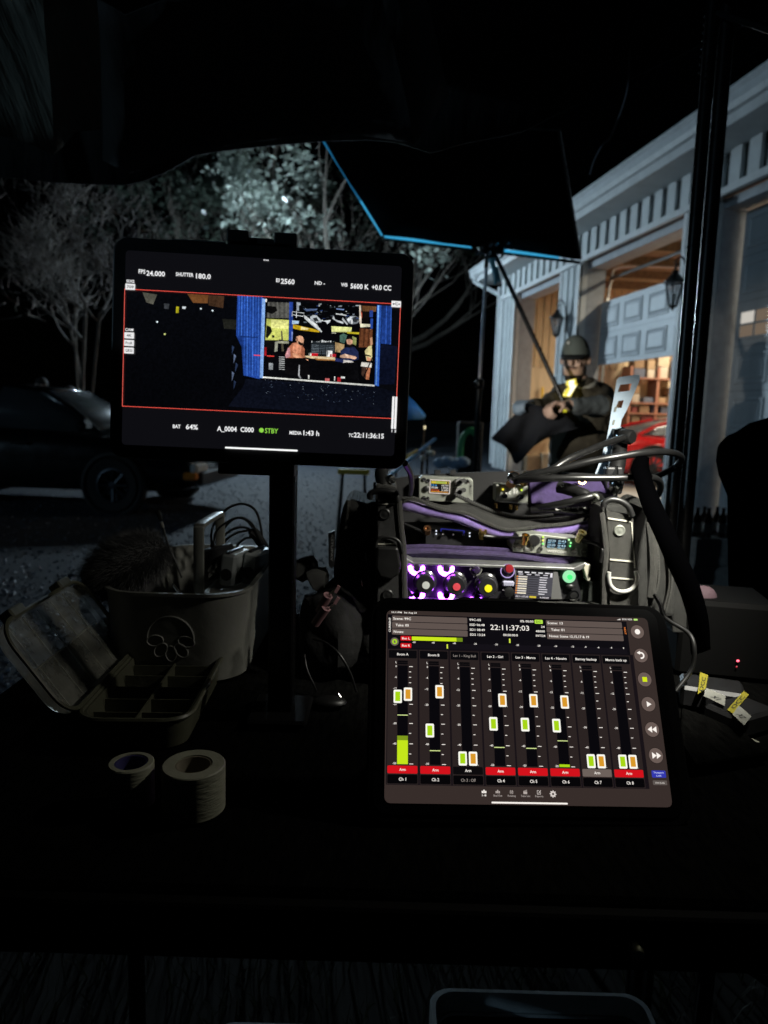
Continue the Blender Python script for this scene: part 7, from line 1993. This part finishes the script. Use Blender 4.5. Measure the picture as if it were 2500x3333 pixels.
# ---- two people behind the parked car
def simple_person(name, label, x, Y, H, jm, face, stripe=None, group=None):
    t = thing(name, label, 'person', (x, Y, 0), group)
    caps = []; ext = []
    p = lambda dx, z, dy=0: V((x + dx, Y + dy, z * H / 1.75))
    caps += [(p(0, .95), .14, p(0, 1.2), .145, 0), (p(0, 1.2), .145, p(0, 1.38), .11, 0), (p(0, 1.38), .07, p(0, 1.5), .055, 1)]
    for s_ in (-1, 1):
        caps += [(p(.16 * s_, 1.38), .07, p(0, 1.38), .08, 0), (p(.18 * s_, 1.38), .06, p(.23 * s_, 1.1), .05, 0), (p(.23 * s_, 1.1), .048, p(.20 * s_, .86, -.1), .038, 0), (p(.09 * s_, .93), .10, p(.10 * s_, .5), .07, 2), (p(.10 * s_, .5), .068, p(.10 * s_, .1), .05, 2), (p(.10 * s_, .06), .045, p(.10 * s_, .045, -.15), .04, 3)]
        hand(caps, p(.20 * s_, .84, -.11), V((0, -.3, -1)), V((0, -1, -.2)), s_, 1)
    c = p(0, 1.60)
    r_ = head(caps, ext, c, face, 1)
    body_mesh('body', caps, [jm, m_skin, m_trs, m_shoe], t, .011, ext)
    face_parts(t, c, *r_, beard=False)
    h_ = MB(); h_.ball(c + V((0, .012, .035)), .104, 14, (.86, 1.0, .92), r_[0]); h_.build('hair', m_hair, t, smooth=True)
    if stripe:
        MB().box((x + .02, Y - .165 * 1, 1.22 * H / 1.75), (.07, .02, .30), bev=.005).build('vest_stripe', stripe, t)
    return t
q = P(135, 1262, 11.0)
simple_person('person', 'person in dark clothes standing behind the parked car, further left', q.x, 11.0, q.z + .17, m_trs, V((.8, -.5, -.1)), M('vest_yellow', (.6, .5, .05), .6), 'people behind the parked car')
q = P(228, 1290, 11.4)
simple_person('person', 'person in orange top behind the parked car near the shrub', q.x, 11.4, q.z + .17, M('orange_top', (.50, .12, .03), .8), V((.3, -.9, -.1)), None, 'people behind the parked car')

# ---- bits beyond the bag: poles, tarp, hose, low yellow bench
dY = 7.0
tag(MB().tube([P(1262, 1552, dY), P(1417, 1428, dY + .6)], .017, 8).build('blue_pole', M('blue_paint', (.12, .42, .85), .45), smooth=True), 'long blue pole leaning up behind the right corner of the monitor', 'pole')
tag(MB().tube([P(1240, 1535, dY - .1), P(1358, 1466, dY + .3)], .017, 8).build('yellow_pole', M('yellow_paint', (.68, .48, .05), .5), smooth=True), 'yellow pole lying alongside the blue pole', 'pole')
tp = MB(); rows_ = [[P(1290, 1270, 9.0), P(1330, 1290, 9.0), P(1350, 1310, 9.05), P(1372, 1335, 9.1), P(1386, 1352, 9.1)], [P(1290, 1370, 8.8), P(1330, 1367, 8.8), P(1350, 1366, 8.85), P(1370, 1365, 8.9), P(1382, 1362, 8.95)]]
tp.loft(rows_, close=False, caps=False)
tpt = thing('blue_canopy', 'bright blue canopy corner beyond the right edge of the monitor', 'canopy', P(1330, 1600, 9.0))
tp.build('blue_sheet', M('blue_tarp', (.14, .50, .90), .5, var=.2, vscale=6, translucent=.5), tpt, smooth=True, solid=.006)
for x in (1295, 1378):
    a = P(x, 1366, 8.9); MB().tube([a, V((a.x, a.y, 0))], .014, 6).build('leg', m_pole, tpt)
yb = thing('yellow_bench', 'low yellow sawhorse on the gravel below the monitor', 'sawhorse', P(1150, 1560, 6.5))
a, b_ = P(1100, 1534, 6.5), P(1202, 1536, 6.5)
mid_ = (a + b_) / 2
MB().box(mid_, ((b_ - a).length, .10, .045), bev=.006).build('beam', MATS['yellow_paint'], yb)
for sx in (-1, 1):
    for sy in (-1, 1):
        MB().tube([mid_ + V((sx * .10, sy * .03, -.02)), V((mid_.x + sx * .14, mid_.y + sy * .16, .005))], .014, 6).build('leg', m_pole, yb)
hs = thing('garden_hose', 'green hose looped over a dark post beside the garage corner', 'hose', P(1525, 1560, 10))
ps_ = P(1530, 1420, 10.0)
MB().box((ps_.x, 10.05, ps_.z / 2 + .1), (.34, .25, ps_.z + .2), bev=.02).build('dark_post', m_blkm, hs)
for k in range(3):
    MB().tube(bez([P(1492 + 5 * k, 1520 - 10 * k, 9.85), P(1495 + 5 * k, 1450, 9.85), P(1508 + 3 * k, 1412 + 4 * k, 9.85), P(1535, 1395 + 6 * k, 9.85), P(1556 - 4 * k, 1415 + 4 * k, 9.85)], 6), .022, 8).build('hose_loop', M('green_rubber', (.05, .30, .11), .5), hs, smooth=True)
for i, (x, y, Y, r_, lab) in enumerate(((1380, 1391, 12, .03, 'small bright lamp below the blue canopy corner'), (1392, 1475, 8.2, .035, 'pale knob where the blue and yellow poles cross'), (1470, 1508, 9, .06, 'pale blue bundle on the ground near the green hose'))):
    c = P(x, y, Y)
    t = thing(('small_lamp', 'pole_joint', 'blue_bundle')[i], lab, ('lamp', 'joint', 'bundle')[i], c)
    if i == 0:
        MB().ball(c, r_, 10).build('bulb', emis('far_lamp', '#fff0c0', 1.6), t, smooth=True)
        MB().tube([c, V((c.x, c.y, 0))], .015, 6).build('post', m_pole, t)
    elif i == 1:
        for k in range(4): MB().ball(c + V((.05 * math.cos(k * 1.7), .02 * k, .07 * math.sin(k * 2.1))), r_, 8).build('knob', M('pale_knob', (.55, .53, .46), .4), t, smooth=True)
        MB().tube([c, V((c.x, c.y, 0))], .014, 6).build('foot', m_pole, t)
    else:
        for k in range(4): MB().ball(V((c.x + .09 * (k - 1.5), Y, max(.08, c.z))) + V((0, 0, .02 * (k % 2))), .10, 10, (1, .8, .7)).build('bag_lobe', M('blue_sack', (.20, .32, .48), .7, bump=.5, bscale=40), t, smooth=True)

# ---- film lantern on a stand, hidden from the camera by the monitor: the night key light
lq = V((-2.35, 16.4, 3.7))
fl = thing('film_lantern', 'white film lantern on a tall stand behind the camera monitor', 'film light', (lq.x, lq.y, 0))
MB().ball(lq, .30, 20, (1, 1, .9)).build('lantern_globe', emis('lantern_glow', '#cfe6ff', 12), fl, smooth=True)
MB().lathe([(.05, 0), (.06, .03), (.06, .1), (.02, .14), (0, .14)], lq + V((0, 0, .26)), n=14).build('socket', m_pole, fl, smooth=True)
MB().tube([V((lq.x + .45, lq.y, .3)), V((lq.x + .45, lq.y, lq.z + .5))], .018, 8).build('stand_post', m_pole, fl)
MB().tube([V((lq.x + .47, lq.y, lq.z + .45)), V((lq.x - .02, lq.y, lq.z + .42))], .014, 8).build('stand_arm', m_pole, fl)
for a in (.3, 2.4, 4.5):
    MB().tube([V((lq.x + .45, lq.y, .6)), V((lq.x + .45 + .5 * math.cos(a), lq.y + .5 * math.sin(a), .012))], .013, 6).build('leg', m_pole, fl)
ld = bpy.data.lights.new('film_lantern_glow', 'POINT'); ld.energy = 7600; ld.color = (.66, .86, 1.0); ld.shadow_soft_size = .31
lo = bpy.data.objects.new('film_lantern_glow', ld); col.objects.link(lo); lo.location = lq; attach(lo, fl)
# ---- added unseen torch at the tent corner, lighting the man
hl = thing('fill_torch', 'added unseen torch at the left tent corner to light the capped person', 'torch', (-1.06, 1.45, 1.42))
hp_ = V((-1.06, 1.45, 1.42)); ha = (V((1.16, 4.2, 1.50)) - hp_).normalized()
MB().lathe([(.02, -.03), (.026, -.02), (.026, .012), (.022, .012), (.0, .004)], hp_, ha, 18).build('torch_body', m_blk, hl, smooth=True)
MB().tube(bez([hp_ - ha * .02, hp_ + V((-.1, -.02, .05)), hp_ + V((-.3, .05, .2)), V((-1.5, 1.55, 2.0))], 6), .008, 6).build('gooseneck', m_blkm, hl)
ld = bpy.data.lights.new('fill_torch_glow', 'SPOT'); ld.energy = 230; ld.color = (1, .93, .8); ld.spot_size = math.radians(19); ld.spot_blend = .8; ld.shadow_soft_size = .012
lo = bpy.data.objects.new('fill_torch_glow', ld); col.objects.link(lo); lo.location = hp_ + ha * .02; lo.rotation_euler = (-ha).to_track_quat('Z', 'Y').to_euler(); attach(lo, hl)
